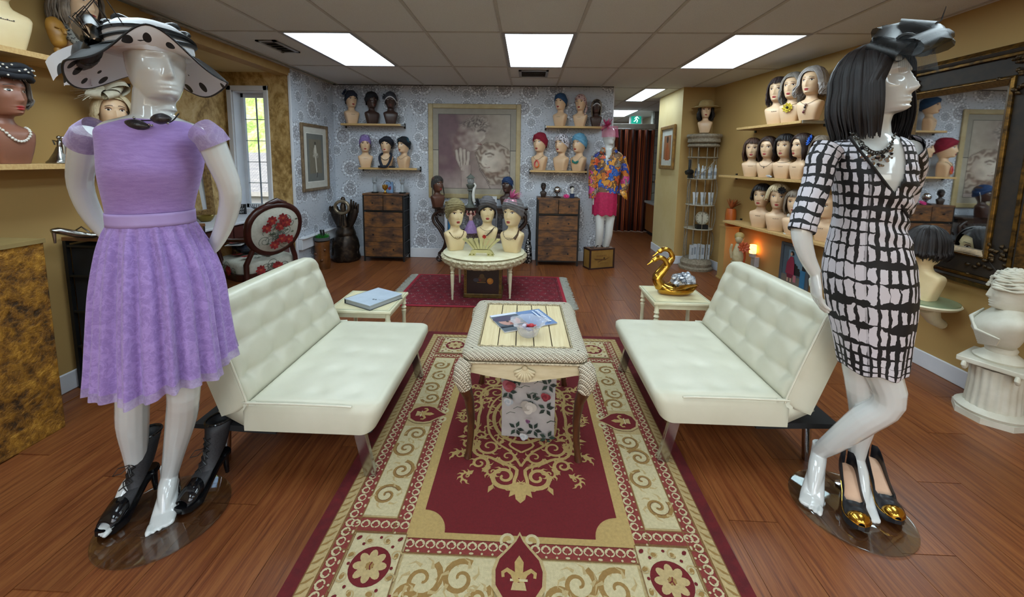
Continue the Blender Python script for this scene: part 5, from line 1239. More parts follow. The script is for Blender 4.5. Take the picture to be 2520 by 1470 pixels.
# statement necklace
nk = thing('chain_necklace', 'chunky dark chain necklace with silver charms on the wrap dress', 'necklace', P(2150, 350)); o_ = nk.location.copy()
chp = catmull([tuple(P(*a)) for a in ((2092, 322, 1.56), (2112, 345, 1.505), (2140, 372, 1.472), (2168, 376, 1.467), (2190, 362, 1.475), (2202, 330, 1.52))], 26)
for i in range(25):
    a, b = V(chp[i]), V(chp[i+1]); q = M(); d = (b-a).normalized(); u_ = d.cross(V((0, -1, .3 if i % 2 else -.9))).normalized(); m_ = (a+b)/2-o_
    q.tube([m_+d*(.0085*cos(t))+u_*(.0065*sin(t)) for t in [2*pi*k/10 for k in range(12)]], .0022, 5); q.obj('chain_link', mat('gunmetal', '#4a4844', .3, .8), nk)
R_ = random.Random(3)
for i in range(30):
    b = V(chp[R_.randint(6, 23)]); pp = b+V((R_.uniform(-.01, .01), -.004, -R_.uniform(.01, .05)))-o_; q = M(); q.ell(pp, R_.uniform(.0035, .0085), 7, 5); q.obj('charm', SILVER if i % 3 else mat('dark_glass_bead', '#15161c', .1), nk)
# pumps
def pump(label, toe, heel, L=.235):
    toe, heel = V(toe), V(heel); d = toe-heel; d.z = 0; d.normalize(); t = thing('platform_pump', label, 'shoe', (toe-d*L)*1.0, atan2(d.y, d.x), 'black platform pumps with gold toe caps')
    W = [(0, .022), (.05, .028), (.25, .029), (.45, .031), (.65, .041), (.8, .042), (.92, .032), (1, .010)]; Z = [(0, .125), (.15, .115), (.4, .075), (.6, .042), (.7, .034), (1, .036)]; HT = [(0, .062), (.12, .05), (.35, .032), (.55, .024), (.62, .026), (.75, .038), (.9, .030), (1, .012)]
    SKM = mat('black_pump_leather', '#15161a', .38, c2='#1d1e24'); n = 26
    up_ = []; ins = []
    for i in range(-1, n):
        s_ = max(0, i)/(n-1); w_ = interp(W, s_); z = interp(Z, s_); h = interp(HT, s_); x = s_*L
        if s_ < .6: prof = [(-w_, 0), (-w_*1.04, h*.5), (-w_*.93, h), (-w_*.9, h*.98), (-w_*.92, h*.4), (-w_*.9, .002), (w_*.9, .002), (w_*.92, h*.4), (w_*.9, h*.98), (w_*.93, h), (w_*1.04, h*.5), (w_, 0)]
        else: prof = [(-w_*cos(pi*k/11), h*sin(pi*k/11)**.8) for k in range(12)]
        if i < 0: prof = [(a*.15, b) for a, b in prof]; x = -.008
        up_.append([V((x, a, z+b)) for a, b in prof]); 
        if s_ < .64: ins.append([V((x, a*w_*.9, z+.004)) for a in (-1, -.5, 0, .5, 1)])
    M().loft(up_, False).obj('upper', SKM, t, smooth=50, solid=.0015); M().loft(ins, False).obj('insole', mat('nude_insole', '#c9a386', .5), t, smooth=60)
    M().loft([[p+V((.0, 0, .0012)) for p in r_] for r_ in up_[22:]], False).obj('gold_toe_cap', GOLDM, t, smooth=60, solid=.002)
    q = M(); q.loft([[V((x, s_*w_, z)) for s_ in (-1, 1)]+[V((x, s_*w_*.97, z-th)) for s_ in (1, -1)] for x, z, w_, th in [(s_*L, interp(Z, s_)+.001, interp(W, s_)*1.01, interp([(0, .012), (.5, .012), (.62, .03), (.9, .03), (1, .018)], s_)) for s_ in [i/15 for i in range(16)]]]); q.obj('platform_sole', SKM, t, smooth=40)
    q = M(); q.tube([(s_*L, interp(W, s_)*1.03, interp(Z, s_)+.002) for s_ in [.3+.7*i/12 for i in range(13)]]+[(s_*L, -interp(W, s_)*1.03, interp(Z, s_)+.002) for s_ in [1-.7*i/12 for i in range(13)]], .0018, 5); q.obj('gold_piping', GOLDM, t)
    q = M(); q.tube([(.012, 0, .118), (.006, 0, .07), (.004, 0, 0)], [.021, .012, .007], 12); q.obj('stiletto_heel', SKM, t)
    return t
for (tx, ty, hx, hy, lb) in ((2118, 1318, 2068, 1195, 'black platform pump with gold toe, the one nearer the bare toes'), (2208, 1302, 2125, 1180, 'black platform pump with gold toe, the one farther from the bare heel')):
    a = az(tx, ty, .012); b = az(hx, hy, .012); pump(lb, a, b)
# ------------------------------------------------------------ third mannequin by the passage
Y3 = 5.42
P = lambda x, y, Y=Y3: ay(x, y, Y)
c3 = V((1.02, 5.545, 0)); m3 = thing('mannequin', 'glossy white mannequin in floral shirt beside the passage', 'mannequin', c3); q = M()
q.loft(sil([(362, 1490, 1508, .05, .05), (370, 1481, 1515, .06, .06), (380, 1468, 1530, .09, .085), (400, 1465, 1532, .11, .09), (430, 1466, 1525, .11, .09), (455, 1464, 1516, .085, .085), (490, 1462, 1517, .11, .12), (530, 1462, 1515, .10, .11)], Y3, 1, 32, 24))
q.tube([P(1498, 372), P(1498, 358), P(1499, 345)], [.06, .054, .052], 14); H3 = head_at(q, P(1499, 335), .35, 1.1, 0)
limb(q, [P(1464, 388), P(1460, 430, 5.44), P(1460, 470, 5.42), P(1463, 505, 5.40)], [.045, .04, .034, .026]); limb(q, [P(1530, 390), P(1536, 430, 5.44), P(1530, 460, 5.45), P(1524, 480, 5.44)], [.045, .04, .034, .026])
limb(q, [P(1477, 500), P(1476, 550, 5.38), P(1474, 590, 5.42), V((.985, 5.58, .10))], [.08, .058, .05, .034]); limb(q, [P(1505, 500), P(1500, 550, 5.40), P(1495, 590, 5.44), V((1.065, 5.58, .10))], [.08, .058, .05, .034])
for x_ in (1476, 1490): a = ay(x_, 634, 5.46); foot(q, (a.x, 5.585, .11), (a.x, 5.50, .02))
body_obj(q, m3, c3, .009)
M().lathe([(.002, .001), (.18, .001), (.18, .009), (.002, .0095)], 48).obj('glass_base', GLASSB, m3)
def m_shirt():
    t = NT('abstract_floral_silk'); co = t.coord(); d = t.n('VectorMath', {0: t.n('TexNoise', {0: co, 'Scale': 14., 'Detail': 2.}).outputs['Color'], 'Scale': .14}, operation='SCALE').outputs[0]
    c = t.n('VectorMath', {0: co, 1: d}, operation='ADD').outputs[0]; v = t.n('TexVoronoi', {'Vector': c, 'Scale': 15.}); w_ = t.n('SeparateColor', {0: v.outputs['Color']}).outputs[0]
    col = t.ramp(w_, [(0, '#b9661f'), (.2, '#1d3f9a'), (.36, '#c98a2e'), (.5, '#2a5fb4'), (.62, '#b83a78'), (.74, '#6a4a2e'), (.86, '#c4502a'), (.94, '#8a7f72')], 'CONSTANT')
    e = t.n('TexVoronoi', {'Vector': c, 'Scale': 15.}, feature='DISTANCE_TO_EDGE').outputs[0]; col = t.mix(t.math('LESS_THAN', e, .035), col, rgba('#2b2530')); s2 = t.noise(c, 40, 2); col = t.mix(t.math('GREATER_THAN', s2, .64), col, rgba('#d8b27a')); return t.out(col, .5)
SHIRT = m_shirt(); sh = thing('floral_shirt', 'multicoloured floral shirt on the far mannequin', 'shirt', c3)
rg = sil([(372, 1480, 1518, .075, .075), (378, 1466, 1530, .095, .09), (390, 1461, 1534, .115, .10), (420, 1462, 1529, .12, .10), (450, 1460, 1522, .11, .10), (475, 1459, 1522, .125, .125)], Y3, 1, 64, 40); q = M().loft(rg, True, (False, False))
Vn = [(1486, 360), (1488, 380), (1491, 402), (1504, 380), (1512, 360)]
keep = [i for i, f in enumerate(q.f) if not (V(q.v[f[0]]).xy.length < c3.xy.length-.1 and inpoly(*px(sum((V(q.v[k]) for k in f), V())/len(f)), Vn))]
q.f = [q.f[i] for i in keep]; q.c = [q.c[i] for i in keep]; q.obj('shirt_body', SHIRT, sh, -c3, smooth=80, solid=.003)
for pts, r in (((P(1467, 386), P(1460, 420, 5.43), P(1459, 465, 5.41), P(1459, 488, 5.40)), .058), ((P(1528, 388), P(1537, 420, 5.43), P(1537, 455, 5.42), P(1528, 478, 5.41)), .058)):
    q = M(); p = catmull([tuple(a) for a in pts], 16); q.tube(p, [lerp(r, r*.95, i/15)+.003*sin(i*1.7) for i in range(16)], 20, (False, False)); q.obj('sleeve', SHIRT, sh, -c3, smooth=80, solid=.003)
q = M(); a = P(1535, 475, 5.36); q.add([a+V((-.06, 0, .02)), a+V((.04, 0, .0)), a+V((.05, -.01, -.10)), a+V((-.01, 0, -.06))], [(0, 1, 2, 3)]); q.obj('cuff', SHIRT, sh, -c3, solid=.006)
for s_, (x0, x1) in ((-1, (1480, 1489)), (1, (1516, 1508))):
    q = M(); q.add([P(x0, 362, 5.36), P(x1, 364, 5.33), P(x1-s_*2, 382, 5.31), P(x0+s_*5, 376, 5.32)], [(0, 1, 2, 3)]); q.obj('collar', SHIRT, sh, -c3, solid=.006)
sk3 = tag(M().loft(sil([(472, 1461, 1519, .128, .13), (500, 1458, 1519, .135, .14), (528, 1457, 1517, .13, .13)], Y3, 1, 64, 20, fn=lambda u, t: (.003*sin(t*11), .012*u**8*sin(t*9))), True, (False, False)).obj('pink_skirt', mat('hot_pink_cloth', '#b3164e', .7, c2='#9c1042', sc=40, bump=.4), smooth=80, solid=.003), 'short hot pink skirt on the far mannequin', 'skirt')
f3 = H3 @ V((-.02, -.03, .42)); ft = thing('pink_fascinator', 'fuzzy pink feather fascinator with veil on the far mannequin', 'headpiece', f3); PINKF = mat('pink_feather', '#c23a6e', .8, c2='#a82457', sc=30)
feathers((-.03, -.02, 0), (-.2, -.3, .6), .13, 110, 4, 1.0, .05).obj('feather_puff', PINKF, ft)
VP = NT('pink_veil').out(rgba('#c4577f'), .6, 0, Alpha=.5); q = M(); q.grid(lambda u, v: tuple((H3 @ V((.10*sin(lerp(-1.6, 1.6, u)), -.125*cos(lerp(-1.6, 1.6, u))*(.75+.35*v), lerp(.43, .30, v))))-f3), 24, 10); q.obj('veil', VP, ft, smooth=80)
# ============================================================ busts on shelves and tables
def cloth(name, c, c2=None, **kw): return mat('cloth_'+name, c, .8, c2=c2, sc=kw.pop('sc', 30), bump=.3, bsc=160, **kw)
def patterned(name, base, spots, sc=60, cut=.5):
    t = NT('cloth_'+name); v = t.n('TexVoronoi', {'Vector': t.coord(), 'Scale': sc}); n = t.noise(t.coord(), sc*.8, 3)
    f = t.math('GREATER_THAN', t.math('ADD', v.outputs['Distance'], t.math('MULTIPLY', n, .5)), cut+.25)
    c = t.ramp(t.n('SeparateColor', {0: v.outputs['Color']}).outputs[0], [(i/len(spots), s_) for i, s_ in enumerate(spots)], 'CONSTANT') if len(spots) > 1 else rgba(spots[0])
    return t.out(t.mix(f, c, rgba(base)), .8)
def yaw_to(P_, r):
    """yaw for a figure at P_ turned r degrees to the viewer's right of looking at the viewer"""
    return atan2(-P_[0], P_[1]) + rad(r)
def place(label, pxx, pyb, z, Y, top, r, skin='pale', lift=.02, mark=True, wall=None, fixed=None, **kw):
    if fixed is not None: p = V(fixed); Y = p.y
    elif wall is not None: p = aw(pxx, pyb, wall); Y = p.y
    else: p = ay(pxx, pyb, Y)
    d = math.sqrt(p.x**2+p.y**2); zt = (CAM+ray(pxx, top)*(Y/ray(pxx, top).y)).z
    sc = max(.75, min(1.45, (zt-z)/(.42+lift)))
    return bust(label, (p.x, p.y, z+.001), yaw_to(p, r), sc, skin, mark, **kw)
navy = cloth('navy', '#1d2333', '#151a28'); blackc = cloth('black_knit', '#0e0f14', '#161821'); greyc = cloth('charcoal', '#3a3d47', '#30333c'); whitec = cloth('white_edge', '#c9ccd2')
# --- upper left shelf
ZS, ZL, YS = 1.895, 1.295, 5.625
b = place('pale bust in navy bow turban, first on the upper left shelf', 866, 303, ZS, YS, 222, 18, group='busts on the upper left shelf')
on_bust(b, turban('navy blue turban with a side bow, upper left shelf', cloth('slate_navy', '#232a3c', '#1a2030'), .022, .008, .012, parts=(('bow', cloth('slate_navy2', '#26304a', '#161d30'), loops((-.075, .03, .40), (-.8, 0, .5), .045, 6, 5)),)))
b = place('dark brown bust in black knit turban on the upper left shelf', 916, 303, ZS, YS, 225, 22, 'dark', mark=False, group='busts on the upper left shelf')
on_bust(b, turban('black slouchy knit turban on a dark bust, upper left shelf', blackc, .022, .014, .015, folds=2))
b = place('dark brown bust in charcoal cap with white edge, upper left shelf', 962, 303, ZS, YS, 225, -4, 'dark', mark=False, group='busts on the upper left shelf')
on_bust(b, turban('charcoal cap with white band and white-edged bow', greyc, .02, .008, 0, folds=2, amp=.002, band=whitec, parts=(('bow', greyc, loops((-.08, .01, .36), (-1, -.3, .1), .045, 5, 8)), ('bow_edge', whitec, loops((-.083, .005, .355), (-1, -.3, .0), .036, 3, 9, .1)))))
# --- lower left shelf
b = place('pale bust in lavender cap on the lower left shelf', 900, 410, ZL, YS, 332, 0, group='busts on the lower left shelf')
on_bust(b, turban('lavender cap with dark floral crown', cloth('lavender', '#8a74ae', '#7d68a2'), .018, .006, 0, folds=2, amp=.002, parts=(('floral_crown', patterned('lavender_floral', '#8a74ae', ['#1c1c2e', '#b9b4d6', '#3a3560'], 90, .45), M().loft([[p*1.0 for p in ring] for ring in [[V((.062*cos(t)*k_, .004+.078*sin(t)*k_, z_)) for t in [2*pi*j/24 for j in range(24)]] for k_, z_ in ((1.06, .405), (.95, .422), (.7, .437), (.3, .444))]], True, (False, True))),)))
b = place('pale bust in navy beret and loop scarf on the lower left shelf', 951, 411, ZL, YS, 334, -14, group='busts on the lower left shelf', mark=False)
on_bust(b, turban('dark navy beret pulled to one side', navy, .015, .026, .012, folds=1, amp=.002, side=.012, name='beret', cat='beret'))
sc_ = thing('loop_scarf', 'navy loop scarf hanging round the beret bust', 'scarf'); q = M()
for k in range(2): q.tube([(x*(1+.08*k), y-.012*k, z) for x, y, z in catmull([(0, .05, .19), (.06, .02, .19), (.072, -.045, .14), (.055, -.075, .07), (.012, -.082, .015), (-.03, -.08, .02), (-.058, -.075, .08), (-.072, -.045, .14), (-.06, .02, .19), (0, .05, .19)], 30)], .015, 8)
q.obj('loop', navy, sc_, smooth=70); q = M(); q.tube([(-.09, -.075, .014), (-.05, -.085, .016), (0, -.088, .016), (.04, -.085, .02)], [.012, .018, .02, .01], 8); q.tube([(.05, -.06, .012), (.09, -.05, .012), (.125, -.05, .010)], [.012, .014, .008], 8); q.obj('tail', navy, sc_, smooth=70); on_bust(b, sc_)
necklace('dark bead bib necklace under the navy loop scarf', b, mat('tortoise_bead', '#2a1c14', .2, c2='#7a6a50'), .006, .14, .035, nb=30)
b = place('pale bust in teal-black velvet cap on the lower left shelf', 994, 412, ZL, YS, 335, -42, group='busts on the lower left shelf', mark=False)
on_bust(b, turban('teal and black velvet cap', patterned('teal_velvet', '#10141a', ['#123a4c', '#0e1a22', '#1a4a5c'], 14, .4), .018, .010, .008, folds=2))
necklace('thin dark cord necklace on the velvet cap bust', b, CORD, .001, .16, .04)
# --- upper right shelf
b = place('pale bust in blue cap on the upper right shelf', 1378, 307, ZS, YS, 228, -25, group='busts on the upper right shelf')
on_bust(b, turban('plain blue cap, upper right shelf', cloth('denim_blue', '#22466b', '#1c3c5e'), .018, .010, .012, folds=2, amp=.002))
b = place('pale bust in pink floral scarf on the upper right shelf', 1427, 308, ZS, YS, 230, -16, group='busts on the upper right shelf')
on_bust(b, turban('dusty pink floral head scarf tied at the back', patterned('pink_floral', '#b99a96', ['#5a2a30', '#c9b2a8', '#8a4a50'], 50, .42), .012, .006, 0, folds=3, amp=.003, parts=(('scarf_tail', patterned('pink_floral2', '#b99a96', ['#5a2a30', '#c9b2a8'], 50, .42), M().tube([(.06, .07, .30), (.075, .05, .25), (.08, -.02, .20), (.075, -.05, .14)], [.012, .014, .014, .006], 8, flat=.5)),)))
b = place('dark taupe bust in dark cap with blond strands, upper right shelf', 1466, 309, ZS, YS, 244, 4, 'dark', mark=False, group='busts on the upper right shelf')
on_bust(b, turban('dark head scarf with pale edge on the taupe bust', cloth('espresso', '#2a211d', '#1f1815'), .012, .004, 0, folds=2, band=whitec))
on_bust(b, wig('long pale blond strands under the dark head scarf', HAIR['greybrown'], .17, .0, .002, n=60))
necklace('thin silver necklace on the dark taupe bust', b, SILVER, .003, .14, .03)
# --- lower right shelf
b = place('pale bust in crimson cap on the lower right shelf', 1327, 417, ZL, YS, 325, -28, group='busts on the lower right shelf', mark=False)
on_bust(b, turban('plain crimson red knit cap', cloth('crimson', '#8e1430', '#7c0f28'), .02, .010, .016, folds=2, amp=.003))
def ring_pend(t, f):
    q = M(); q.tube([f+V((.026*sin(a)*(1-.3*cos(a)), -.005, -.045-.040*cos(a+pi))) for a in [2*pi*i/24 for i in range(26)]], .007, 8); q.obj('ring_pendant', mat('pink_resin', '#c2184a', .2, c2='#d9702a', sc=9), t, smooth=70)
necklace('green cord necklace with a pink ring pendant', b, cloth('green_cord', '#1f4a2c'), .0025, .155, .035, ring_pend)
b = place('pale bust in black and white cap on the lower right shelf', 1380, 418, ZL, YS, 328, -34, group='busts on the lower right shelf', mark=False)
on_bust(b, turban('black and white leopard-print cap', patterned('leopard_bw', '#c9c6cf', ['#141218'], 42, .36), .018, .010, .012, folds=2, amp=.003))
b = place('pale bust in sky blue turban on the lower right shelf', 1423, 419, ZL, YS, 327, -34, group='busts on the lower right shelf', mark=False)
on_bust(b, turban('sky blue ruched turban', cloth('sky_blue', '#6fa9c9', '#5c95b6'), .02, .010, .014, folds=4, amp=.004))
def leaf_pend(t, f):
    q = M(); R = random.Random(6)
    for i in range(16): a = lerp(-1.2, 1.2, i/15); q.ell(f+V((.04*sin(a), -.006+R.uniform(-.003, .003), .03*(1-cos(a))-.012+R.uniform(-.008, .008))), (.010, .006, .012), 7, 5)
    stuff(q.obj('turquoise_cluster', mat('turquoise_chip', '#1f6a66', .3, c2='#2f8a80', sc=40), t))
necklace('teal stone cluster necklace on the sky blue turban bust', b, cloth('teal_cord', '#1f5a58'), .0018, .155, .05, leaf_pend)
# --- console
b = place('brown bust in crocheted grey net cap on the console', 1077, 509, .776, 5.47, 430, 32, 'brown', mark=False, group='busts on the console table')
t_ = turban('grey crocheted snood with long net sides', patterned('net_grey', '#2f2c2c', ['#5a5654', '#1c1a1a'], 120, .4), .008, .004, 0, folds=6, amp=.0015, parts=(('net_side', cloth('net_grey2', '#3a3736'), M().tube([(-.074, .0, .34), (-.082, -.01, .27), (-.09, -.02, .19), (-.092, -.02, .13)], [.008, .012, .012, .004], 6, flat=.4)), ('net_side', cloth('net_grey2', '#3a3736'), M().tube([(.074, .0, .34), (.082, -.01, .27), (.09, -.02, .19), (.092, -.02, .13)], [.008, .012, .012, .004], 6, flat=.4))))
on_bust(b, t_)
b = place('brown bust in blue snood cap on the console', 1248, 509, .776, 5.50, 433, -22, 'dark', mark=False, group='busts on the console table')
t_ = turban('deep blue cap with beaded silver fringe', cloth('deep_blue', '#1c3a66', '#142c50'), .012, .006, 0, folds=3, amp=.003, parts=tuple(('bead_fringe', SILVER, M().tube([(s_*.076, .01, .33), (s_*.086, -.01, .27), (s_*.09, -.02, .20)], [.003, .005, .002], 6)) for s_ in (-1, 1)))
on_bust(b, t_)
# --- round table
ZT = RTZ+.010
KH = cloth('khaki_satin', '#8d815a', '#6f6444', sc=50); GREYT = cloth('grey_turban', '#5d5a5c', '#4c494c')
b = place('cream bust in gold-khaki turban on the round table', 1118, 0, ZT, 0, 490, 18, 'ivory', fixed=(-.755, 4.27, ZT), group='busts on the round table')
on_bust(b, turban('gold-khaki ruched turban with clustered petals', KH, .03, .012, .008, folds=6, amp=.004, parts=(('petal_cluster', KH, (lambda q: [q.merge(flower((-.072+.006*sin(i), -.02+.03*cos(i*2.1), .40-.02*i), (-1, -.5, .1), .026, 6, 2, i)) for i in range(6)] and q)(M())),)))
necklace('double strand bead necklace on the khaki turban bust', b, mat('antique_bead', '#8a7448', .3, .6, c2='#4a3c26'), .0045, .15, .045, nb=34)
b = place('cream bust in grey turban with dark rose on the round table', 1198, 0, ZT, 0, 484, 2, 'ivory', fixed=(-.44, 4.56, ZT), group='busts on the round table')
on_bust(b, turban('grey gathered turban with dark band and rose', GREYT, .03, .014, .008, folds=5, amp=.004, band=cloth('black_band', '#1c1a1c'), parts=(('rose', cloth('black_rose', '#232024'), flower((-.085, -.02, .385), (-1, -.5, .1), .042, 8, 3, 3)), ('braid', GREYT, M().tube([(.075, .02, .34), (.085, -.005, .28), (.08, -.03, .22), (.075, -.045, .17)], [.006, .009, .008, .003], 6)))))
def feather_pend(t, f):
    M().tube([(.06, -.045, .165), (.035, -.062, .135), (.0, -.068, .10), (-.02, -.07, .09)], [.004, .012, .010, .002], 6, flat=.3).obj('feather', mat('brown_feather', '#4a3520', .7, c2='#1f1610', sc=40), t); flower((-.028, -.07, .085), (0, -1, .2), .02, 7, 2, 4).obj('red_flower', cloth('red_bead', '#b02a1e'), t)
necklace('cord necklace with feather and red flower', b, CORD, .0015, .155, .02, feather_pend)
b = place('cream bust in grey and pink sequin turban on the round table', 1255, 0, ZT, 0, 486, -26, 'ivory', fixed=(-.14, 4.24, ZT), group='busts on the round table')
PS = mat('pink_sequin', '#b77f8d', .35, .4, c2='#8a6070', sc=80)
on_bust(b, turban('grey satin turban with pink sequin front and feathers', cloth('grey_satin', '#77777a', '#5e5e62'), .028, .014, .014, folds=6, amp=.004, parts=(('sequin_front', PS, M().loft([[V((sin(a)*w_, .006-cos(a)*d_, z_)) for a in [lerp(-1.25, .9, j/14) for j in range(15)]] for w_, d_, z_ in ((.078, .095, .372), (.080, .097, .39), (.074, .088, .412), (.06, .07, .43))], False)), ('pink_feathers', mat('candy_pink_feather', '#cf6f9c', .8, c2='#b95486'), feathers((.0, -.03, .425), (.3, .1, .5), .10, 60, 14, .8, .05)))))
def braid_pend(t, f):
    M().tube([(.07, -.02, .20), (.068, -.05, .15), (.05, -.066, .115)], [.006, .008, .012], 6).obj('tassel', mat('brown_tassel', '#4f3a24', .7), t)
necklace('dark cord necklace with brown tassel, sequin turban bust', b, CORD, .003, .15, .045, braid_pend)
# --- right wall shelves
def wallbust(label, pxx, pyb, z, top, r, off=.15, **kw): return place(label, pxx, pyb, z, 0, top, r, wall=off, **kw)
ZU, ZM, ZW = 1.836, 1.286, .746
b = wallbust('pale bust with brown-to-ash long wig, top right-wall shelf', 1908, 308, ZU, 192, -22, lift=.012, group='busts on the top right-wall shelf')
on_bust(b, wig('long dark-rooted ash wig, farthest on the top right-wall shelf', HAIR['plum'], .17, .008, .006, fringe=.8, n=130))
b = wallbust('pale bust with wavy grey wig and yellow flower, top right-wall shelf', 1944, 304, ZU, 181, -25, lift=.012, group='busts on the top right-wall shelf', mark=False)
on_bust(b, wig('wavy grey wig above the yellow flower brooch', HAIR['grey'], .17, .012, .010, n=140))
def yflower(t, f): flower((0, -.064, .128), (0, -1, .1), .045, 9, 2, 9).obj('yellow_flower', cloth('yellow_petals', '#b9a021', '#cdb63a'), t); M().ell((0, -.078, .13), .011, 8, 6).obj('dark_eye', CORD, t)
necklace('black choker with a big yellow flower', b, CORD, .0015, .165, .015, yflower)
b = wallbust('pale bust with voluminous silver curls, top right-wall shelf', 1990, 298, ZU, 166, -28, off=.18, lift=.014, group='busts on the top right-wall shelf', mark=False)
on_bust(b, wig('voluminous silver curly wig', HAIR['silver'], .205, .016, .012, n=170, flare=.02))
def stones(t, f):
    for i, (c_, z_) in enumerate((('#8a6a5a', .125), ('#2a201c', .105), ('#b9a090', .085), ('#6a2a30', .065))): M().ell((-.004*i, -.068, z_), (.010, .008, .011), 8, 6).obj('stone_bead', mat('stone_'+c_[1:], c_, .3), t)
necklace('leather cord necklace with stone beads, silver curl bust', b, cloth('leather_cord', '#4a3826'), .0015, .16, .03, stones)
b = wallbust('pale bust with long brown wig and fringe, middle right-wall shelf', 1847, 428, ZM, 342, -8, lift=.01, group='busts on the middle right-wall shelf')
on_bust(b, wig('long brown wig with full fringe', HAIR['brown'], .175, .010, .003, fringe=.5, n=140))
b = wallbust('pale bust with shoulder-length brown bob, middle right-wall shelf', 1884, 430, ZM, 338, -20, lift=.01, group='busts on the middle right-wall shelf')
on_bust(b, wig('shoulder-length brown bob without fringe', HAIR['darkbrown'], .18, .008, .002, n=140))
def drop(t, f): M().ell((0, -.066, .105), (.005, .004, .008), 8, 6).obj('drop', CORD, t)
necklace('fine chain necklace with dark drop, brown bob bust', b, CORD, .001, .155, .04, drop)
b = wallbust('pale bust with short layered black wig, middle right-wall shelf', 1926, 433, ZM, 333, -28, lift=.01, group='busts on the middle right-wall shelf')
on_bust(b, wig('short layered black wig, middle right-wall shelf', HAIR['black'], .235, .012, .002, fringe=.6, n=140))
necklace('thin dark choker on the layered black wig bust', b, CORD, .001, .17, .01)
b = wallbust('pale bust turned aside with sleek dark bob, middle right-wall shelf', 1966, 438, ZM, 331, -52, lift=.01, group='busts on the middle right-wall shelf')
on_bust(b, wig('sleek very dark bob wig seen from the side', HAIR['darkbrown'], .19, .010, 0, n=150))
b = wallbust('brown bust with blue flower in its hair, middle right-wall shelf', 2012, 442, ZM, 336, -20, lift=.012, skin='brown', mark=False, group='busts on the middle right-wall shelf')
on_bust(b, wig('long ash-brown wig under the blue flower', HAIR['greybrown'], .17, .010, .004, n=130))
fl_ = tag(flower((-.08, -.035, .395), (-.8, -.6, .3), .055, 11, 2, 7).obj('hair_flower', cloth('cornflower', '#1f5fc0', '#1a4ea4'), smooth=70), 'bright blue flower clip on the brown bust', 'hair clip'); on_bust(b, fl_)
b = wallbust('pale bust with short black pixie wig, lowest right-wall shelf', 1868, 560, ZW, 455, -20, lift=.012, group='busts on the lowest right-wall shelf')
on_bust(b, wig('short black pixie wig', HAIR['black'], .27, .013, 0, fringe=.9, n=120))
b = wallbust('pale bust with blonde updo and black flower, lowest right-wall shelf', 1908, 567, ZW, 455, -6, lift=.012, group='busts on the lowest right-wall shelf')
on_bust(b, wig('short fluffy blonde wig', HAIR['blonde'], .285, .014, .004, fringe=.7, n=130))
fl_ = tag(flower((.03, -.095, .385), (.3, -1, .2), .036, 9, 3, 12).obj('hair_flower', cloth('black_petals', '#16141a'), smooth=70), 'black flower on the blonde updo', 'hair clip'); on_bust(b, fl_)
b = wallbust('pale bust with straight grey-brown hair behind the dress sleeve', 1950, 575, ZW, 470, -10, lift=.01, off=.15, mark=False, group='busts on the lowest right-wall shelf')
on_bust(b, wig('straight grey-brown wig behind the dress sleeve', HAIR['greybrown'], .2, .008, 0, fringe=.4, n=110))
b = wallbust('bald pale bust on the lowest right-wall shelf', 2028, 590, ZW, 480, -35, lift=0, off=.12, group='busts on the lowest right-wall shelf')
# --- niche rack top
RK = V((2.325, 5.50, 0))
b = place('pale bust in straw hat and dark curls on top of the rack', 1735, 0, 1.822, 0, 248, 4, fixed=(2.33, 5.52, 1.822), lift=.035, mark=False, group='bust on the rack')
on_bust(b, wig('dark curly wig under the straw hat', HAIR['black'], .17, .016, .012, n=130))
STRAW = mat('straw', '#b39a68', .8, c2='#9a8050', sc=90, stretch=(1, 1, 6), bump=.6)
sh_ = M().lathe([(.19, .352), (.15, .372), (.10, .382), (.095, .40), (.085, .445), (.06, .462), (.002, .466)], 40, (0, .005, 0)); on_bust(b, tag(sh_.obj('straw_hat', STRAW, smooth=60, solid=.004), 'wide straw sun hat on the rack bust', 'hat'))
# --- near left wall shelves
b = bust('cream bust cut by the picture corner, upper left-wall shelf', (-2.60, 1.985, 1.937), yaw_to((-2.6, 1.98), 25), 1.12, 'ivory', True, 'busts on the left wall shelves')
b = bust('pale bust with long ash wig and leopard scarf, upper left-wall shelf', (-2.60, 2.36, 1.937), yaw_to((-2.6, 2.36), 38), 1.1, 'pale', False, 'busts on the left wall shelves')
on_bust(b, wig('long ash-grey wig above the leopard scarf', HAIR['greybrown'], .19, .012, .003, n=150, fringe=.4))
LEO = patterned('leopard_grey', '#77756e', ['#16161a'], 75, .33); q = M(); R_ = random.Random(2)
for k in range(4): q.tube([(x*(1+.06*k), y-.012*k, z-.014*k) for x, y, z in catmull([(0, .055, .195), (.062, .02, .185), (.072, -.05, .135), (.03, -.08, .07+.01*k), (-.03, -.08, .05), (-.072, -.05, .13), (-.062, .02, .185), (0, .055, .195)], 26)], [.017]*26, 8)
q.tube([(.03, -.085, .09), (.05, -.095, .05), (.06, -.10, .012)], [.02, .03, .02], 8, flat=.5); on_bust(b, tag(q.obj('leopard_scarf', LEO, smooth=70), 'leopard-print scarf wrapped round the ash wig bust', 'scarf'))
b = bust('pale bust with short ash-blond wig behind the polka-dot hat', (-2.60, 2.90, 1.937), yaw_to((-2.6, 2.9), 30), 1.0, 'pale', False, 'busts on the left wall shelves')
on_bust(b, wig('short ash-blond wig behind the polka-dot hat', HAIR['greybrown'], .25, .012, 0, fringe=.6, n=120))
b = bust('brown bust with grey wig and pearl necklace, lower left-wall shelf', (-2.59, 1.945, 1.3735), yaw_to((-2.59, 1.95), 44), 1.10, 'mid', False, 'busts on the left wall shelves')
on_bust(b, wig('grey wig swept across the forehead under a black headband', HAIR['grey'], .25, .012, .003, fringe=1.2, n=150))
hb = thing('headband', 'black knotted headband with white pearls', 'headband'); q = M()
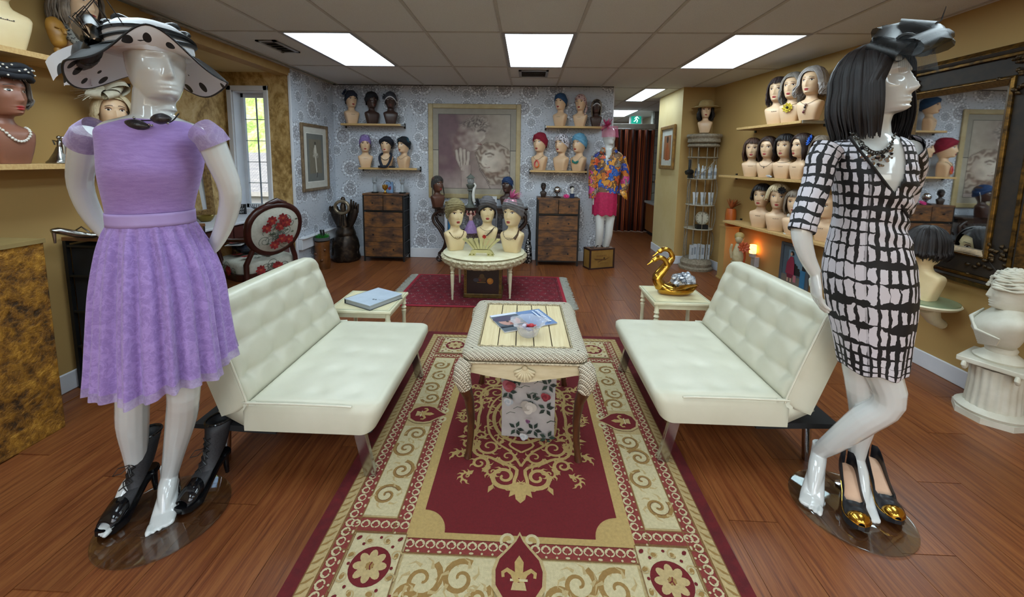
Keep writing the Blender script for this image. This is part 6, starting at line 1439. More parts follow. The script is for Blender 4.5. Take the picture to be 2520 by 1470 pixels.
for k in range(3): q.tube([(sin(a)*(.092-.002*k), .005-cos(a)*.106, .372+.02*k+.016*cos(a)+.004*sin(7*a+k)) for a in [2*pi*i/40 for i in range(42)]], .015, 7)
q.obj('band', blackc, hb, smooth=70); R_ = random.Random(8)
for i in range(34): a = R_.uniform(-2.2, 2.2); M().ell((sin(a)*.106, .005-cos(a)*.121, .375+R_.uniform(-.012, .045)+.016*cos(a)), .0042, 7, 5).obj('pearl', mat('pearl', '#dcd8d0', .2, c2='#cfc9bc'), hb, smooth=80)
on_bust(b, hb)
necklace('pearl necklace on the brown bust', b, mat('pearl', '#dcd8d0', .2), .0062, .155, .055, nb=36)
b = bust('pale bust with brown wig half hidden behind the mannequin neck', (-2.60, 2.50, 1.3735), yaw_to((-2.6, 2.5), 10), 1.0, 'pale', False, 'busts on the left wall shelves')
on_bust(b, wig('light brown wig under the white feather headpiece', HAIR['blonde'], .25, .010, .003, n=110))
hd = thing('feather_headpiece', 'white pleated satin and feather headpiece left of the mannequin neck', 'headpiece'); loops((-.03, -.02, .425), (-.3, -.4, .8), .11, 8, 31, .4).obj('satin_folds', cloth('ivory_satin', '#c9c2ae', '#b8b09a'), hd, smooth=80); feathers((-.05, -.03, .42), (-1, -.3, .2), .12, 30, 32, .5, .06).obj('feathers', cloth('ivory_feather', '#c4bca8'), hd); on_bust(b, hd)
# ============================================================ pictures
def picture(label, name, c, wd, ht, n, fw, fm, art, depth=.03, cat='picture', bw=None):
    """c centre on the wall, n normal into the room"""
    n = V(n).normalized(); u = V((0, 0, 1)).cross(n).normalized()*1; mx = frame_mx(c, u, (0, 0, 1)); t = thing(name, label, cat); t.matrix_world = mx
    a, b = wd/2, ht/2
    for nm, bx in (('frame_side', (-a, -a+fw, -b, b)), ('frame_side', (a-fw, a, -b, b)), ('frame_rail', (-a+fw, a-fw, b-fw, b)), ('frame_rail', (-a+fw, a-fw, -b, -b+fw))): M().box(bx[0], bx[1], bx[2], bx[3], 0, depth).obj(nm, fm, t, smooth=0, bevel=bw or fw*.15)
    A = Art((0, 0, depth*.35)); A.rect(-a+fw*.8, -b+fw*.8, a-fw*.8, b-fw*.8, '#cfc9ba'); art(A, a-fw, b-fw); A.obj('print', PRINT, t, smooth=0); return t
def pdist(x, y, P_):
    """signed distance to a polygon, negative inside"""
    d = 9; n = len(P_)
    for i in range(n):
        (x1, y1), (x2, y2) = P_[i], P_[(i+1) % n]; ex, ey = x2-x1, y2-y1; t = max(0, min(1, ((x-x1)*ex+(y-y1)*ey)/(ex*ex+ey*ey+1e-9))); d = min(d, (x-x1-t*ex)**2+(y-y1-t*ey)**2)
    return sqrt(d)*(-1 if inpoly(x, y, P_) else 1)
def sdl(x, y, P_):
    d = 9
    for (x1, y1), (x2, y2) in zip(P_, P_[1:]): ex, ey = x2-x1, y2-y1; t = max(0, min(1, ((x-x1)*ex+(y-y1)*ey)/(ex*ex+ey*ey+1e-9))); d = min(d, (x-x1-t*ex)**2+(y-y1-t*ey)**2)
    return sqrt(d)
def blend(c, d_, k): return tuple(lerp(p, q_, max(0, min(1, k))) for p, q_ in zip(c, d_))
def raster(A, a, b, fn, nu=84, nv=84):
    """soft painted image: smooth colour cells"""
    A.k += 1; A.jit()
    for j in range(nv):
        for i in range(nu):
            x0, x1, y0, y1 = lerp(-1, 1, i/nu), lerp(-1, 1, (i+1)/nu), lerp(-1, 1, j/nv), lerp(-1, 1, (j+1)/nv); A.cur = fn((x0+x1)/2, (y0+y1)/2); A.add([A.p(x0*a, y0*b), A.p(x1*a, y0*b), A.p(x1*a, y1*b), A.p(x0*a, y1*b)], [(0, 1, 2, 3)])
def srgb(*c): return tuple((x/255)**2.2 for x in c)
HE1 = [(-.62, -.1), (-.6, .35), (-.4, .7), (0, .95), (.3, .9), (.42, .7), (.36, .52), (.3, .47), (.33, .38), (.22, .28), (.16, .25), (.2, .19), (.12, .15), (.13, .1), (.02, .03), (-.1, 0), (-.2, -.15), (-.45, -.2)]
HE2 = [(.12, -.3), (.02, -.05), (.12, .12), (.35, .26), (.62, .26), (.92, .1), (1.1, -.1), (1.1, -.9), (.45, -.9), (.3, -.62), (.2, -.5)]
FA2 = [(.24, -.10), (.4, .06), (.62, .06), (.86, -.08), (.9, -.3), (.74, -.5), (.5, -.55), (.34, -.52), (.3, -.42), (.24, -.36), (.2, -.28)]
HAND = [[(-.5+.11*i, .02+.05*sin(i*1.4)), (-.47+.10*i, -.2), (-.34+.04*i, -.48)] for i in range(4)]
def paint_faces(x, y):
    nz = noise.noise(V((x*2.2, y*2.2, 1))); n2 = noise.noise(V((x*7, y*7, 4))); c = blend(srgb(156, 144, 130), srgb(104, 78, 84), .55-.6*x+.4*nz); c = blend(c, srgb(160, 150, 138), .6*max(0, x+.2*nz)*max(0, y+.5)); c = blend(c, srgb(165, 148, 142), max(0, -.45-y)*1.6)
    d = pdist(x, y, HE1); sh = .5+.9*(x*.8-.1)+.3*n2; c = blend(c, blend(srgb(112, 86, 86), srgb(200, 190, 176), sh), max(0, min(1, .5-d*16)))
    cu = sin(18*x+5*noise.noise(V((x*4, y*4, 7)))*3)*sin(17*y+9*n2); hm = max(0, min(1, (y-.52-.25*max(0, -x))*6))*max(0, min(1, .6-d*6)); c = blend(c, blend(srgb(66, 54, 54), srgb(160, 148, 138), .5+.5*cu), hm)
    for st, wd, col, k in (([(.1, .56), (.2, .6), (.3, .56)], .045, (70, 58, 56), .95), (HE1[6:16], .016, (110, 88, 82), .6), ([(.1, .22), (.2, .2)], .03, (112, 62, 60), .95), ([(.02, .14), (.12, .13)], .018, (110, 80, 76), .6), ([(.3, .47), (.24, .36), (.16, .29)], .02, (196, 186, 172), .5), ([(.1, -.2), (.16, -.5), (.34, -.76), (.46, -1)], .018, (70, 62, 62), .8)): c = blend(c, srgb(*col), k*max(0, 1-sdl(x, y, st)/wd))
    for f in HAND: e = sdl(x, y, f); c = blend(c, srgb(178, 166, 154), max(0, 1-e/.055)*1.3); c = blend(c, srgb(100, 84, 80), max(0, 1-abs(e-.055)/.014)*.8)
    if -1 < y < -.35: e = abs(x+.26+.05*y); c = blend(c, srgb(166, 150, 142), max(0, 1-e/.16)*1.2); c = blend(c, srgb(104, 88, 84), max(0, 1-abs(e-.15)/.015)*.6)
    d = pdist(x, y, HE2); wv = .5+.5*sin(30*(y+.5*x)+5*n2); c = blend(c, blend(srgb(112, 94, 84), srgb(166, 152, 138), wv), max(0, min(1, .5-d*16))); c = blend(c, srgb(84, 72, 68), max(0, 1-abs(d)/.014)*.8)
    d = pdist(x, y, FA2); c = blend(c, blend(srgb(204, 194, 180), srgb(120, 94, 82), .9*(x-.25)+.55*max(0, -.2-y)), max(0, min(1, .5-d*16)))
    for st, wd, col, k in (([(.32, -.06), (.44, -.03), (.54, -.07)], .04, (84, 64, 56), .95), ([(.38, -.13), (.48, -.12)], .03, (120, 98, 88), .8), ([(.26, -.16), (.22, -.28), (.29, -.33)], .02, (206, 196, 182), .6), ([(.29, -.33), (.34, -.34)], .018, (110, 84, 76), .8), ([(.3, -.42), (.38, -.43), (.44, -.41)], .02, (118, 80, 72), .8), ([(.36, -.6), (.6, -.62), (.78, -.56)], .09, (112, 84, 72), .7)): c = blend(c, srgb(*col), k*max(0, 1-sdl(x, y, st)/wd))
    return blend(c, tuple(q_*(1+.4*n2) for q_ in c), .4)
def art_statues(A, a, b):
    A.rect(-a, -b, a, b, '#8f887c'); a2, b2 = a*.86, b*.865; A.rect(-a, -b, -a2, b*.02, '#a09889'); A.rect(a2, -b, a, b*.02, '#a09889'); A.rect(-a, -b, a, -b2, '#a39b8c')
    A.frame(-a2-.006, -b2-.006, a2+.006, b2+.006, .006, '#3c3734'); raster(A, a2, b2, paint_faces); A.rect(-a, .018, -a2, .026, '#3c3734'); A.rect(a2, .018, a, .026, '#3c3734')
picture('large framed print of two classical faces on the patterned wall', 'framed_print', (-.745, YB-.001, 1.535), 1.30, 1.32, (0, -1, 0), .065, mat('pale_gold_frame', '#b3a27a', .45, c2='#a5936a', sc=9), art_statues, .028)
def art_ballet(A, a, b):
    A.rect(-a, -b, a, b, '#c6c4bb'); A.frame(-a*.74, -b*.80, a*.74, b*.80, .008, '#e4e3dc'); A.rect(-a*.70, -b*.78, a*.70, b*.78, '#6d6f6b'); A.rect(-a*.52, -b*.52, a*.52, b*.60, '#77705f')
    A.disc(0, .02, .075, '#8f897a', .03); A.poly([(-.02, .16), (.015, .16), (.03, .06), (.012, .02), (.02, -.12), (.03, -.2), (.01, -.24), (-.005, -.13), (-.02, .02), (-.035, .07)], '#c9c5b8'); A.disc(-.005, .185, .016, '#3a352f', .02)
    A.disc(.0, .035, .06, '#b5b0a2', .022, 16, .2); A.ribbon([(-.03, .13), (-.055, .06), (-.02, .03)], .012, '#b9b3a6'); A.poly([(.008, -.19), (.03, -.19), (.024, -.25), (.008, -.26)], '#2c2926')
picture('framed ballerina drawing with wide mat on the side wall', 'framed_print', (XL+.001, 5.195, 1.42), .655, .845, (1, 0, 0), .036, mat('bronze_frame', '#6d5a45', .4, .3, c2='#8a7458', sc=20), art_ballet, .03)
def art_back(A, a, b):
    A.rect(-a, -b, a, b, '#b9bcb8'); A.rect(-a*.62, -b*.66, a*.62, b*.66, '#8a5f42'); A.poly([(-.08, -.19), (-.09, -.05), (-.04, .04), (-.03, .08), (.03, .08), (.04, .03), (.09, -.05), (.10, -.19)], '#9c5228'); A.disc(0, .115, .04, '#33231d', .05); A.ribbon([(0, .05), (-.01, -.05), (0, -.17)], .01, '#6a3418')
picture('framed print of a figure from behind on the tan pillar', 'framed_print', (2.0985, 6.19, 1.65), .60, .64, (-1, 0, 0), .055, mat('gilt_brown_frame', '#7d5c34', .35, .4, c2='#a8803f', sc=14), art_back, .035)
# poster of the woman in pink, leaning at the right wall
def art_city(A, a, b):
    A.rect(-a, -b, a, b, '#51606c'); A.rect(-a*.55, -b*.3, a*.9, b*.8, '#6f8fa3'); R = random.Random(4)
    for i in range(18): x = lerp(-a*.4, a*.9, i/17); A.rect(x-.012, -b*.45, x+.012, -b*.35+R.uniform(0, .10), '#1c2024')
    A.rect(-a, -b, a, -b*.55, '#6d655c'); A.rect(a*.55, -b, a, -b*.1, '#2f6f98')
    A.poly([(-.09, .02), (-.05, .09), (-.015, .09), (.005, .02), (.01, -.09), (-.10, -.09)], '#8c2c48'); A.poly([(-.085, -.09), (-.0, -.09), (-.012, -.13), (-.075, -.13)], '#6d1f38'); A.disc(-.035, .12, .017, '#c39a82', .021); A.disc(-.03, .125, .02, '#2c1d18', .022); A.disc(-.04, .115, .013, '#c39a82', .016)
    for x in (-.065, -.025): A.rect(x-.008, -.17, x+.008, -.13, '#c7a48e')
    A.rect(.005, -.16, .04, -.09, '#a86a74')
pc = aw(1958, 652, .06); picture('blue framed poster of a woman in a pink coat behind the sofa', 'framed_poster', (pc.x, pc.y, .42), .36, .44, (-RN.x, -RN.y, .0), .03, mat('slate_frame', '#4a545e', .5), art_city, .025, 'poster')
# ============================================================ gilded mirror
def mirror():
    gl0, gl1 = ax(2238, 400, 2.845), ax(2452, 400, 2.845); c = V((2.865, (gl0.y+gl1.y)/2, 1.415)); n = V((-1, 0, 0)); u = V((0, 0, 1)).cross(n); t = thing('gilded_mirror', 'huge gilded and black framed mirror on the right wall', 'mirror'); t.matrix_world = frame_mx(c+n*.002, u, (0, 0, 1)); a, b = (gl0.y-gl1.y)/2+.235, .735
    GILT = mat('antique_gilt', '#7d5a22', .35, .7, c2='#3a2a14', sc=26, bump=.3); DKB = mat('mirror_black', '#1a120a', .65, c2='#2c1f11', sc=20); LEAFG = mat('dark_gilt_carving', '#4a3516', .4, .6, c2='#1c140a', sc=40, bump=.6)
    def ringp(o0, o1, z0, z1, m, nm):
        for nm2, pts in (('side', [(-a+o0, -b+o0), (-a+o1, -b+o1), (-a+o1, b-o1), (-a+o0, b-o0)]), ('side', [(a-o0, b-o0), (a-o1, b-o1), (a-o1, -b+o1), (a-o0, -b+o0)]), ('rail', [(-a+o0, b-o0), (-a+o1, b-o1), (a-o1, b-o1), (a-o0, b-o0)]), ('rail', [(a-o0, -b+o0), (a-o1, -b+o1), (-a+o1, -b+o1), (-a+o0, -b+o0)])):
            q = M(); n_ = 4; q.add([(x, y, 0) for x, y in pts]+[(x, y, z) for (x, y), z in zip(pts, (z0, z1, z1, z0))], [(0, 1, 2, 3), (7, 6, 5, 4)]+[(i, 4+i, 4+(i+1) % 4, (i+1) % 4) for i in range(4)]); q.obj(nm+'_'+nm2, m, t, smooth=0, fix=True, bevel=.004)
    ringp(0, .035, .035, .06, GILT, 'outer_gilt'); ringp(.035, .055, .055, .045, DKB, 'black_groove'); ringp(.055, .075, .05, .055, GILT, 'middle_gilt'); ringp(.075, .185, .035, .03, DKB, 'black_panel'); ringp(.185, .20, .04, .05, GILT, 'inner_gilt'); ringp(.20, .235, .045, .02, mat('bronze_slip', '#4f3d24', .35, .5, c2='#6a5230', sc=60), 'slip')
    M().box(-a+.23, a-.23, -b+.23, b-.23, .006, .01).obj('mirror_glass', NT('mirror_silver').out((.88, .9, .9, 1), .02, 1.), t, smooth=0)
    R = random.Random(9)
    for sx in (-1, 1):
        for sy in (-1, 1):
            q = M()
            for i in range(26):
                x = R.uniform(.075, .30); y = R.uniform(.075, .19)
                if i % 2: x, y = y, x
                aa = R.uniform(0, 6.3); q.tube([(sx*(a-x)+.03*cos(aa)*k/4, sy*(b-y)+.03*sin(aa)*k/4, .035+.012*sin(pi*k/4)) for k in range(5)], [.004, .010, .011, .008, .002], 6, flat=.6)
            stuff(q.obj('corner_carving', LEAFG, t, smooth=60))
mirror()
# ============================================================ big bronze hands sculpture and stump
hsx = thing('bronze_sculpture', 'dark bronze sculpture of two giant hands holding a figure', 'sculpture', (-2.50, 5.47, 0)); q = M()
q.lathe([(.16, 0), (.185, .04), (.17, .12), (.18, .2), (.15, .3), (.13, .36)], 28, wob=lambda t, z: 1+.12*noise.noise(V((cos(t)*2, sin(t)*2, z*9)))); q.obj('rocky_base', BRONZE, hsx, smooth=60)
for k in range(6): q = M(); a = .7*k; q.tube([(.15*cos(a+i*.12), .15*sin(a+i*.12)-.02, .06+.05*i) for i in range(6)], [.02, .035, .03, .035, .025, .01], 8); q.obj('rock_fold', BRONZE, hsx, smooth=60)
M().lathe([(.125, .34), (.14, .37), (.13, .41), (.115, .45), (.11, .48)], 28, wob=lambda t, z: 1+.04*sin(z*150+2*sin(t))).obj('wrist_drapery', BRONZE, hsx, smooth=60)
for s_ in (-1, 1):
    q = M(); q.loft([[V((s_*(x+w_*cos(t)), -.02+.035*sin(t), z)) for t in [2*pi*j/14 for j in range(14)]] for x, w_, z in ((.05, .05, .46), (.08, .065, .54), (.11, .075, .63), (.125, .07, .70), (.13, .05, .73))]); q.obj('palm', BRONZE, hsx, smooth=60)
    for i in range(4): x = .085+.032*i; tz = .86-.02*i-(.10 if s_ < 0 else 0); q = M(); q.tube([(s_*x, -.02, .68), (s_*(x+.014), -.035, .76), (s_*(x+.02), -.03, tz)], [.019, .017, .012], 8); q.obj('finger', BRONZE, hsx, smooth=60)
q = M(); q.lathe([(.05, .47), (.045, .55), (.04, .62), (.028, .70)], 14, (0, -.05, 0)); q.ell((0, -.05, .86), (.03, .03, .038)); q.tube([(0, -.05, .69), (0, -.055, .76), (0, -.05, .83)], [.035, .04, .018], 12); q.obj('figure', mat('bronze_light', '#5c4c3c', .3, .6, c2='#2a221c'), hsx, smooth=60)
q = M(); q.tube([(.095*cos(t), -.09, .755+.085*sin(t)) for t in [2*pi*i/26 for i in range(28)]], .021, 10); q.obj('embracing_arms', mat('bronze_bright', '#a89880', .28, .6, c2='#5f5240', sc=10), hsx, smooth=60)
for s_ in (-1, 1): M().tube([(s_*.02, -.075, .70), (s_*.03, -.085, .60), (s_*.035, -.08, .5)], [.016, .026, .03], 10).obj('drapery_fold', BRONZE, hsx, smooth=60)
sc0 = az(793, 660); st_ = thing('log_planter', 'log stump with a grey bowl of bright green grass', 'planter', (sc0.x+.01, sc0.y, 0)); LOG = mat('varnished_log', '#7a4a22', .3, c2='#4a2a12', sc=9, bump=.4)
M().lathe([(.095, 0), (.1, .05), (.088, .2), (.092, .33), (.09, .355), (.002, .358)], 24, wob=lambda t, z: 1+.08*noise.noise(V((cos(t)*1.5, sin(t)*1.5, z*5)))).obj('stump', LOG, st_, smooth=50)
for x, y, z in ((-.05, -.075, .2), (.03, -.085, .12), (.06, -.06, .25)): M().ell((x, y, z), (.022, .016, .02)).obj('knot', mat('log_knot', '#5a3216', .3), st_)
M().lathe([(.07, .358), (.095, .372), (.10, .41), (.093, .41), (.002, .385)], 24).obj('bowl', mat('grey_stone_bowl', '#55585a', .6), st_, smooth=50)
q = M(); R_ = random.Random(12)
for i in range(140): a = R_.uniform(0, 6.3); r = .08*sqrt(R_.random()); q.tube([(r*cos(a), r*sin(a), .39), (r*cos(a)*1.15, r*sin(a)*1.15, .42+R_.uniform(0, .02)), (r*cos(a)*1.3, r*sin(a)*1.3, .435+R_.uniform(0, .02))], [.003, .002, .0005], 3)
stuff(q.obj('grass', mat('fake_grass', '#2a8a2c', .6, c2='#1c6a22', sc=40), st_))
for x in (-.012, .022): M().tube([(x, .02, .39), (x-.01, .02, .50)], .013, 8).obj('dark_stick', BLACKM, st_)
# ============================================================ things on the dressers
zd = .946
def crystal(label, pxx): 
    p = ay(pxx, 470, 5.56); t = thing('crystal_ornament', label, 'ornament', (p.x, 5.57, zd)); CRY = NT('clear_crystal').out(rgba('#c4ccd4'), .06, 0, Transmission_Weight=.6, IOR=1.5)
    M().lathe([(.045, 0), (.05, .008), (.045, .016), (.002, .017)], 20).obj('dark_base', BLACKM, t); q = M(); q.lathe([(.03, .017), (.022, .04), (.026, .09), (.02, .12), (.034, .15), (.03, .18), (.012, .2)], 12); q.obj('stem', CRY, t, smooth=30)
    R = random.Random(pxx)
    for i in range(10): a = i*.63; q = M(); q.tube([(0, 0, .14), (.03*cos(a), .03*sin(a), .18), (.045*cos(a), .045*sin(a), .21+.02*R.random())], [.006, .012, .003], 6); q.obj('petal', CRY, t)
crystal('clear crystal ornament, left one on the left drawer chest', 922); crystal('clear crystal ornament, right one on the left drawer chest', 990)
p = ay(957, 460, 5.62); bx_ = thing('blue_card', 'pale blue box standing on the left drawer chest', 'box', (p.x, 5.63, zd)); M().box(-.045, .055, -.012, .02, 0, .15).obj('box', mat('pale_blue_card', '#7f9cc0', .6, c2='#6d8ab0', sc=20), bx_, smooth=0); M().tube([(.05*cos(t)-.02, -.014, .12+.05*sin(t)) for t in [pi*i/14 for i in range(15)]], .004, 6).obj('handle_loop', CORD, bx_)
A = Art((0, -.0125, .07), (1, 0, 0), (0, 0, 1)); A.disc(.01, -.01, .022, '#8a3a3a'); A.disc(.02, .01, .014, '#5a3a6a'); A.obj('printed_mark', PRINT, bx_, smooth=0)
p = ay(948, 475, 5.50); gl = thing('gold_ornament', 'small gold tulip ornament on the left drawer chest', 'ornament', (p.x, 5.50, zd)); M().lathe([(.022, 0), (.026, .01), (.01, .03), (.008, .045)], 16).obj('foot', GOLDM, gl); 
for k in range(6): a = k*1.047; q = M(); q.tube([(0, 0, .04), (.03*cos(a), .03*sin(a), .07), (.036*cos(a), .036*sin(a), .105), (.028*cos(a), .028*sin(a), .125)], [.008, .016, .014, .002], 6, flat=.4); q.obj('petal', mat('amber_glass_gold', '#a8782a', .25, .6), gl)
zr = .932
p = ay(1337, 478, 5.54); hd_ = thing('wooden_head_sculpture', 'small dark wooden head on the right drawer chest', 'sculpture', (p.x, 5.55, zr), .2, sc=.46); link('carving', shared('body', mat('dark_walnut_carving', '#2e201a', .4)), hd_); hc_ = turban('x', mat('carved_hair', '#15100e', .6), .01, .004, 0, folds=1, amp=.001, name='hair'); hc_.parent = hd_; [hc_.pop(k_) for k_ in ('label', 'category', 'group')]
p = ay(1371, 478, 5.54); gb = thing('silver_globe', 'mirrored silver globe on a wooden stand on the drawer chest', 'ornament', (p.x, 5.54, zr)); M().ell((0, 0, .10), .05, 20, 14).obj('globe', mat('mirror_ball', '#c9ccd2', .08, 1.), gb, smooth=80); M().lathe([(.055, 0), (.058, .01), (.04, .016), (.012, .022), (.010, .05)], 20).obj('stand', DWOOD, gb); M().tube([(.058*sin(t), 0, .10-.058*cos(t)) for t in [lerp(-2.1, 2.1, i/20) for i in range(21)]], .004, 6).obj('cradle', SILVER, gb)
p = ay(1394, 480, 5.46); tag(flower((p.x, 5.46, zr+.018), (0, -.6, .8), .045, 9, 2, 22).obj('silk_flower', cloth('hot_pink_petals', '#d13a80', '#b82a6c'), smooth=70), 'hot pink silk flower on the right drawer chest', 'flower')
p = ay(1408, 475, 5.50); gs = thing('geisha_figurine', 'small white-faced figurine with black hair on the drawer chest', 'figurine', (p.x, 5.50, zr)); M().box(-.03, .03, -.02, .02, 0, .06).obj('navy_base', cloth('navy_base', '#1d2a4a'), gs, smooth=0, bevel=.004); M().lathe([(.02, .06), (.014, .08), (.022, .10), (.026, .12), (.018, .145)], 14).obj('face', mat('white_face', '#d2cfc6', .4), gs); M().ell((-.005, .006, .14), (.03, .026, .026)).obj('hair', CORD, gs)
# ============================================================ on and under the console
p = ay(1158, 505, 5.5); lp = thing('garden_lamp', 'grey stone lantern column with white figure on the console', 'lamp', (p.x, 5.5, .776)); STN = mat('verdigris_stone', '#6a6f68', .7, c2='#53574f', sc=18, bump=.3)
M().lathe([(.07, 0), (.07, .025), (.045, .04), (.036, .06), (.03, .16), (.028, .22), (.045, .235), (.03, .25), (.05, .28), (.062, .31), (.05, .32)], 20).obj('column', STN, lp, smooth=40); M().lathe([(.03, .32), (.045, .34), (.05, .37), (.04, .40)], 16).obj('glass_cage', NT('lamp_glass').out(rgba('#b9c2c4'), .1, 0, Transmission_Weight=.7), lp); M().lathe([(.062, .40), (.055, .41), (.03, .435), (.008, .45), (.004, .465)], 20).obj('cap', STN, lp, smooth=40)
M().tube([(.055, -.05, .335), (.075, -.05, .30), (.055, -.055, .26), (.045, -.06, .18), (.05, -.06, .10), (.07, -.06, .06)], [.012, .013, .02, .022, .02, .014], 8).obj('white_figure', mat('white_resin', '#d6d6d0', .4), lp, smooth=60)
p = ay(1208, 495, 5.47); cdv = thing('greeting_card', 'white card with a small portrait standing on the console', 'card', (p.x, 5.47, .776), .1); M().prism([(-.08, 0), (.08, 0), (.08, .16), (-.08, .16)], -.002, .002, 'xz').obj('card', mat('white_card', '#c4c7cc', .6), cdv, smooth=0); A = Art((0, -.003, 0), (1, 0, 0), (0, 0, 1)); A.disc(-.04, .11, .025, '#6a5a58'); A.disc(-.042, .11, .016, '#c0a294', .02); A.ribbon([(.0, .10), (.06, .10)], .006, '#9a9ea6'); A.ribbon([(.0, .08), (.05, .08)], .004, '#9a9ea6'); A.obj('portrait', PRINT, cdv, smooth=0)
zc_ = .436
for i, (c_, w_) in enumerate((('#b9bdc6', .04), ('#2f6d9a', .022), ('#a9aebc', .05))):
    x = -1.11+.05*i; tag(M().box(x, x+w_, 5.44, 5.60, zc_, zc_+.24-.01*i).obj('file_box', mat('file_'+c_[1:], c_, .6), smooth=0, bevel=.003), ('pale grey file box on the console shelf', 'blue file box between the grey ones on the console shelf', 'lilac grey file box on the console shelf')[i], 'file box')
p = ay(1158, 560, 5.42); lf = thing('lady_figurine', 'porcelain lady figurine in a lilac gown on the console shelf', 'figurine', (p.x, 5.45, zc_)); M().lathe([(.10, 0), (.095, .02), (.06, .10), (.028, .16), (.022, .17)], 24, wob=lambda t, z: 1+.05*sin(t*9)).obj('gown', cloth('lilac_gown', '#9c7fae', '#8a6c9c'), lf, smooth=60); q = M(); q.tube([(0, 0, .165), (0, 0, .22), (0, 0, .25)], [.024, .03, .012], 10); q.ell((0, 0, .275), (.02, .022, .025)); q.obj('torso', mat('porcelain', '#c9a090', .3), lf, smooth=60)
for s_ in (-1, 1): M().tube([(s_*.03, 0, .225), (s_*.06, -.01, .25), (s_*.04, -.01, .30)], [.009, .008, .006], 8).obj('arm', mat('porcelain', '#c9a090', .3), lf); M().tube([(s_*.02, .01, .26), (s_*.05, .02, .24), (s_*.06, .01, .30)], [.012, .016, .006], 8).obj('red_shawl', cloth('red_shawl', '#8a2a34'), lf)
for xx in (-.35, -.13): tag(M().box(xx-.64+.45, xx-.64+.60, 5.46, 5.62, zc_, zc_+.19).obj('storage_box', mat('grey_storage', '#6c6e73', .6, c2='#5c5e64'), smooth=0, bevel=.004), 'grey storage box on the console shelf, '+('left' if xx < -.2 else 'right')+' of two', 'box')
# giraffe
gp = az(1299, 643); gf = thing('giraffe_statue', 'silver and black patterned giraffe statue beside the console', 'statue', (gp.x, 5.58, 0))
def m_gir():
    t = NT('giraffe_mosaic'); v = t.n('TexVoronoi', {'Vector': t.coord(), 'Scale': 26.}, feature='DISTANCE_TO_EDGE').outputs[0]; f = t.math('LESS_THAN', v, .12); return t.out(t.mix(f, rgba('#b4b4b4'), rgba('#101012')), .25, .6)
GIR = m_gir(); M().lathe([(.06, 0), (.075, .03), (.07, .12), (.06, .22), (.04, .3), (.025, .34)], 18, sx=.8).obj('seated_body', GIR, gf, smooth=60); M().tube([(.01, 0, .32), (.02, 0, .42), (.0, 0, .52), (-.02, 0, .555)], [.026, .017, .014, .012], 10).obj('neck', BLACKM, gf); q = M(); q.tube([(-.01, 0, .56), (-.045, 0, .555), (-.075, 0, .52)], [.016, .015, .008], 8); q.obj('head', SILVER, gf)
for s_ in (-1, 1): M().tube([(-.012, s_*.01, .565), (-.008, s_*.014, .59)], .004, 6).obj('horn', BLACKM, gf); M().tube([(-.03, s_*.045, .16), (-.06, s_*.05, .06), (-.07, s_*.05, .0)], [.02, .016, .014], 8).obj('front_leg', GIR, gf)
# chest under the round table
ch = thing('painted_chest', 'dark painted chest with fruit and studded gold edges', 'chest', (-.43, 4.09, .009)); CHG = mat('worn_gold_paint', '#6d5424', .4, .3, c2='#4a3818', sc=20)
M().box(-.185, .185, -.05, .26, .03, .36).obj('box', mat('dark_lacquer', '#1f1210', .35, c2='#2a1814', sc=8), ch, smooth=0)
for x in (-.195, .165): M().box(x, x+.03, -.056, -.02, .02, .36).obj('gold_edge', CHG, ch, smooth=0); 
M().box(-.2, .2, -.06, .265, 0, .045).obj('plinth', CHG, ch, smooth=0, bevel=.006); M().box(-.205, .205, -.065, .27, .34, .375).obj('lid', mat('dark_lid', '#2a1a14', .4), ch, smooth=0, bevel=.005)
for x in (-.18, .18):
    for i in range(11): M().ell((x, -.058, .06+.027*i), .005, 6, 4).obj('stud', GOLDM, ch)
A = Art((0, -.0505, .2), (1, 0, 0), (0, 0, 1)); A.disc(.075, -.02, .033, '#a8661e'); A.disc(.068, -.012, .022, '#b9802c'); A.disc(-.01, .0, .045, '#4a3418', .03); A.ribbon([(-.06, -.035), (.03, -.035)], .008, '#7a5a24'); A.disc(-.01, .03, .025, '#5a4420'); A.disc(-.07, -.01, .03, '#3a3a44', .02); A.disc(-.03, -.01, .014, '#6a2a1e'); A.obj('painted_fruit', PRINT, ch, smooth=0)
# jewelry stand on the round table
js = thing('jewelry_stand', 'pale wooden slotted jewelry stand between the table busts', 'jewelry stand', (-.445, 4.03, ZT), 0, None, 1.25); LIME = mat('pale_lime_wood', '#c3bd86', .5, c2='#b3ad76', sc=14)
def fan(y, nm):
    for i in range(7):
        a = lerp(-1, 1, i/6); q = M(); w_ = .019; q.loft([[V((x-w_*.5*k_, y-.003, z)), V((x+w_*.5*k_, y-.003, z)), V((x+w_*.5*k_, y+.003, z)), V((x-w_*.5*k_, y+.003, z))] for x, z, k_ in ((a*.055, .05, .9), (a*.075, .075, .95), (a*.105, .105, 1.1), (a*.135, .13, 1.6), (a*.135, .137, 1.8))]); q.obj(nm, LIME, js, smooth=0)
    q = M(); q.prism([(-.105, 0), (-.05, 0), (-.045, .025), (.045, .025), (.05, 0), (.105, 0), (.085, .035), (.055, .055), (-.055, .055), (-.085, .035)], y-.003, y+.003, 'xz'); q.obj('foot_panel', LIME, js, smooth=0)
fan(-.02, 'slotted_slat'); fan(.02, 'slotted_slat')
for x in (-.09, -.06, .06, .09): M().ell((x, -.024, .012), (.007, .003, .005), 8, 5).obj('painted_dot', mat('olive_paint', '#6d6a1e', .5), js)
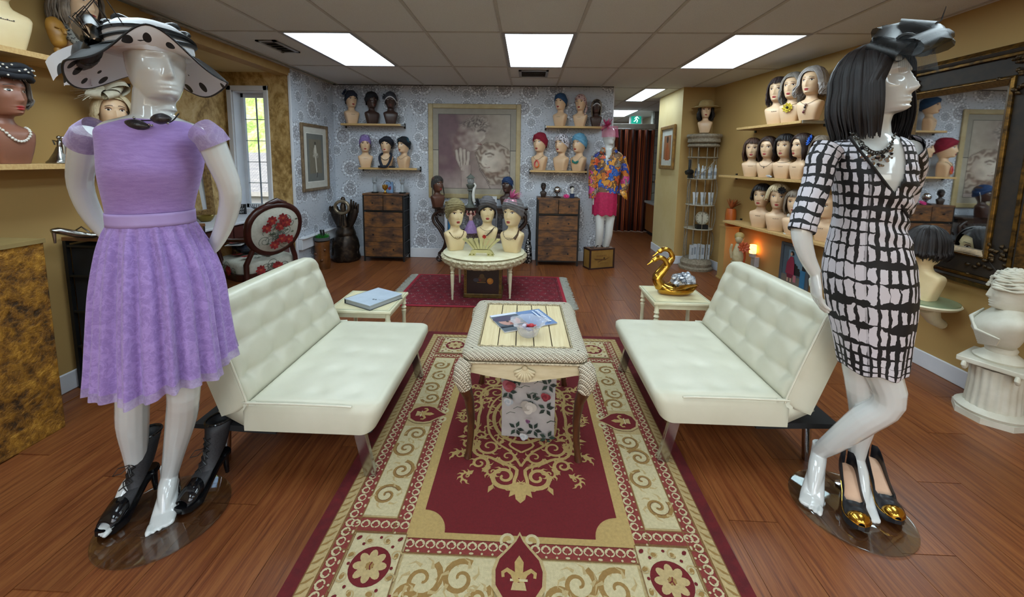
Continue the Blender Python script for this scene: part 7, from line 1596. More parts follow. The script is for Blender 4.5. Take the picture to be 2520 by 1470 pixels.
# ============================================================ coffee table things
zt_ = TZ+.011
mg = thing('magazine', 'magazine with blue cover and faces on the coffee table', 'magazine'); c0 = az(1292, 790, zt_); th = .18; u = V((cos(th), sin(th), 0)); v = V((-sin(th)-.0, cos(th), 0)); p0, p1, p2, p3 = az(1205, 781, zt_), az(1326, 763, zt_), az(1371, 797, zt_), az(1242, 820, zt_)
mg.location = (c0.x, c0.y, zt_); B = lambda p: p-mg.location
q = M(); q.add([B(p)+V((0, 0, h)) for h in (0.0002, .006) for p in (p0, p3, p2, p1)], [(3, 2, 1, 0), (4, 5, 6, 7)]+[(i, (i+1) % 4, 4+(i+1) % 4, 4+i) for i in range(4)]); q.obj('pages', mat('page_white', '#c4c8d0', .5), mg, smooth=0, fix=True)
A = Art(B(p3)+V((0, 0, .0064)), p1-p0, p0-p3); A.rect(0, 0, 1, 1, '#5d7aa6'); A.rect(0, 0, .5, 1, '#4a5560'); A.disc(.25, .55, .2, '#b08478', .28); A.disc(.2, .70, .22, '#3c3450', .16); A.disc(.38, .16, .13, '#b99184', .2); A.rect(0, .88, .5, 1, '#c9cede'); A.disc(.2, .5, .025, '#2a2224', .04); A.disc(.3, .5, .025, '#2a2224', .04); A.disc(.26, .38, .05, '#8a3a3c', .03); A.rect(.0, .2, .45, .28, '#232a38')
for i in range(9): A.rect(.86+.004*(i % 2), .12+.085*i, .93, .12+.085*i+.06, '#d3dbea')
A.ribbon([(.8, .4), (.8, .85)], .03, '#c3cfe2'); A.obj('cover', PRINT, mg, smooth=0)
bc = az(1300, 832, zt_+.002); gb2 = thing('glass_bowl', 'fluted clear glass bowl of wrapped candies on the coffee table', 'bowl', (bc.x, bc.y+.035, zt_+.001))
CLEAR = NT('thin_clear_glass'); _mx = CLEAR.n('MixShader'); CLEAR.set(_mx.inputs[0], CLEAR.math('MULTIPLY_ADD', CLEAR.n('LayerWeight', {0: .4}).outputs['Facing'], .4, .12)); CLEAR.set(_mx.inputs[1], CLEAR.n('BsdfTransparent', {0: (.93, .93, .94, 1)})); CLEAR.set(_mx.inputs[2], CLEAR.n('BsdfPrincipled', {0: (.75, .76, .8, 1), 'Roughness': .1})); CLEAR.t.links.new(_mx.outputs[0], CLEAR.t.nodes['Material Output'].inputs[0]); CLEAR = CLEAR.m
M().lathe([(.038, 0), (.05, .012), (.055, .03), (.062, .05), (.076, .066), (.092, .074), (.09, .076), (.072, .069), (.058, .052), (.05, .03), (.035, .008), (.002, .006)], 60, wob=lambda t, z: 1+(.03+z*1.1)*.8*sin(t*10)*.5+.06*z/.07*sin(t*5)).obj('fluted_bowl', CLEAR, gb2, smooth=60)
for i, (c_, x, y, z) in enumerate((('#b0202c', .015, -.005, .055), ('#a8a4b4', -.02, .0, .05), ('#8a2430', -.005, .012, .045), ('#6c7fb0', .0, -.02, .04), ('#c2b9c0', .02, .015, .04))):
    cd_ = thing('wrapped_candy', ('red wrapped candy on top in the glass bowl', 'silver striped candy at the left in the glass bowl', 'dark red candy in the middle of the glass bowl', 'blue candy low in the glass bowl', 'pale candy low in the glass bowl')[i], 'candy', (bc.x+x, bc.y+.035+y, zt_+z), i*.9); M().ell((0, 0, 0), (.017, .012, .010), 10, 6).obj('candy', mat('candy_'+c_[1:], c_, .3, c2='#c9c4cc' if i == 1 else None, sc=90), cd_)
    for s_ in (-1, 1): M().tube([(s_*.014, 0, 0), (s_*.024, 0, .002)], [.003, .009], 8, flat=.4).obj('wrapper_twist', mat('candy_'+c_[1:], c_, .3), cd_)
# floral box under the coffee table
fb = thing('floral_box', 'white magazine box printed with dark leaves under the coffee table', 'box', (.035, 2.03, .016), -.05); FBW = mat('floral_box_white', '#a9a3a0', .6, c2='#9d9794'); fx, fy, fz = .135, .10, .43
M().box(-fx, fx, -fy, fy, 0, fz-.06).obj('box', FBW, fb, smooth=0, bevel=.003); q = M(); q.box(-fx-.004, fx+.004, -fy-.004, fy+.004, fz-.13, fz-.04); q.loft([[V((x, y, fz-.04)) for x, y in ((-fx-.004, -fy-.004), (fx+.004, -fy-.004), (fx+.004, fy+.004), (-fx-.004, fy+.004))], [V((x, y, fz)) for x, y in ((-fx+.02, -fy*.6), (fx-.02, -fy*.6), (fx-.02, fy*.6), (-fx+.02, fy*.6))]]); q.obj('lid', FBW, fb, smooth=0)
A = Art((0, -fy-.0046, 0), (1, 0, 0), (0, 0, 1)); R_ = random.Random(21)
def leafs(x, y, n, s_, cols):
    for k in range(n): a = k*6.28/n+R_.uniform(-.3, .3); A.poly([(x+s_*.15*cos(a), y+s_*.15*sin(a)), (x+s_*.6*cos(a+.4), y+s_*.6*sin(a+.4)), (x+s_*1.05*cos(a), y+s_*1.05*sin(a)), (x+s_*.6*cos(a-.4), y+s_*.6*sin(a-.4))], R_.choice(cols))
def rose_(x, y, r, cs):
    for k in range(9): a = k*2.4; A.disc(x+r*.5*cos(a)*(1-k/10), y+r*.5*sin(a)*(1-k/10), r*(.6-.04*k), cs[k % len(cs)])
for x, y in ((-.06, .05), (.03, .05), (.09, .17), (-.10, .25), (.10, .30), (-.05, .33), (.10, .02), (.02, .22), (.04, .36)): leafs(x, y, 5, .042, ('#1c2e28', '#24382f', '#182620'))
for x, y, r, cs in ((.0, .18, .04, ('#b3aca4', '#a0988f', '#c0b9b0')), (-.10, .29, .035, ('#7a2a34', '#95505a', '#8a3a40')), (.085, .245, .025, ('#6e1c28', '#8a2f38')), (-.10, .21, .024, ('#9aa0a6', '#b3b3b3')), (-.02, .03, .022, ('#a9b0b4', '#c2c2c0')), (-.04, .39, .02, ('#6a4a70', '#4a3a5a')), (.0, .12, .012, ('#5a3a58', '#7a4a6a'))): rose_(x, y, r, cs)
for i in range(12): x, y = R_.uniform(-.11, .11), R_.uniform(.04, .38); A.ribbon([(x, y), (x+.02, y+.012), (x+.045, y+.008)], .003, '#3f4a40')
stuff(A.obj('printed_flowers', PRINT, fb, smooth=0))
# ============================================================ side table things
sw = thing('gold_swan', 'polished brass double swan dish on the ivory side table', 'ornament', (1.16, 3.07, .421)); q = M()
q.loft([[V((x+.0*t, w_*cos(t), z+h_*sin(t))) for t in [2*pi*j/20 for j in range(20)]] for x, w_, z, h_ in ((-.13, .03, .055, .045), (-.115, .05, .05, .048), (-.07, .072, .042, .042), (0, .08, .036, .036), (.07, .068, .036, .034), (.12, .04, .045, .028), (.16, .012, .07, .012))]); q.obj('body', GOLDM, sw, smooth=70)
for off, dz, s_ in ((0, 0, 1.0), (.055, .055, 1.0)):
    pth = catmull([(-.115+off*.3, off, .06), (-.145+off*.3, off, .12), (-.10+off, off, .18+dz), (-.075+off, off, .225+dz), (-.10+off, off, .275+dz), (-.145+off, off, .285+dz), (-.175+off, off, .265+dz)], 24); q = M(); q.tube(pth, [lerp(.042, .018, min(1, i/14)) for i in range(24)], 12); q.ell((-.172+off, off, .268+dz), (.022, .016, .017)); q.obj('neck_and_head', GOLDM, sw, smooth=70); M().tube([(-.185+off, off, .262+dz), (-.205+off, off, .243+dz), (-.225+off, off, .228+dz)], [.011, .006, .003], 8).obj('beak', GOLDM, sw)
for s_ in (-1, 1):
    for k in range(4): M().tube([(-.06+.02*k, s_*.07, .05+.012*k), (.0+.02*k, s_*.085, .07+.01*k), (.07+.02*k, s_*.075, .085+.006*k), (.12+.01*k, s_*.05, .085)], [.008, .012, .010, .003], 6, flat=.6).obj('wing_feather', GOLDM, sw)
pb = M(); pb.ell((0, 0, 0), (.085, .065, .06), 26, 18); pb.v = [tuple(V(p)*(1+.35*noise.noise(V(p)*28))) for p in pb.v]
def m_bag():
    t = NT('crinkled_plastic'); n = t.noise(t.coord(), 28, 4, .6, 1.5); return t.out(t.ramp(n, [(.35, '#2c3440'), (.5, '#8a93a0'), (.6, '#c6ccd4')]), .15, 0, Coat_Weight=.6)
tag(pb.obj('plastic_packet', m_bag(), loc=(1.215, 3.07, .535), smooth=0), 'crinkled clear plastic packet in the gold swan', 'packet')
bd = thing('ring_binder', 'white ring binder with grey spine on the left side table', 'binder', (-1.085, 2.80, .4005), -.50); M().box(-.13, .13, -.15, .15, 0, .004).obj('lower_cover', mat('binder_grey', '#3c4042', .5), bd, smooth=0); M().box(-.125, .125, -.145, .145, .004, .032).obj('pages', mat('page_stack', '#a9aeb0', .7, stretch=(1, 1, 200), c2='#8b9092', sc=2), bd, smooth=0); M().box(-.13, .13, -.15, .15, .032, .036).obj('upper_cover', mat('binder_white', '#b9c6d4', .4, c2='#aebccb'), bd, smooth=0); M().box(-.134, -.13, -.15, .15, 0, .036).obj('spine', mat('binder_spine', '#2c3032', .5), bd, smooth=0)
A = Art((.05, -.05, .0365)); A.disc(0, 0, .008, '#2c3440'); A.disc(.02, .004, .009, '#2c3440', .006); A.ribbon([(.04, .01), (.06, .012), (.075, .03)], .003, '#3c4654'); A.obj('printed_mark', PRINT, bd, smooth=0)
# suitcase
s0, s1, s2 = az(1450, 664.5), az(1511, 659.5), az(1437, 652); ud = (s1-s0).normalized(); vd = V((-ud.y, ud.x, 0)); L_ = (s1-s0).length; D_ = .17
su = thing('suitcase', 'vintage tan suitcase with aeroplane print on the floor', 'suitcase'); su.matrix_world = frame_mx(s0, ud, vd); SUI = mat('tan_canvas', '#8c6a30', .6, c2='#7a5a26', sc=6); SUB = mat('dark_leather_trim', '#2b1712', .5); sh_ = .275
M().box(.004, L_-.004, .004, D_-.004, .004, sh_-.004).obj('case', SUI, su, smooth=0); q = M(); M().box(0, L_, .01, D_-.01, sh_-.006, sh_).obj('top_panel', mat('top_leather', '#6d4a34', .5), su, smooth=0)
for x in (0, L_-.022): M().box(x, x+.022, -.002, .012, 0, sh_).obj('edge_trim', SUB, su, smooth=0); M().box(x, x+.022, D_-.012, D_, 0, sh_).obj('edge_trim', SUB, su, smooth=0)
for z in (0, sh_-.018): M().box(0, L_, -.003, .010, z, z+.018).obj('edge_trim', SUB, su, smooth=0); M().box(-.003, .014, 0, D_, z, z+.018).obj('edge_trim', SUB, su, smooth=0)
M().tube([(L_*.36, D_/2, sh_), (L_*.4, D_/2, sh_+.022), (L_*.5, D_/2, sh_+.028), (L_*.6, D_/2, sh_+.022), (L_*.64, D_/2, sh_)], .007, 8).obj('handle', SUB, su)
for x in (.2, .8): M().box(L_*x-.02, L_*x+.02, D_*.35, D_*.6, sh_, sh_+.006).obj('latch', BLACKM, su, smooth=0)
A = Art((L_/2, -.0005, sh_/2), (1, 0, 0), (0, 0, 1)); A.poly([(-.13, .01), (-.10, -.012), (.05, -.02), (.13, .025), (.06, -.002), (-.02, .0)], '#5a3c1e'); A.poly([(-.06, -.045), (.02, -.015), (.0, -.01), (-.07, -.038)], '#5f4322'); A.disc(.03, .008, .012, '#3a2614')
for i in range(6): A.rect(-.085+.026*i, .03, -.070+.026*i, .055, '#705026')
for i in range(5): A.rect(-.03+.024*i, -.06, -.015+.024*i, -.052, '#6a4a24')
A.obj('aeroplane_print', PRINT, su, smooth=0)
# ============================================================ étagère rack in the niche
rk = thing('wicker_rack', 'tall whitewashed wicker rack in the niche by the pillar', 'rack', RK); WK = mat('whitewashed_wicker', '#6f6453', .75, c2='#8d8270', sc=50, bump=.6, bsc=120)
M().lathe([(.21, 0), (.215, .03), (.19, .05), (.20, .09), (.18, .12), (.165, .15), (.002, .152)], 32, wob=lambda t, z: 1+.015*sin(t*40)).obj('woven_base', WK, rk, smooth=40)
M().lathe([(.17, 1.68), (.20, 1.70), (.195, 1.74), (.215, 1.77), (.21, 1.80), (.002, 1.815)], 32, wob=lambda t, z: 1+.015*sin(t*40)).obj('woven_crown', WK, rk, smooth=40); M().lathe([(.185, 1.635), (.195, 1.645), (.195, 1.665), (.18, 1.675)], 32).obj('woven_band', WK, rk)
TIERS = (.56, .88, 1.225, 1.50)
for z in TIERS[:3]: M().lathe([(.175, z-.012), (.18, z-.006), (.175, z), (.002, z+.001)], 32).obj('shelf_disc', mat('pale_shelf', '#a39a88', .6), rk, smooth=40)
for k in range(10): a = k*.628+.2; M().tube([(.165*cos(a), .165*sin(a), .15), (.16*cos(a), .16*sin(a), 1.0), (.17*cos(a), .17*sin(a), 1.69)], .0045 if k % 2 else .006, 6).obj('upright', WK, rk)
M().tube([(.18*cos(t), .18*sin(t), 1.50+.0*t) for t in [2*pi*i/32 for i in range(33)]], .009, 6).obj('hoop', WK, rk)
for z in (.35, .72, 1.05):
    for s_ in (-1, 1): M().tube([(s_*(.165+.025*sin(pi*i/12)), -.06, z-.16+.32*i/12) for i in range(13)], .006, 6).obj('bent_cane', WK, rk)
M().tube([(-.13, -.12, 1.235), (0, -.17, 1.36), (.13, -.12, 1.49)], .006, 6).obj('cross_cane', WK, rk)
WPL = mat('white_plastic', '#b4b9be', .4, c2='#a9aeb4'); 
for i, x in enumerate((-.115, -.075, -.035, .01, .055, .095, .13)):
    y = -.10+.03*(i % 2); hgt = (.13, .19, .17, .16, .15, .19, .18)[i]; t = thing('bottle', f'white hair-care bottle on the rack, number {i+1} from the left' if False else ('short dark-capped', 'slim tall', 'square white', 'wide white', 'frosted', 'tall frosted', 'rightmost slim')[i]+' hair-care bottle on the rack\'s bottle shelf', 'bottle', (RK.x+x, RK.y+y, 1.2265), 0, 'hair-care bottles on the rack'); M().lathe([(.017, 0), (.018, .004), (.018, hgt*.72), (.010, hgt*.8), (.009, hgt*.82), (.009, hgt), (.001, hgt)], 14).obj('bottle', WPL if i else mat('dark_plastic', '#2a2c34', .4), t, smooth=40); M().lathe([(.0182, hgt*.25), (.0184, hgt*.26), (.0184, hgt*.5), (.0182, hgt*.51)], 14).obj('label_band', mat('label_grey', '#7f868e', .5), t)
for i, x in enumerate((-.10, .0, .10)):
    t = thing('cream_tube', ('left', 'middle', 'right')[i]+' white squeeze tube on the rack', 'tube', (RK.x+x, RK.y-.09, .881), 0, 'squeeze tubes on the rack'); q = M(); q.loft([[V((w_*cos(a), d_*sin(a), z)) for a in [2*pi*j/14 for j in range(14)]] for w_, d_, z in ((.024, .024, 0), (.026, .025, .03), (.034, .018, .12), (.04, .004, .165))]); q.obj('tube', WPL, t, smooth=50); M().box(-.012, .012, -.028, -.024, .04, .10).obj('label', mat('label_grey', '#7f868e', .5), t, smooth=0)
ck = thing('desk_clock', 'round clock with pale dial on the rack', 'clock', (RK.x+.0, RK.y-.11, .561)); q = M(); q.tube([(.085*cos(t), 0, .145+.085*sin(t)) for t in [2*pi*i/32 for i in range(34)]], .008, 8); q.obj('rim', mat('clock_rim', '#8a7f68', .4, .4), ck); A = Art((0, -.002, .145), (1, 0, 0), (0, 0, 1)); A.disc(0, 0, .082, '#a8a594', n=32); A.disc(0, 0, .055, '#b3b09f', n=28)
for k in range(12): a = k*pi/6; A.ribbon([(.062*sin(a), .062*cos(a)), (.077*sin(a), .077*cos(a))], .006, '#2c2a26')
A.ribbon([(0, 0), (0, .058)], .004, '#1c1a18'); A.ribbon([(0, 0), (-.012, .045)], .006, '#1c1a18'); A.obj('dial', PRINT, ck, smooth=0); M().box(-.07, .07, -.03, .04, 0, .058).obj('black_base', BLACKM, ck, smooth=0)
for i, x in enumerate((-.11, -.06, -.01, .045, .10)):
    y = -.11+.05*abs(x)*4*0+.03*(i % 2); hgt = .19+.008*(i % 3); t = thing('product_box', ('leftmost', 'second', 'middle', 'fourth', 'rightmost')[i]+' slim white product box at the foot of the rack', 'box', (RK.x+x, RK.y+y, .153), (.2, 0, .1, -.1, -.2)[i], 'product boxes on the rack'); M().box(-.022, .022, -.018, .018, 0, hgt).obj('carton', WPL, t, smooth=0); M().box(-.012, .012, -.0185, -.018, hgt*.3, hgt*.8).obj('label', mat('label_grey', '#7f868e', .5), t, smooth=0)
hdp = V((RK.x-.20, RK.y-.06, 1.24)); hd2 = thing('hair_dryer', 'black hair dryer hung at the side of the rack', 'hair dryer', hdp); M().tube([(-.04, -.03, .06), (0, -.02, .07), (.05, 0, .07)], [.03, .036, .03], 12).obj('barrel', BLACKM, hd2); M().tube([(0, -.02, .09), (.01, -.01, .17), (.01, 0, .23)], [.014, .016, .015], 10).obj('handle', BLACKM, hd2); M().tube([(.05, 0, .07), (.08, .03, .0), (.06, .05, -.03)], [.005, .005, .005], 6).obj('cable', BLACKM, hd2); M().box(.01, .06, 0, .05, -.012, .06).obj('holder', BLACKM, hd2, smooth=0)
# ============================================================ right wall odds
cp = aw(1853, 616, .05); cn = thing('candle_light', 'glowing orange plug-in candle light on the right wall', 'night light', (cp.x, cp.y, 0)); EM = NT('glowing_wax'); EM.out(rgba('#ffb060'), .5, 0, Emission_Color=EM.mix(EM.noise(EM.coord(), 20, 2), rgba('#ff7a1e'), rgba('#ffb45a')), Emission_Strength=9.0)
M().lathe([(.034, .405), (.036, .41), (.036, .50), (.032, .505), (.028, .49), (.002, .485)], 24).obj('wax_shade', EM.m, cn, smooth=40); M().lathe([(.03, .36), (.038, .375), (.036, .405), (.002, .406)], 20).obj('dish', WPL, cn, smooth=40); M().box(.0, .055, -.05, .03, .25, .37).obj('plug_body', WPL, cn, smooth=0, bevel=.006)
# corner plinth, orange vase and rose figure
k0 = aw(1812, 600, .14); pl = thing('corner_plinth', 'tan plinth in the corner behind the rose figure', 'plinth', (k0.x+.0, 5.02, 0)); M().box(-.08, .08, -.07, .07, .02, .655).obj('shaft', TAN, pl, smooth=0); M().box(-.09, .09, -.08, .08, 0, .02).obj('foot', TAN, pl, smooth=0); M().box(-.09, .09, -.08, .08, .655, .67).obj('cap', TAN, pl, smooth=0)
OR = NT('amber_glass').out(rgba('#b5591c'), .35, 0, Transmission_Weight=.25); ov = thing('orange_vase', 'amber orange ruffled glass vase above the rose figure', 'vase', (k0.x, 5.02, .671)); M().lathe([(.055, 0), (.06, .02), (.062, .12), (.058, .18), (.05, .21), (.046, .21), (.05, .17), (.052, .03), (.002, .02)], 26).obj('vessel', OR, ov, smooth=50); feathers((0, 0, .2), (.2, -.1, 1), .15, 30, 41, .45, .09).obj('dried_stems', mat('burnt_orange', '#9a4a1a', .7), ov)
rp = aw(1812, 610, .26); rf_ = thing('rose_figure', 'ivory figure with big orange rose behind the sofa', 'sculpture', (rp.x, rp.y-.05, 0), -.6); IVS = mat('ivory_resin', '#b9ac8c', .5, c2='#a3946f', sc=20)
M().lathe([(.085, 0), (.09, .03), (.06, .06), (.055, .28), (.07, .32), (.002, .33)], 20).obj('pedestal', IVS, rf_, smooth=40); M().lathe([(.05, .33), (.06, .38), (.05, .45), (.035, .5), (.028, .53)], 20, sx=1.1).obj('torso', IVS, rf_, smooth=60); M().ell((0, 0, .585), (.042, .045, .055), 18, 12).obj('head', IVS, rf_); M().ell((0, .012, .61), (.052, .052, .05), 18, 12).obj('hair', mat('golden_resin', '#a08a54', .5), rf_); M().tube([(-.06, -.02, .36), (-.075, -.03, .45), (-.065, -.03, .52)], [.014, .015, .012], 8).obj('arm', IVS, rf_); flower((.055, -.04, .50), (.3, -1, .3), .065, 9, 3, 33).obj('orange_rose', mat('orange_rose', '#b8552c', .6, c2='#a3441f'), rf_, smooth=60); M().tube([(.05, .0, .5), (.065, .0, .40), (.06, .0, .30)], [.02, .03, .02], 10, flat=.5).obj('orange_shawl', mat('orange_cloth', '#a8461c', .8), rf_)
wf = aw(1937, 570, .19); w2 = thing('white_figurine', 'small white figurine of a lady on the lowest right-wall shelf', 'figurine', (wf.x, wf.y, ZW)); M().lathe([(.028, 0), (.03, .008), (.022, .02), (.026, .05), (.018, .10), (.022, .14), (.012, .165)], 16, wob=lambda t, z: 1+.08*sin(t*6)).obj('robe', mat('white_resin', '#d6d6d0', .4), w2, smooth=60); M().ell((0, 0, .185), (.015, .016, .02)).obj('head', mat('white_resin', '#d6d6d0', .4), w2)
wl = aw(1892, 430, .20); tag(flower((wl.x, wl.y, ZM+.012), (0, -.4, 1), .03, 7, 2, 51).obj('silk_flower', cloth('white_petals', '#b9bcc0'), smooth=70), 'small white silk flower on the middle right-wall shelf', 'flower')
# wall console under the mirror with a dark wig bust
kc = ax(2278, 738, 2.705); kt = thing('wall_console', 'ivory scalloped wall bracket with green glass top below the mirror', 'console', (kc.x, kc.y, 0)); zk = kc.z
M().lathe([(.10, zk-.05), (.16, zk-.03), (.175, zk-.012), (.17, zk-.004), (.002, zk-.004)], 48, wob=lambda t, z: 1+.02*sin(t*24)).obj('scalloped_top', IVORY, kt, smooth=50); M().lathe([(.165, zk-.004), (.165, zk+.004), (.002, zk+.004)], 40).obj('green_glass', mat('green_glass_top', '#7d8f72', .1, c2='#74866a'), kt, smooth=40); M().tube([(.02, .0, zk-.05), (.08, .01, zk-.14), (.15, .02, zk-.18)], [.06, .04, .03], 12).obj('bracket', IVORY, kt)
b = bust('cream bust with dark wig below the mirror', (kc.x-.015, kc.y+.02, zk+.005), yaw_to(kc, 150), 1.12, 'ivory', False, 'bust below the mirror'); on_bust(b, wig('short dark wig below the mirror, seen from behind', HAIR['black'], .25, .014, .003, n=130))
# classical bust on a column
pdx = V((2.705, 2.29, 0)); PLA = mat('white_plaster', '#c9c6b8', .6, c2='#bdb9a8', sc=12, bump=.1); cl = thing('column_pedestal', 'short fluted plaster column with scroll capital', 'pedestal', pdx, .5)
M().lathe([(.16, 0), (.16, .035), (.002, .036)], 8).obj('plinth', PLA, cl, smooth=20); M().lathe([(.145, .036), (.15, .05), (.125, .07), (.002, .071)], 36).obj('torus', PLA, cl, smooth=50); M().lathe([(.112, .07), (.105, .2), (.108, .3)], 96, wob=lambda t, z: 1+.03*sin(t*20)).obj('fluted_shaft', PLA, cl, smooth=50); M().box(-.135, .135, -.135, .135, .315, .345).obj('abacus', PLA, cl, smooth=0, bevel=.006)
for sx in (-1, 1):
    for sy in (-1, 1): M().tube([(sx*(.115)+.028*cos(t)*sx*(1-i/26), sy*.10+.0*i, .295+.028*sin(t)*(1-i/26)) for i, t in enumerate([k*.5 for k in range(20)])], .010, 6).obj('volute', PLA, cl, smooth=60)
cb = thing('classical_bust', 'white plaster classical lady bust on the fluted column', 'sculpture', (pdx.x, pdx.y, .3455), yaw_to(pdx, -72)); M().lathe([(.10, 0), (.105, .012), (.085, .03), (.06, .05), (.065, .07), (.055, .085)], 32).obj('socle', PLA, cb, smooth=50)
q = M(); q.loft([[V((w_*sin(t), -(f_ if cos(t) > 0 else b_)*cos(t)+oy, z)) for t in [2*pi*j/30 for j in range(30)]] for w_, f_, b_, oy, z in ((.06, .05, .05, 0, .08), (.09, .095, .06, 0, .11), (.12, .125, .075, 0, .16), (.14, .12, .08, 0, .205), (.15, .085, .075, .005, .245), (.135, .065, .065, .01, .27), (.08, .05, .05, .012, .29), (.045, .042, .045, .015, .305), (.04, .038, .04, .015, .33))]); q.merge(M().loft(head_rings(.2)), Matrix.Translation((0, .01, .075)) @ Matrix.Scale(1.02, 4)); q.obj('bust', PLA, cb, smooth=60)
for k in range(8): M().tube([(-.13+.012*k, -.05, .25-.012*k), (-.05+.01*k, -.118+.004*k, .215-.014*k), (.05, -.122+.003*k, .165-.010*k), (.125-.004*k, -.05, .15-.006*k)], [.006, .011, .011, .006], 6).obj('drapery_fold', PLA, cb, smooth=60)
R_ = random.Random(17)
for i in range(22):
    sg = -1 if i % 2 else 1; e = lerp(.12, 1.35, (i//2)/10); q = M(); q.tube([tuple(Matrix.Translation((0, .01, .075)) @ (scalp(e+.10*sin(k*1.15+i*.7)*(k/13), sg*lerp(.12+.25*(e < .5), 2.95, k/13), .006+.004*sin(k*1.1+i))*1.02)) for k in range(14)], [.009+.003*sin(k*1.4) for k in range(14)], 6); q.obj('wavy_lock', PLA, cb, smooth=60)
M().ell((0, .12, .415), (.045, .04, .045)).obj('chignon', PLA, cb)
# ============================================================ near left wall odds
gx = thing('gold_counter', 'gold leaf textured counter block at the left edge', 'counter', (-2.575, 1.35, 0))
def m_goldleaf():
    t = NT('crumpled_gold_leaf'); co = t.coord(); n = t.noise(co, 14, 9, .7, .15); n2 = t.noise(co, 30, 5); t.bump(t.math('ADD', n, t.math('MULTIPLY', n2, .3)), .9, .03)
    return t.out(t.ramp(n, [(.36, '#3a2408'), (.45, '#7d5214'), (.55, '#a8741e'), (.66, '#d29c38')]), .34, .45)
M().box(-.165, .175, -.55, .55, 0, .985).obj('body', m_goldleaf(), gx, smooth=0, bevel=.004); M().box(-.17, .18, -.555, .555, .985, 1.005).obj('top', mat('tan_counter_top', '#8f7a4c', .5), gx, smooth=0)
fp = ax(150, 390, -2.56); sv = thing('silver_figurine', 'silver dancing couple figurine on the lower left-wall shelf', 'figurine', (fp.x, fp.y, 1.3735)); M().lathe([(.05, 0), (.052, .006), (.04, .02), (.022, .06), (.012, .09)], 20, sx=1.1, wob=lambda t, z: 1+.1*sin(t*5)).obj('gown', SILVER, sv, smooth=60); M().tube([(0, 0, .085), (.006, 0, .115), (.0, 0, .13)], [.012, .014, .006], 10).obj('dancer', SILVER, sv); M().ell((0, 0, .14), .010).obj('head', SILVER, sv); M().tube([(.018, .005, .02), (.022, .005, .08), (.018, .005, .12)], [.010, .013, .010], 10).obj('partner', SILVER, sv); M().ell((.016, .005, .138), .010).obj('head', SILVER, sv)
for s_ in (-1, 1): M().tube([(s_*.008, 0, .118), (s_*.03, -.005, .125), (s_*.025, 0, .10)], .004, 6).obj('arm', SILVER, sv)
gp2 = ax(140, 100, -2.60); gm = thing('wooden_face_sculpture', 'golden carved wooden abstract face on the upper left-wall shelf', 'sculpture', (gp2.x, gp2.y, 1.937), yaw_to(gp2, 40)); GW = mat('golden_carved_wood', '#a3762f', .45, c2='#8a6024', sc=14)
M().lathe([(.03, 0), (.032, .01), (.014, .04), (.018, .06), (.01, .075)], 16).obj('stem', GW, gm, smooth=50); q = M(); q.loft([[V((w_*sin(t), -d_*cos(t)*(1 if cos(t) > 0 else .3)-o_, z)) for t in [2*pi*j/20 for j in range(20)]] for w_, d_, o_, z in ((.01, .01, 0, .065), (.03, .035, .005, .085), (.036, .042, .004, .105), (.04, .04, 0, .125), (.044, .05, 0, .145), (.046, .038, -.004, .165), (.044, .036, -.006, .19), (.034, .028, -.008, .215), (.012, .012, -.008, .232))]); q.obj('face', GW, gm, smooth=60); M().tube([(0, -.038, .172), (0, -.05, .155), (0, -.052, .142)], [.006, .010, .008], 8).obj('nose', GW, gm)
for x in (-.02, .02): M().ell((x, -.034, .172), (.012, .006, .005)).obj('eyelid', GW, gm)
so = ax(200, 560, -2.52); sn = thing('silver_shoe_ornament', 'silver shoe-shaped ornament on the black sided chest', 'ornament', (so.x, so.y, .941), 1.2); M().loft([[V((x, w_*cos(t), z+h_*sin(t))) for t in [2*pi*j/14 for j in range(14)]] for x, w_, z, h_ in ((-.12, .012, .07, .01), (-.09, .03, .065, .02), (-.03, .028, .04, .022), (.03, .03, .02, .016), (.08, .018, .012, .010), (.10, .006, .010, .006))]).obj('shoe', SILVER, sn, smooth=60); M().tube([(-.11, 0, .065), (-.11, 0, .0)], [.010, .005], 8).obj('heel', SILVER, sn)
M().tube([(-.02, .03, .05), (.0, 0, .075), (.02, -.03, .045)], .004, 6).obj('strap', SILVER, sn)
sx_ = thing('storage_case', 'dark speckled storage case under the left sofa', 'case', (-1.0, 2.05, 0)); SPK = mat('dark_speckle', '#15161a', .8, c2='#3a3d42', sc=70, lo=.45, hi=.6); M().box(-.24, .22, -.12, .22, 0, .13).obj('case', SPK, sx_, smooth=0, bevel=.01); M().box(-.245, .225, -.125, .225, .13, .15).obj('lid', SPK, sx_, smooth=0, bevel=.006)
# ============================================================ vanity corner
VT = thing('vanity_table', 'white topped vanity table with red-brown drawers by the window', 'vanity', (-3.2, 4.1, 0)); VW = mat('mahogany_red', '#4f2420', .4, c2='#3a1a16', sc=8); 
M().box(-.32, .30, -.62, .58, .735, .76).obj('top', mat('white_vanity_top', '#cfcfd6', .35), VT, smooth=0, bevel=.006); M().box(-.31, .27, -.60, .56, .58, .735).obj('drawer_case', VW, VT, smooth=0)
for i in range(3): d = M().box(.268, .282, -.57+.375*i, -.21+.375*i, .60, .72).obj('drawer', VW, VT, smooth=0, bevel=.003); M().tube([(.282, -.39+.375*i, .66), (.30, -.39+.375*i, .66)], [.006, .011], 8).obj('knob', GOLDM, d)
for x in (-.28, .25):
    for y in (-.57, .53): M().lathe(turned_leg(.58, .024), 12).obj('leg', VW, VT, (x, y, 0), smooth=50)
zv = .761
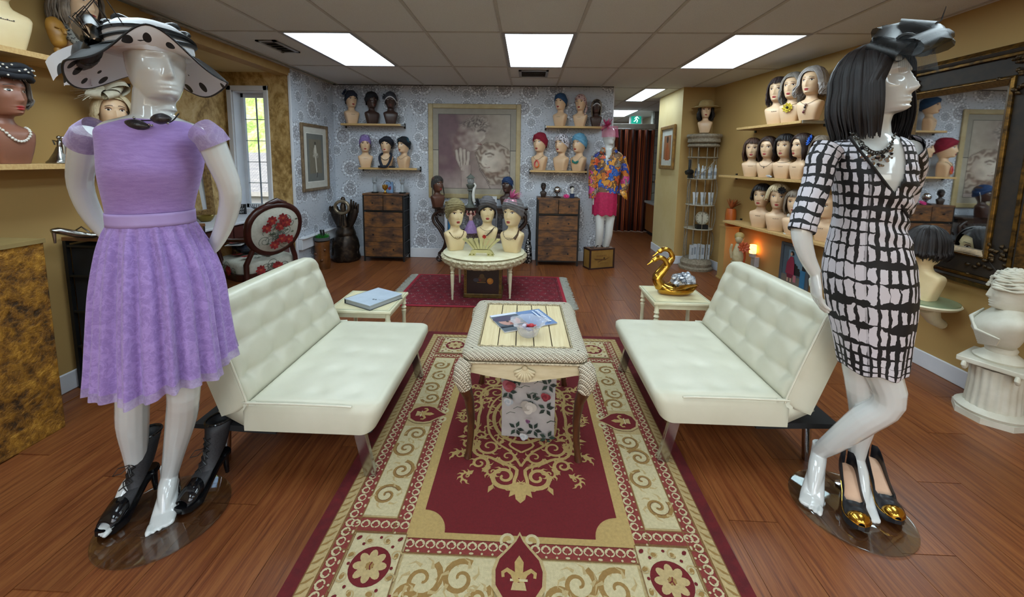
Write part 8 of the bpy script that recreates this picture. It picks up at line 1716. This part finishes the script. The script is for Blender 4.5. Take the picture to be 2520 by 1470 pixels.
# framed mirror leaning on the gold side wall
vm = thing('vanity_mirror', 'gilt framed vanity mirror leaning on the gold wall', 'mirror'); vm.matrix_world = frame_mx((-3.47, 3.98, 1.16), (0, 1, 0), (-.06, 0, 1)); GV = mat('bronze_gilt', '#6a4d2a', .4, .5, c2='#9a7a48', sc=40, bump=.5)
for nm, b_ in (('frame_side', (-.33, -.26, -.38, .38)), ('frame_side', (.26, .33, -.38, .38)), ('frame_rail', (-.26, .26, .31, .38)), ('frame_rail', (-.26, .26, -.38, -.31))): M().box(*b_, 0, .035).obj(nm, GV, vm, smooth=0, bevel=.010)
M().box(-.265, .265, -.315, .315, .008, .012).obj('glass', bpy.data.materials['mirror_silver'], vm, smooth=0)
sg = az(600, 527, zv+.0); st2 = thing('block_sign', 'black block sign with white lettering on the vanity', 'sign', (sg.x-.03, sg.y, zv), .12); M().box(-.075, .055, -.012, .012, 0, .115).obj('block', mat('sign_black', '#101114', .5), st2, smooth=0); WT = mat('sign_white', '#c9ccd2', .5)
for s_, z, k in (('NOT', .094, .040), ('BOSSY', .058, .038), ('I JUST', .021, .036)): text('lettering', s_, k, WT, st2, frame_mx((-.008, -.0125, z), (1, 0, 0), (0, 0, 1)))
jp = az(637, 532, zv); jt = thing('jewelry_tree', 'black branching jewelry tree on the vanity', 'jewelry stand', (jp.x, jp.y, zv)); M().lathe([(.045, 0), (.045, .006), (.008, .012)], 16).obj('foot', BLACKM, jt); M().tube([(0, 0, .008), (-.02, 0, .05), (.01, 0, .08)], .006, 8).obj('trunk', BLACKM, jt)
for k in range(8): x = -.10+.028*k; M().tube([(-.01, 0, .06), (x*.5, .01*sin(k), .085), (x*.9, .012*cos(k), .10), (x, .01*cos(k), .135)], [.005, .004, .003, .002], 6).obj('branch', BLACKM, jt)
cp_ = az(654, 530, zv); cdw = thing('small_card', 'small white card standing on the vanity near the window', 'card', (cp_.x+.01, cp_.y+.08, zv)); M().box(-.06, .06, -.002, .002, 0, .12).obj('card', mat('off_white_card', '#bcbcc2', .6), cdw, smooth=0); M().box(-.025, -.012, -.0025, -.002, .01, .03).obj('printed_mark', MARK, cdw, smooth=0)
gb3 = az(507, 545, zv); tag(M().lathe([(.04, 0), (.06, .02), (.075, .05), (.078, .06), (.072, .058), (.05, .02), (.002, .012)], 24).obj('brass_bowl', mat('brushed_brass', '#8a7434', .35, .8), loc=(gb3.x, gb3.y, zv), smooth=50), 'brushed brass bowl on the vanity below the mirror', 'bowl')
# small wall shelf with a framed card on the gold wall
ws = thing('wall_shelf', 'tiny pale shelf high on the gold alcove wall', 'shelf', (-3.53, 3.72, 1.985)); M().box(0, .12, -.16, .20, -.022, 0).obj('board', PINE, ws, smooth=0, bevel=.002)
fc2 = thing('framed_card', 'small dark framed card hung under the tiny shelf', 'picture', (-3.528, 3.74, 1.88)); M().box(0, .02, -.14, .14, -.07, .06).obj('frame', mat('plum_frame', '#33222c', .5), fc2, smooth=0, bevel=.004); A = Art((.0205, 0, 0), (0, 1, 0), (0, 0, 1)); A.rect(-.10, -.045, .10, .035, '#a9a5a3'); A.poly([(-.08, .03), (.02, .03), (.09, -.04), (.0, -.04)], '#c6bdb6'); A.obj('print', PRINT, fc2, smooth=0)
fm2 = thing('wall_frame', 'carved bronze picture frame on the gold alcove wall', 'picture', (-3.528, 3.62, 1.42)); 
for nm, b_ in (('frame_side', (-.30, -.24, -.30, .30)), ('frame_side', (.24, .30, -.30, .30)), ('frame_rail', (-.24, .24, .24, .30)), ('frame_rail', (-.24, .24, -.30, -.24))): M().box(0, .03, b_[0], b_[1], b_[2], b_[3]).obj(nm, GV, fm2, smooth=0, bevel=.010)
M().box(0, .008, -.25, .25, -.25, .25).obj('panel', mat('frame_panel', '#8a7a5c', .6), fm2, smooth=0)
# ============================================================ floral armchair
FLW = mat('floral_ground', '#b9b9ae', .8, c2='#adada2', sc=40, bump=.2); MAH = mat('mahogany', '#2a0f0c', .28, c2='#3a1612', sc=10)
cc = az(632, 632, .44); ac = thing('floral_armchair', 'mahogany armchair upholstered in red floral fabric at the vanity', 'armchair', (cc.x, cc.y, 0), rad(62))
# local: faces +Y away from its back at -Y
def floral(A, w_, h_, seed, n=9):
    R = random.Random(seed)
    for i in range(n):
        x, y = R.uniform(-w_*.8, w_*.8), R.uniform(-h_*.8, h_*.8); A.ribbon(spiral(x, y, .055, .01, R.uniform(0, 6), R.uniform(0, 6)+R.choice((-8, 8)), 20), .0045, '#4a5148')
        xx, yy = x+R.uniform(-.05, .05), y+R.uniform(-.05, .05); A.poly([(xx, yy), (xx+.02, yy+.012), (xx+.034, yy), (xx+.016, yy-.008)], '#4f5a48')
    for i in range(max(3, n//2)):
        x, y = R.uniform(-w_*.7, w_*.7), R.uniform(-h_*.7, h_*.7)
        for k in range(8): a = k*.785+R.uniform(-.2, .2); A.disc(x+.024*cos(a), y+.024*sin(a), .024, ('#7d1a1e', '#8f2424', '#6d1418')[k % 3], .014, 10, a)
        A.disc(x, y, .012, '#a0482e')
seat_ = M().loft([[V((x*k_, y*k_, z)) for x, y in rrect(.27, .25, .09)] for k_, z in ((.96, .34), (1.0, .36), (1.0, .42), (.97, .445), (.85, .46), (.3, .468))]); so_ = seat_.obj('seat_cushion', FLW, ac, smooth=60)
A = Art((0, 0, .469)); floral(A, .24, .22, 3, 12); stuff(A.obj('printed_flowers', CLOTHPRINT, so_, smooth=0))
for sd, n_ in (((0, -.2535, .385), ((1, 0, 0), (0, 0, 1))), ((.2735, 0, .385), ((0, 1, 0), (0, 0, 1))), ((-.2735, 0, .385), ((0, -1, 0), (0, 0, 1))), ((0, .2535, .385), ((-1, 0, 0), (0, 0, 1)))): A = Art(sd, *n_); floral(A, .17, .03, 7, 5); stuff(A.obj('printed_flowers', CLOTHPRINT, so_, smooth=0))
M().loft([[V((x, y, z)) for x, y in rrect(.275, .255, .09)] for z in (.28, .345)]).obj('seat_rail', MAH, ac, smooth=40)
bt = V((0, -.26, .46)); bu = V((0, -.22, .975)).normalized(); bn = V((1, 0, 0)).cross(bu)
def bp(x, s_, d=0): return tuple(bt+V((x, 0, 0))+bu*s_+bn*d)
ov = [(.235*sin(t)*(1+.12*max(0, cos(t))), .30-.235*cos(t+pi)) for t in [2*pi*i/40 for i in range(41)]]
q = M(); q.tube([bp(x, s_) for x, s_ in ov]+[bp(*ov[1])], .033, 10); br = q.obj('back_frame', MAH, ac, smooth=60); M().tube([bp(-.09, .545), bp(0, .575), bp(.09, .545)], [.018, .03, .018], 10).obj('crest_carving', MAH, br, smooth=60)
q = M(); n = 36; q.loft([[V(bp(x*k_, .30+(s_-.30)*k_, d)) for x, s_ in ov[:-1]] for k_, d in ((.97, -.02), (.9, -.032), (.3, -.036))]); q.obj('back_pad', FLW, ac, smooth=60); q = M(); q.loft([[V(bp(x*k_, .30+(s_-.30)*k_, d)) for x, s_ in ov[:-1]] for k_, d in ((.97, .02), (.8, .04), (.3, .05))]); bpd = q.obj('back_pad', FLW, ac, smooth=60)
for d, u_ in ((-.0385, (-1, 0, 0)), (.053, (1, 0, 0))): A = Art(bp(0, .30, d), u_, bu); floral(A, .17, .19, 5 if d < 0 else 6, 16); stuff(A.obj('printed_flowers', CLOTHPRINT, bpd, smooth=0))
for s_ in (-1, 1):
    M().tube([bp(s_*.17, .14), (s_*.23, -.26, .44), (s_*.235, -.27, .3), (s_*.24, -.31, 0)], [.022, .024, .022, .016], 10).obj('rear_leg', MAH, ac, smooth=60); M().tube([(s_*.24, .23, .33), (s_*.25, .25, .2), (s_*.235, .235, 0)], [.028, .022, .014], 10).obj('front_leg', MAH, ac, smooth=60); M().tube([bp(s_*.225, .22), (s_*.27, -.16, .665), (s_*.285, .02, .655), (s_*.28, .12, .64), (s_*.275, .13, .54), (s_*.265, .08, .40)], [.02, .02, .02, .024, .018, .018], 10).obj('armrest', MAH, ac, smooth=60)
# clutter on the chair
cw = V((cc.x, cc.y, 0)); R_ = random.Random(19)
bg_ = thing('black_bag', 'shiny black bag lying on the floral armchair', 'bag', (cw.x-.06, cw.y+.03, .475), .5); q = M(); q.ell((0, 0, .06), (.17, .12, .06), 22, 14); q.v = [tuple(V(p)*(1+.18*noise.noise(V(p)*14))) for p in q.v]; q.obj('bag', mat('shiny_black_vinyl', '#14151a', .2, c2='#3a4050', sc=20), bg_, smooth=50); M().tube([(-.06, -.1, .09), (-.03, -.13, .15), (.04, -.13, .15), (.06, -.1, .09)], .006, 6).obj('strap', CORD, bg_)
for i, (x, y, z, r_, c_, lb) in enumerate(((-.12, -.10, .59, .3, '#b9b6b4', 'white paper sheet on top of the black bag'), (-.16, -.05, .605, .9, '#a33a34', 'red printed leaflet on top of the black bag'), (-.05, .10, .60, -.3, '#8f99a8', 'silver printed leaflet beside the red one'))):
    t = thing('leaflet', lb, 'leaflet', (cw.x+x, cw.y+y, z), r_); A = Art((0, 0, .0)); A.rect(-.07, -.1, .07, .1, c_); A.rect(-.05, .0, .05, .07, '#c9c6c2' if i else '#7d3a38'); A.rect(-.05, -.07, .05, -.03, '#5a6068'); A.obj('printed_sheet', PRINT, t, smooth=0); M().box(-.07, .07, -.1, .1, -.0025, -.0006).obj('paper', mat('paper_stock', '#b4b4b4', .7), t, smooth=0)
# pink dotted board leaning beside the chair
pd = ay(698, 600, 4.62); db = thing('dotted_board', 'narrow pink dotted board leaning between chair and corner', 'board', (pd.x, 4.66, 0)); M().box(-.05, .05, -.01, .01, 0, .55).obj('board', mat('dusty_pink_board', '#8f6a6c', .6), db, smooth=0); M().box(.05, .062, -.014, .012, 0, .57).obj('white_edge', WHITE, db, smooth=0)
for i in range(8): M().ell((-.015+.03*(i % 2), -.011, .10+.055*i), (.010, .002, .010), 8, 5).obj('dot', mat('dark_red_dot', '#5a2226', .6), db)
# ============================================================ the passage
cu = thing('striped_curtain', 'floor-length brown and orange striped curtain across the passage', 'curtain', (2.2, 8.36, 0))
def m_cur():
    t = NT('striped_curtain_cloth'); s_ = t.n('SeparateXYZ', {0: t.attr()}); f = t.math('FRACT', t.math('MULTIPLY', s_.outputs[0], 9.)); col = t.ramp(f, [(0, '#33150f'), (.22, '#8a3a18'), (.42, '#4a1c12'), (.55, '#a84a1a'), (.62, '#d98236'), (.66, '#6a2814'), (.85, '#2c120e')], 'CONSTANT'); return t.out(col, .8)
M().grid(lambda u, v: (lerp(-.44, .36, u), .05*sin(u*38)+.02*sin(u*15), lerp(.01, 2.07, v)), 120, 6).obj('cloth', m_cur(), cu, smooth=80, solid=.004); M().tube([(-.5, 0, 2.085), (.42, 0, 2.085)], .012, 10).obj('rod', SILVER, cu)
ex = az(1567, 292, 2.1); ep = ay(1567, 292, 9.4); es = thing('exit_sign', 'green running-man exit sign hung far down the passage', 'sign', (ep.x, ep.y, ep.z)); M().box(-.16, .12, -.03, .03, -.16, .14).obj('housing', mat('sign_white_housing', '#c9c9cc', .5), es, smooth=0)
EG = NT('lit_green_sign'); EG.out(rgba('#0b7f6a'), .5, 0, Emission_Color=EG.mix(EG.noise(EG.coord(), 5, 1), rgba('#0a7a68'), rgba('#0c8a74')), Emission_Strength=.9); EW = NT('lit_white_symbol'); EW.out(rgba('#e6fff8'), .5, 0, Emission_Color=EW.mix(EW.noise(EW.coord(), 5, 1), rgba('#d6f5ee'), rgba('#e6fff8')), Emission_Strength=1.2)
M().box(-.13, .09, -.034, -.03, -.14, .11).obj('green_panel', EG.m, es, smooth=0); q = M(); q.ell((.0, -.036, .06), (.018, .003, .018)); q.tube([(-.005, -.036, .04), (-.02, -.036, -.01), (.01, -.036, -.04), (-.005, -.036, -.09)], .010, 6); q.tube([(-.02, -.036, -.01), (-.04, -.036, -.05), (-.07, -.036, -.07)], .010, 6); q.tube([(-.01, -.036, .03), (.03, -.036, .01), (.04, -.036, -.01)], .007, 6); q.tube([(-.01, -.036, .03), (-.04, -.036, .02), (-.055, -.036, -.01)], .007, 6); q.obj('running_figure', EW.m, es)
pc0 = az(1585, 578); ctr = thing('wooden_counter', 'wooden counter with grey worktop beyond the pillar', 'counter', (2.42, 6.95, 0)); M().box(0, .9, 0, 1.3, .08, .62).obj('cabinet', mat('counter_wood', '#7a4a20', .45, c2='#6a3c18', sc=5, stretch=(8, 8, 1)), ctr, smooth=0); M().box(.04, .9, .04, 1.3, 0, .08).obj('toe_kick', BLACKM, ctr, smooth=0); M().box(-.03, .9, -.03, 1.32, .62, .66).obj('worktop', mat('grey_worktop', '#8a8a88', .4), ctr, smooth=0)
og = ay(1618, 443, 8.3); tag(M().lathe([(.04, 0), (.05, .03), (.045, .08), (.02, .10), (.012, .14), (.002, .16)], 16).obj('amber_ornament', mat('amber_ornament', '#b97a1a', .3, c2='#d0902a'), loc=(og.x, 8.30, og.z-.08), smooth=50), 'small amber ornament hanging on the stone wall', 'ornament')
# stone blocks of the passage wall
sw_ = bpy.data.objects['wall_passage_stone']; R_ = random.Random(31); z = .0; row = 0
while z < 2.44:
    h_ = R_.uniform(.14, .24); h_ = min(h_, 2.446-z); x = 2.52-R_.uniform(0, .15)
    while x < 3.1:
        l_ = R_.uniform(.22, .42); a, b_ = max(x, 2.525), min(x+l_, 3.3)
        if b_-a > .05: M().box(a+.006, b_-.006, 8.42-R_.uniform(.012, .035), 8.43, z+.006, z+h_-.006).obj('stone', STONE, sw_, smooth=0, bevel=.008)
        x += l_
    z += h_
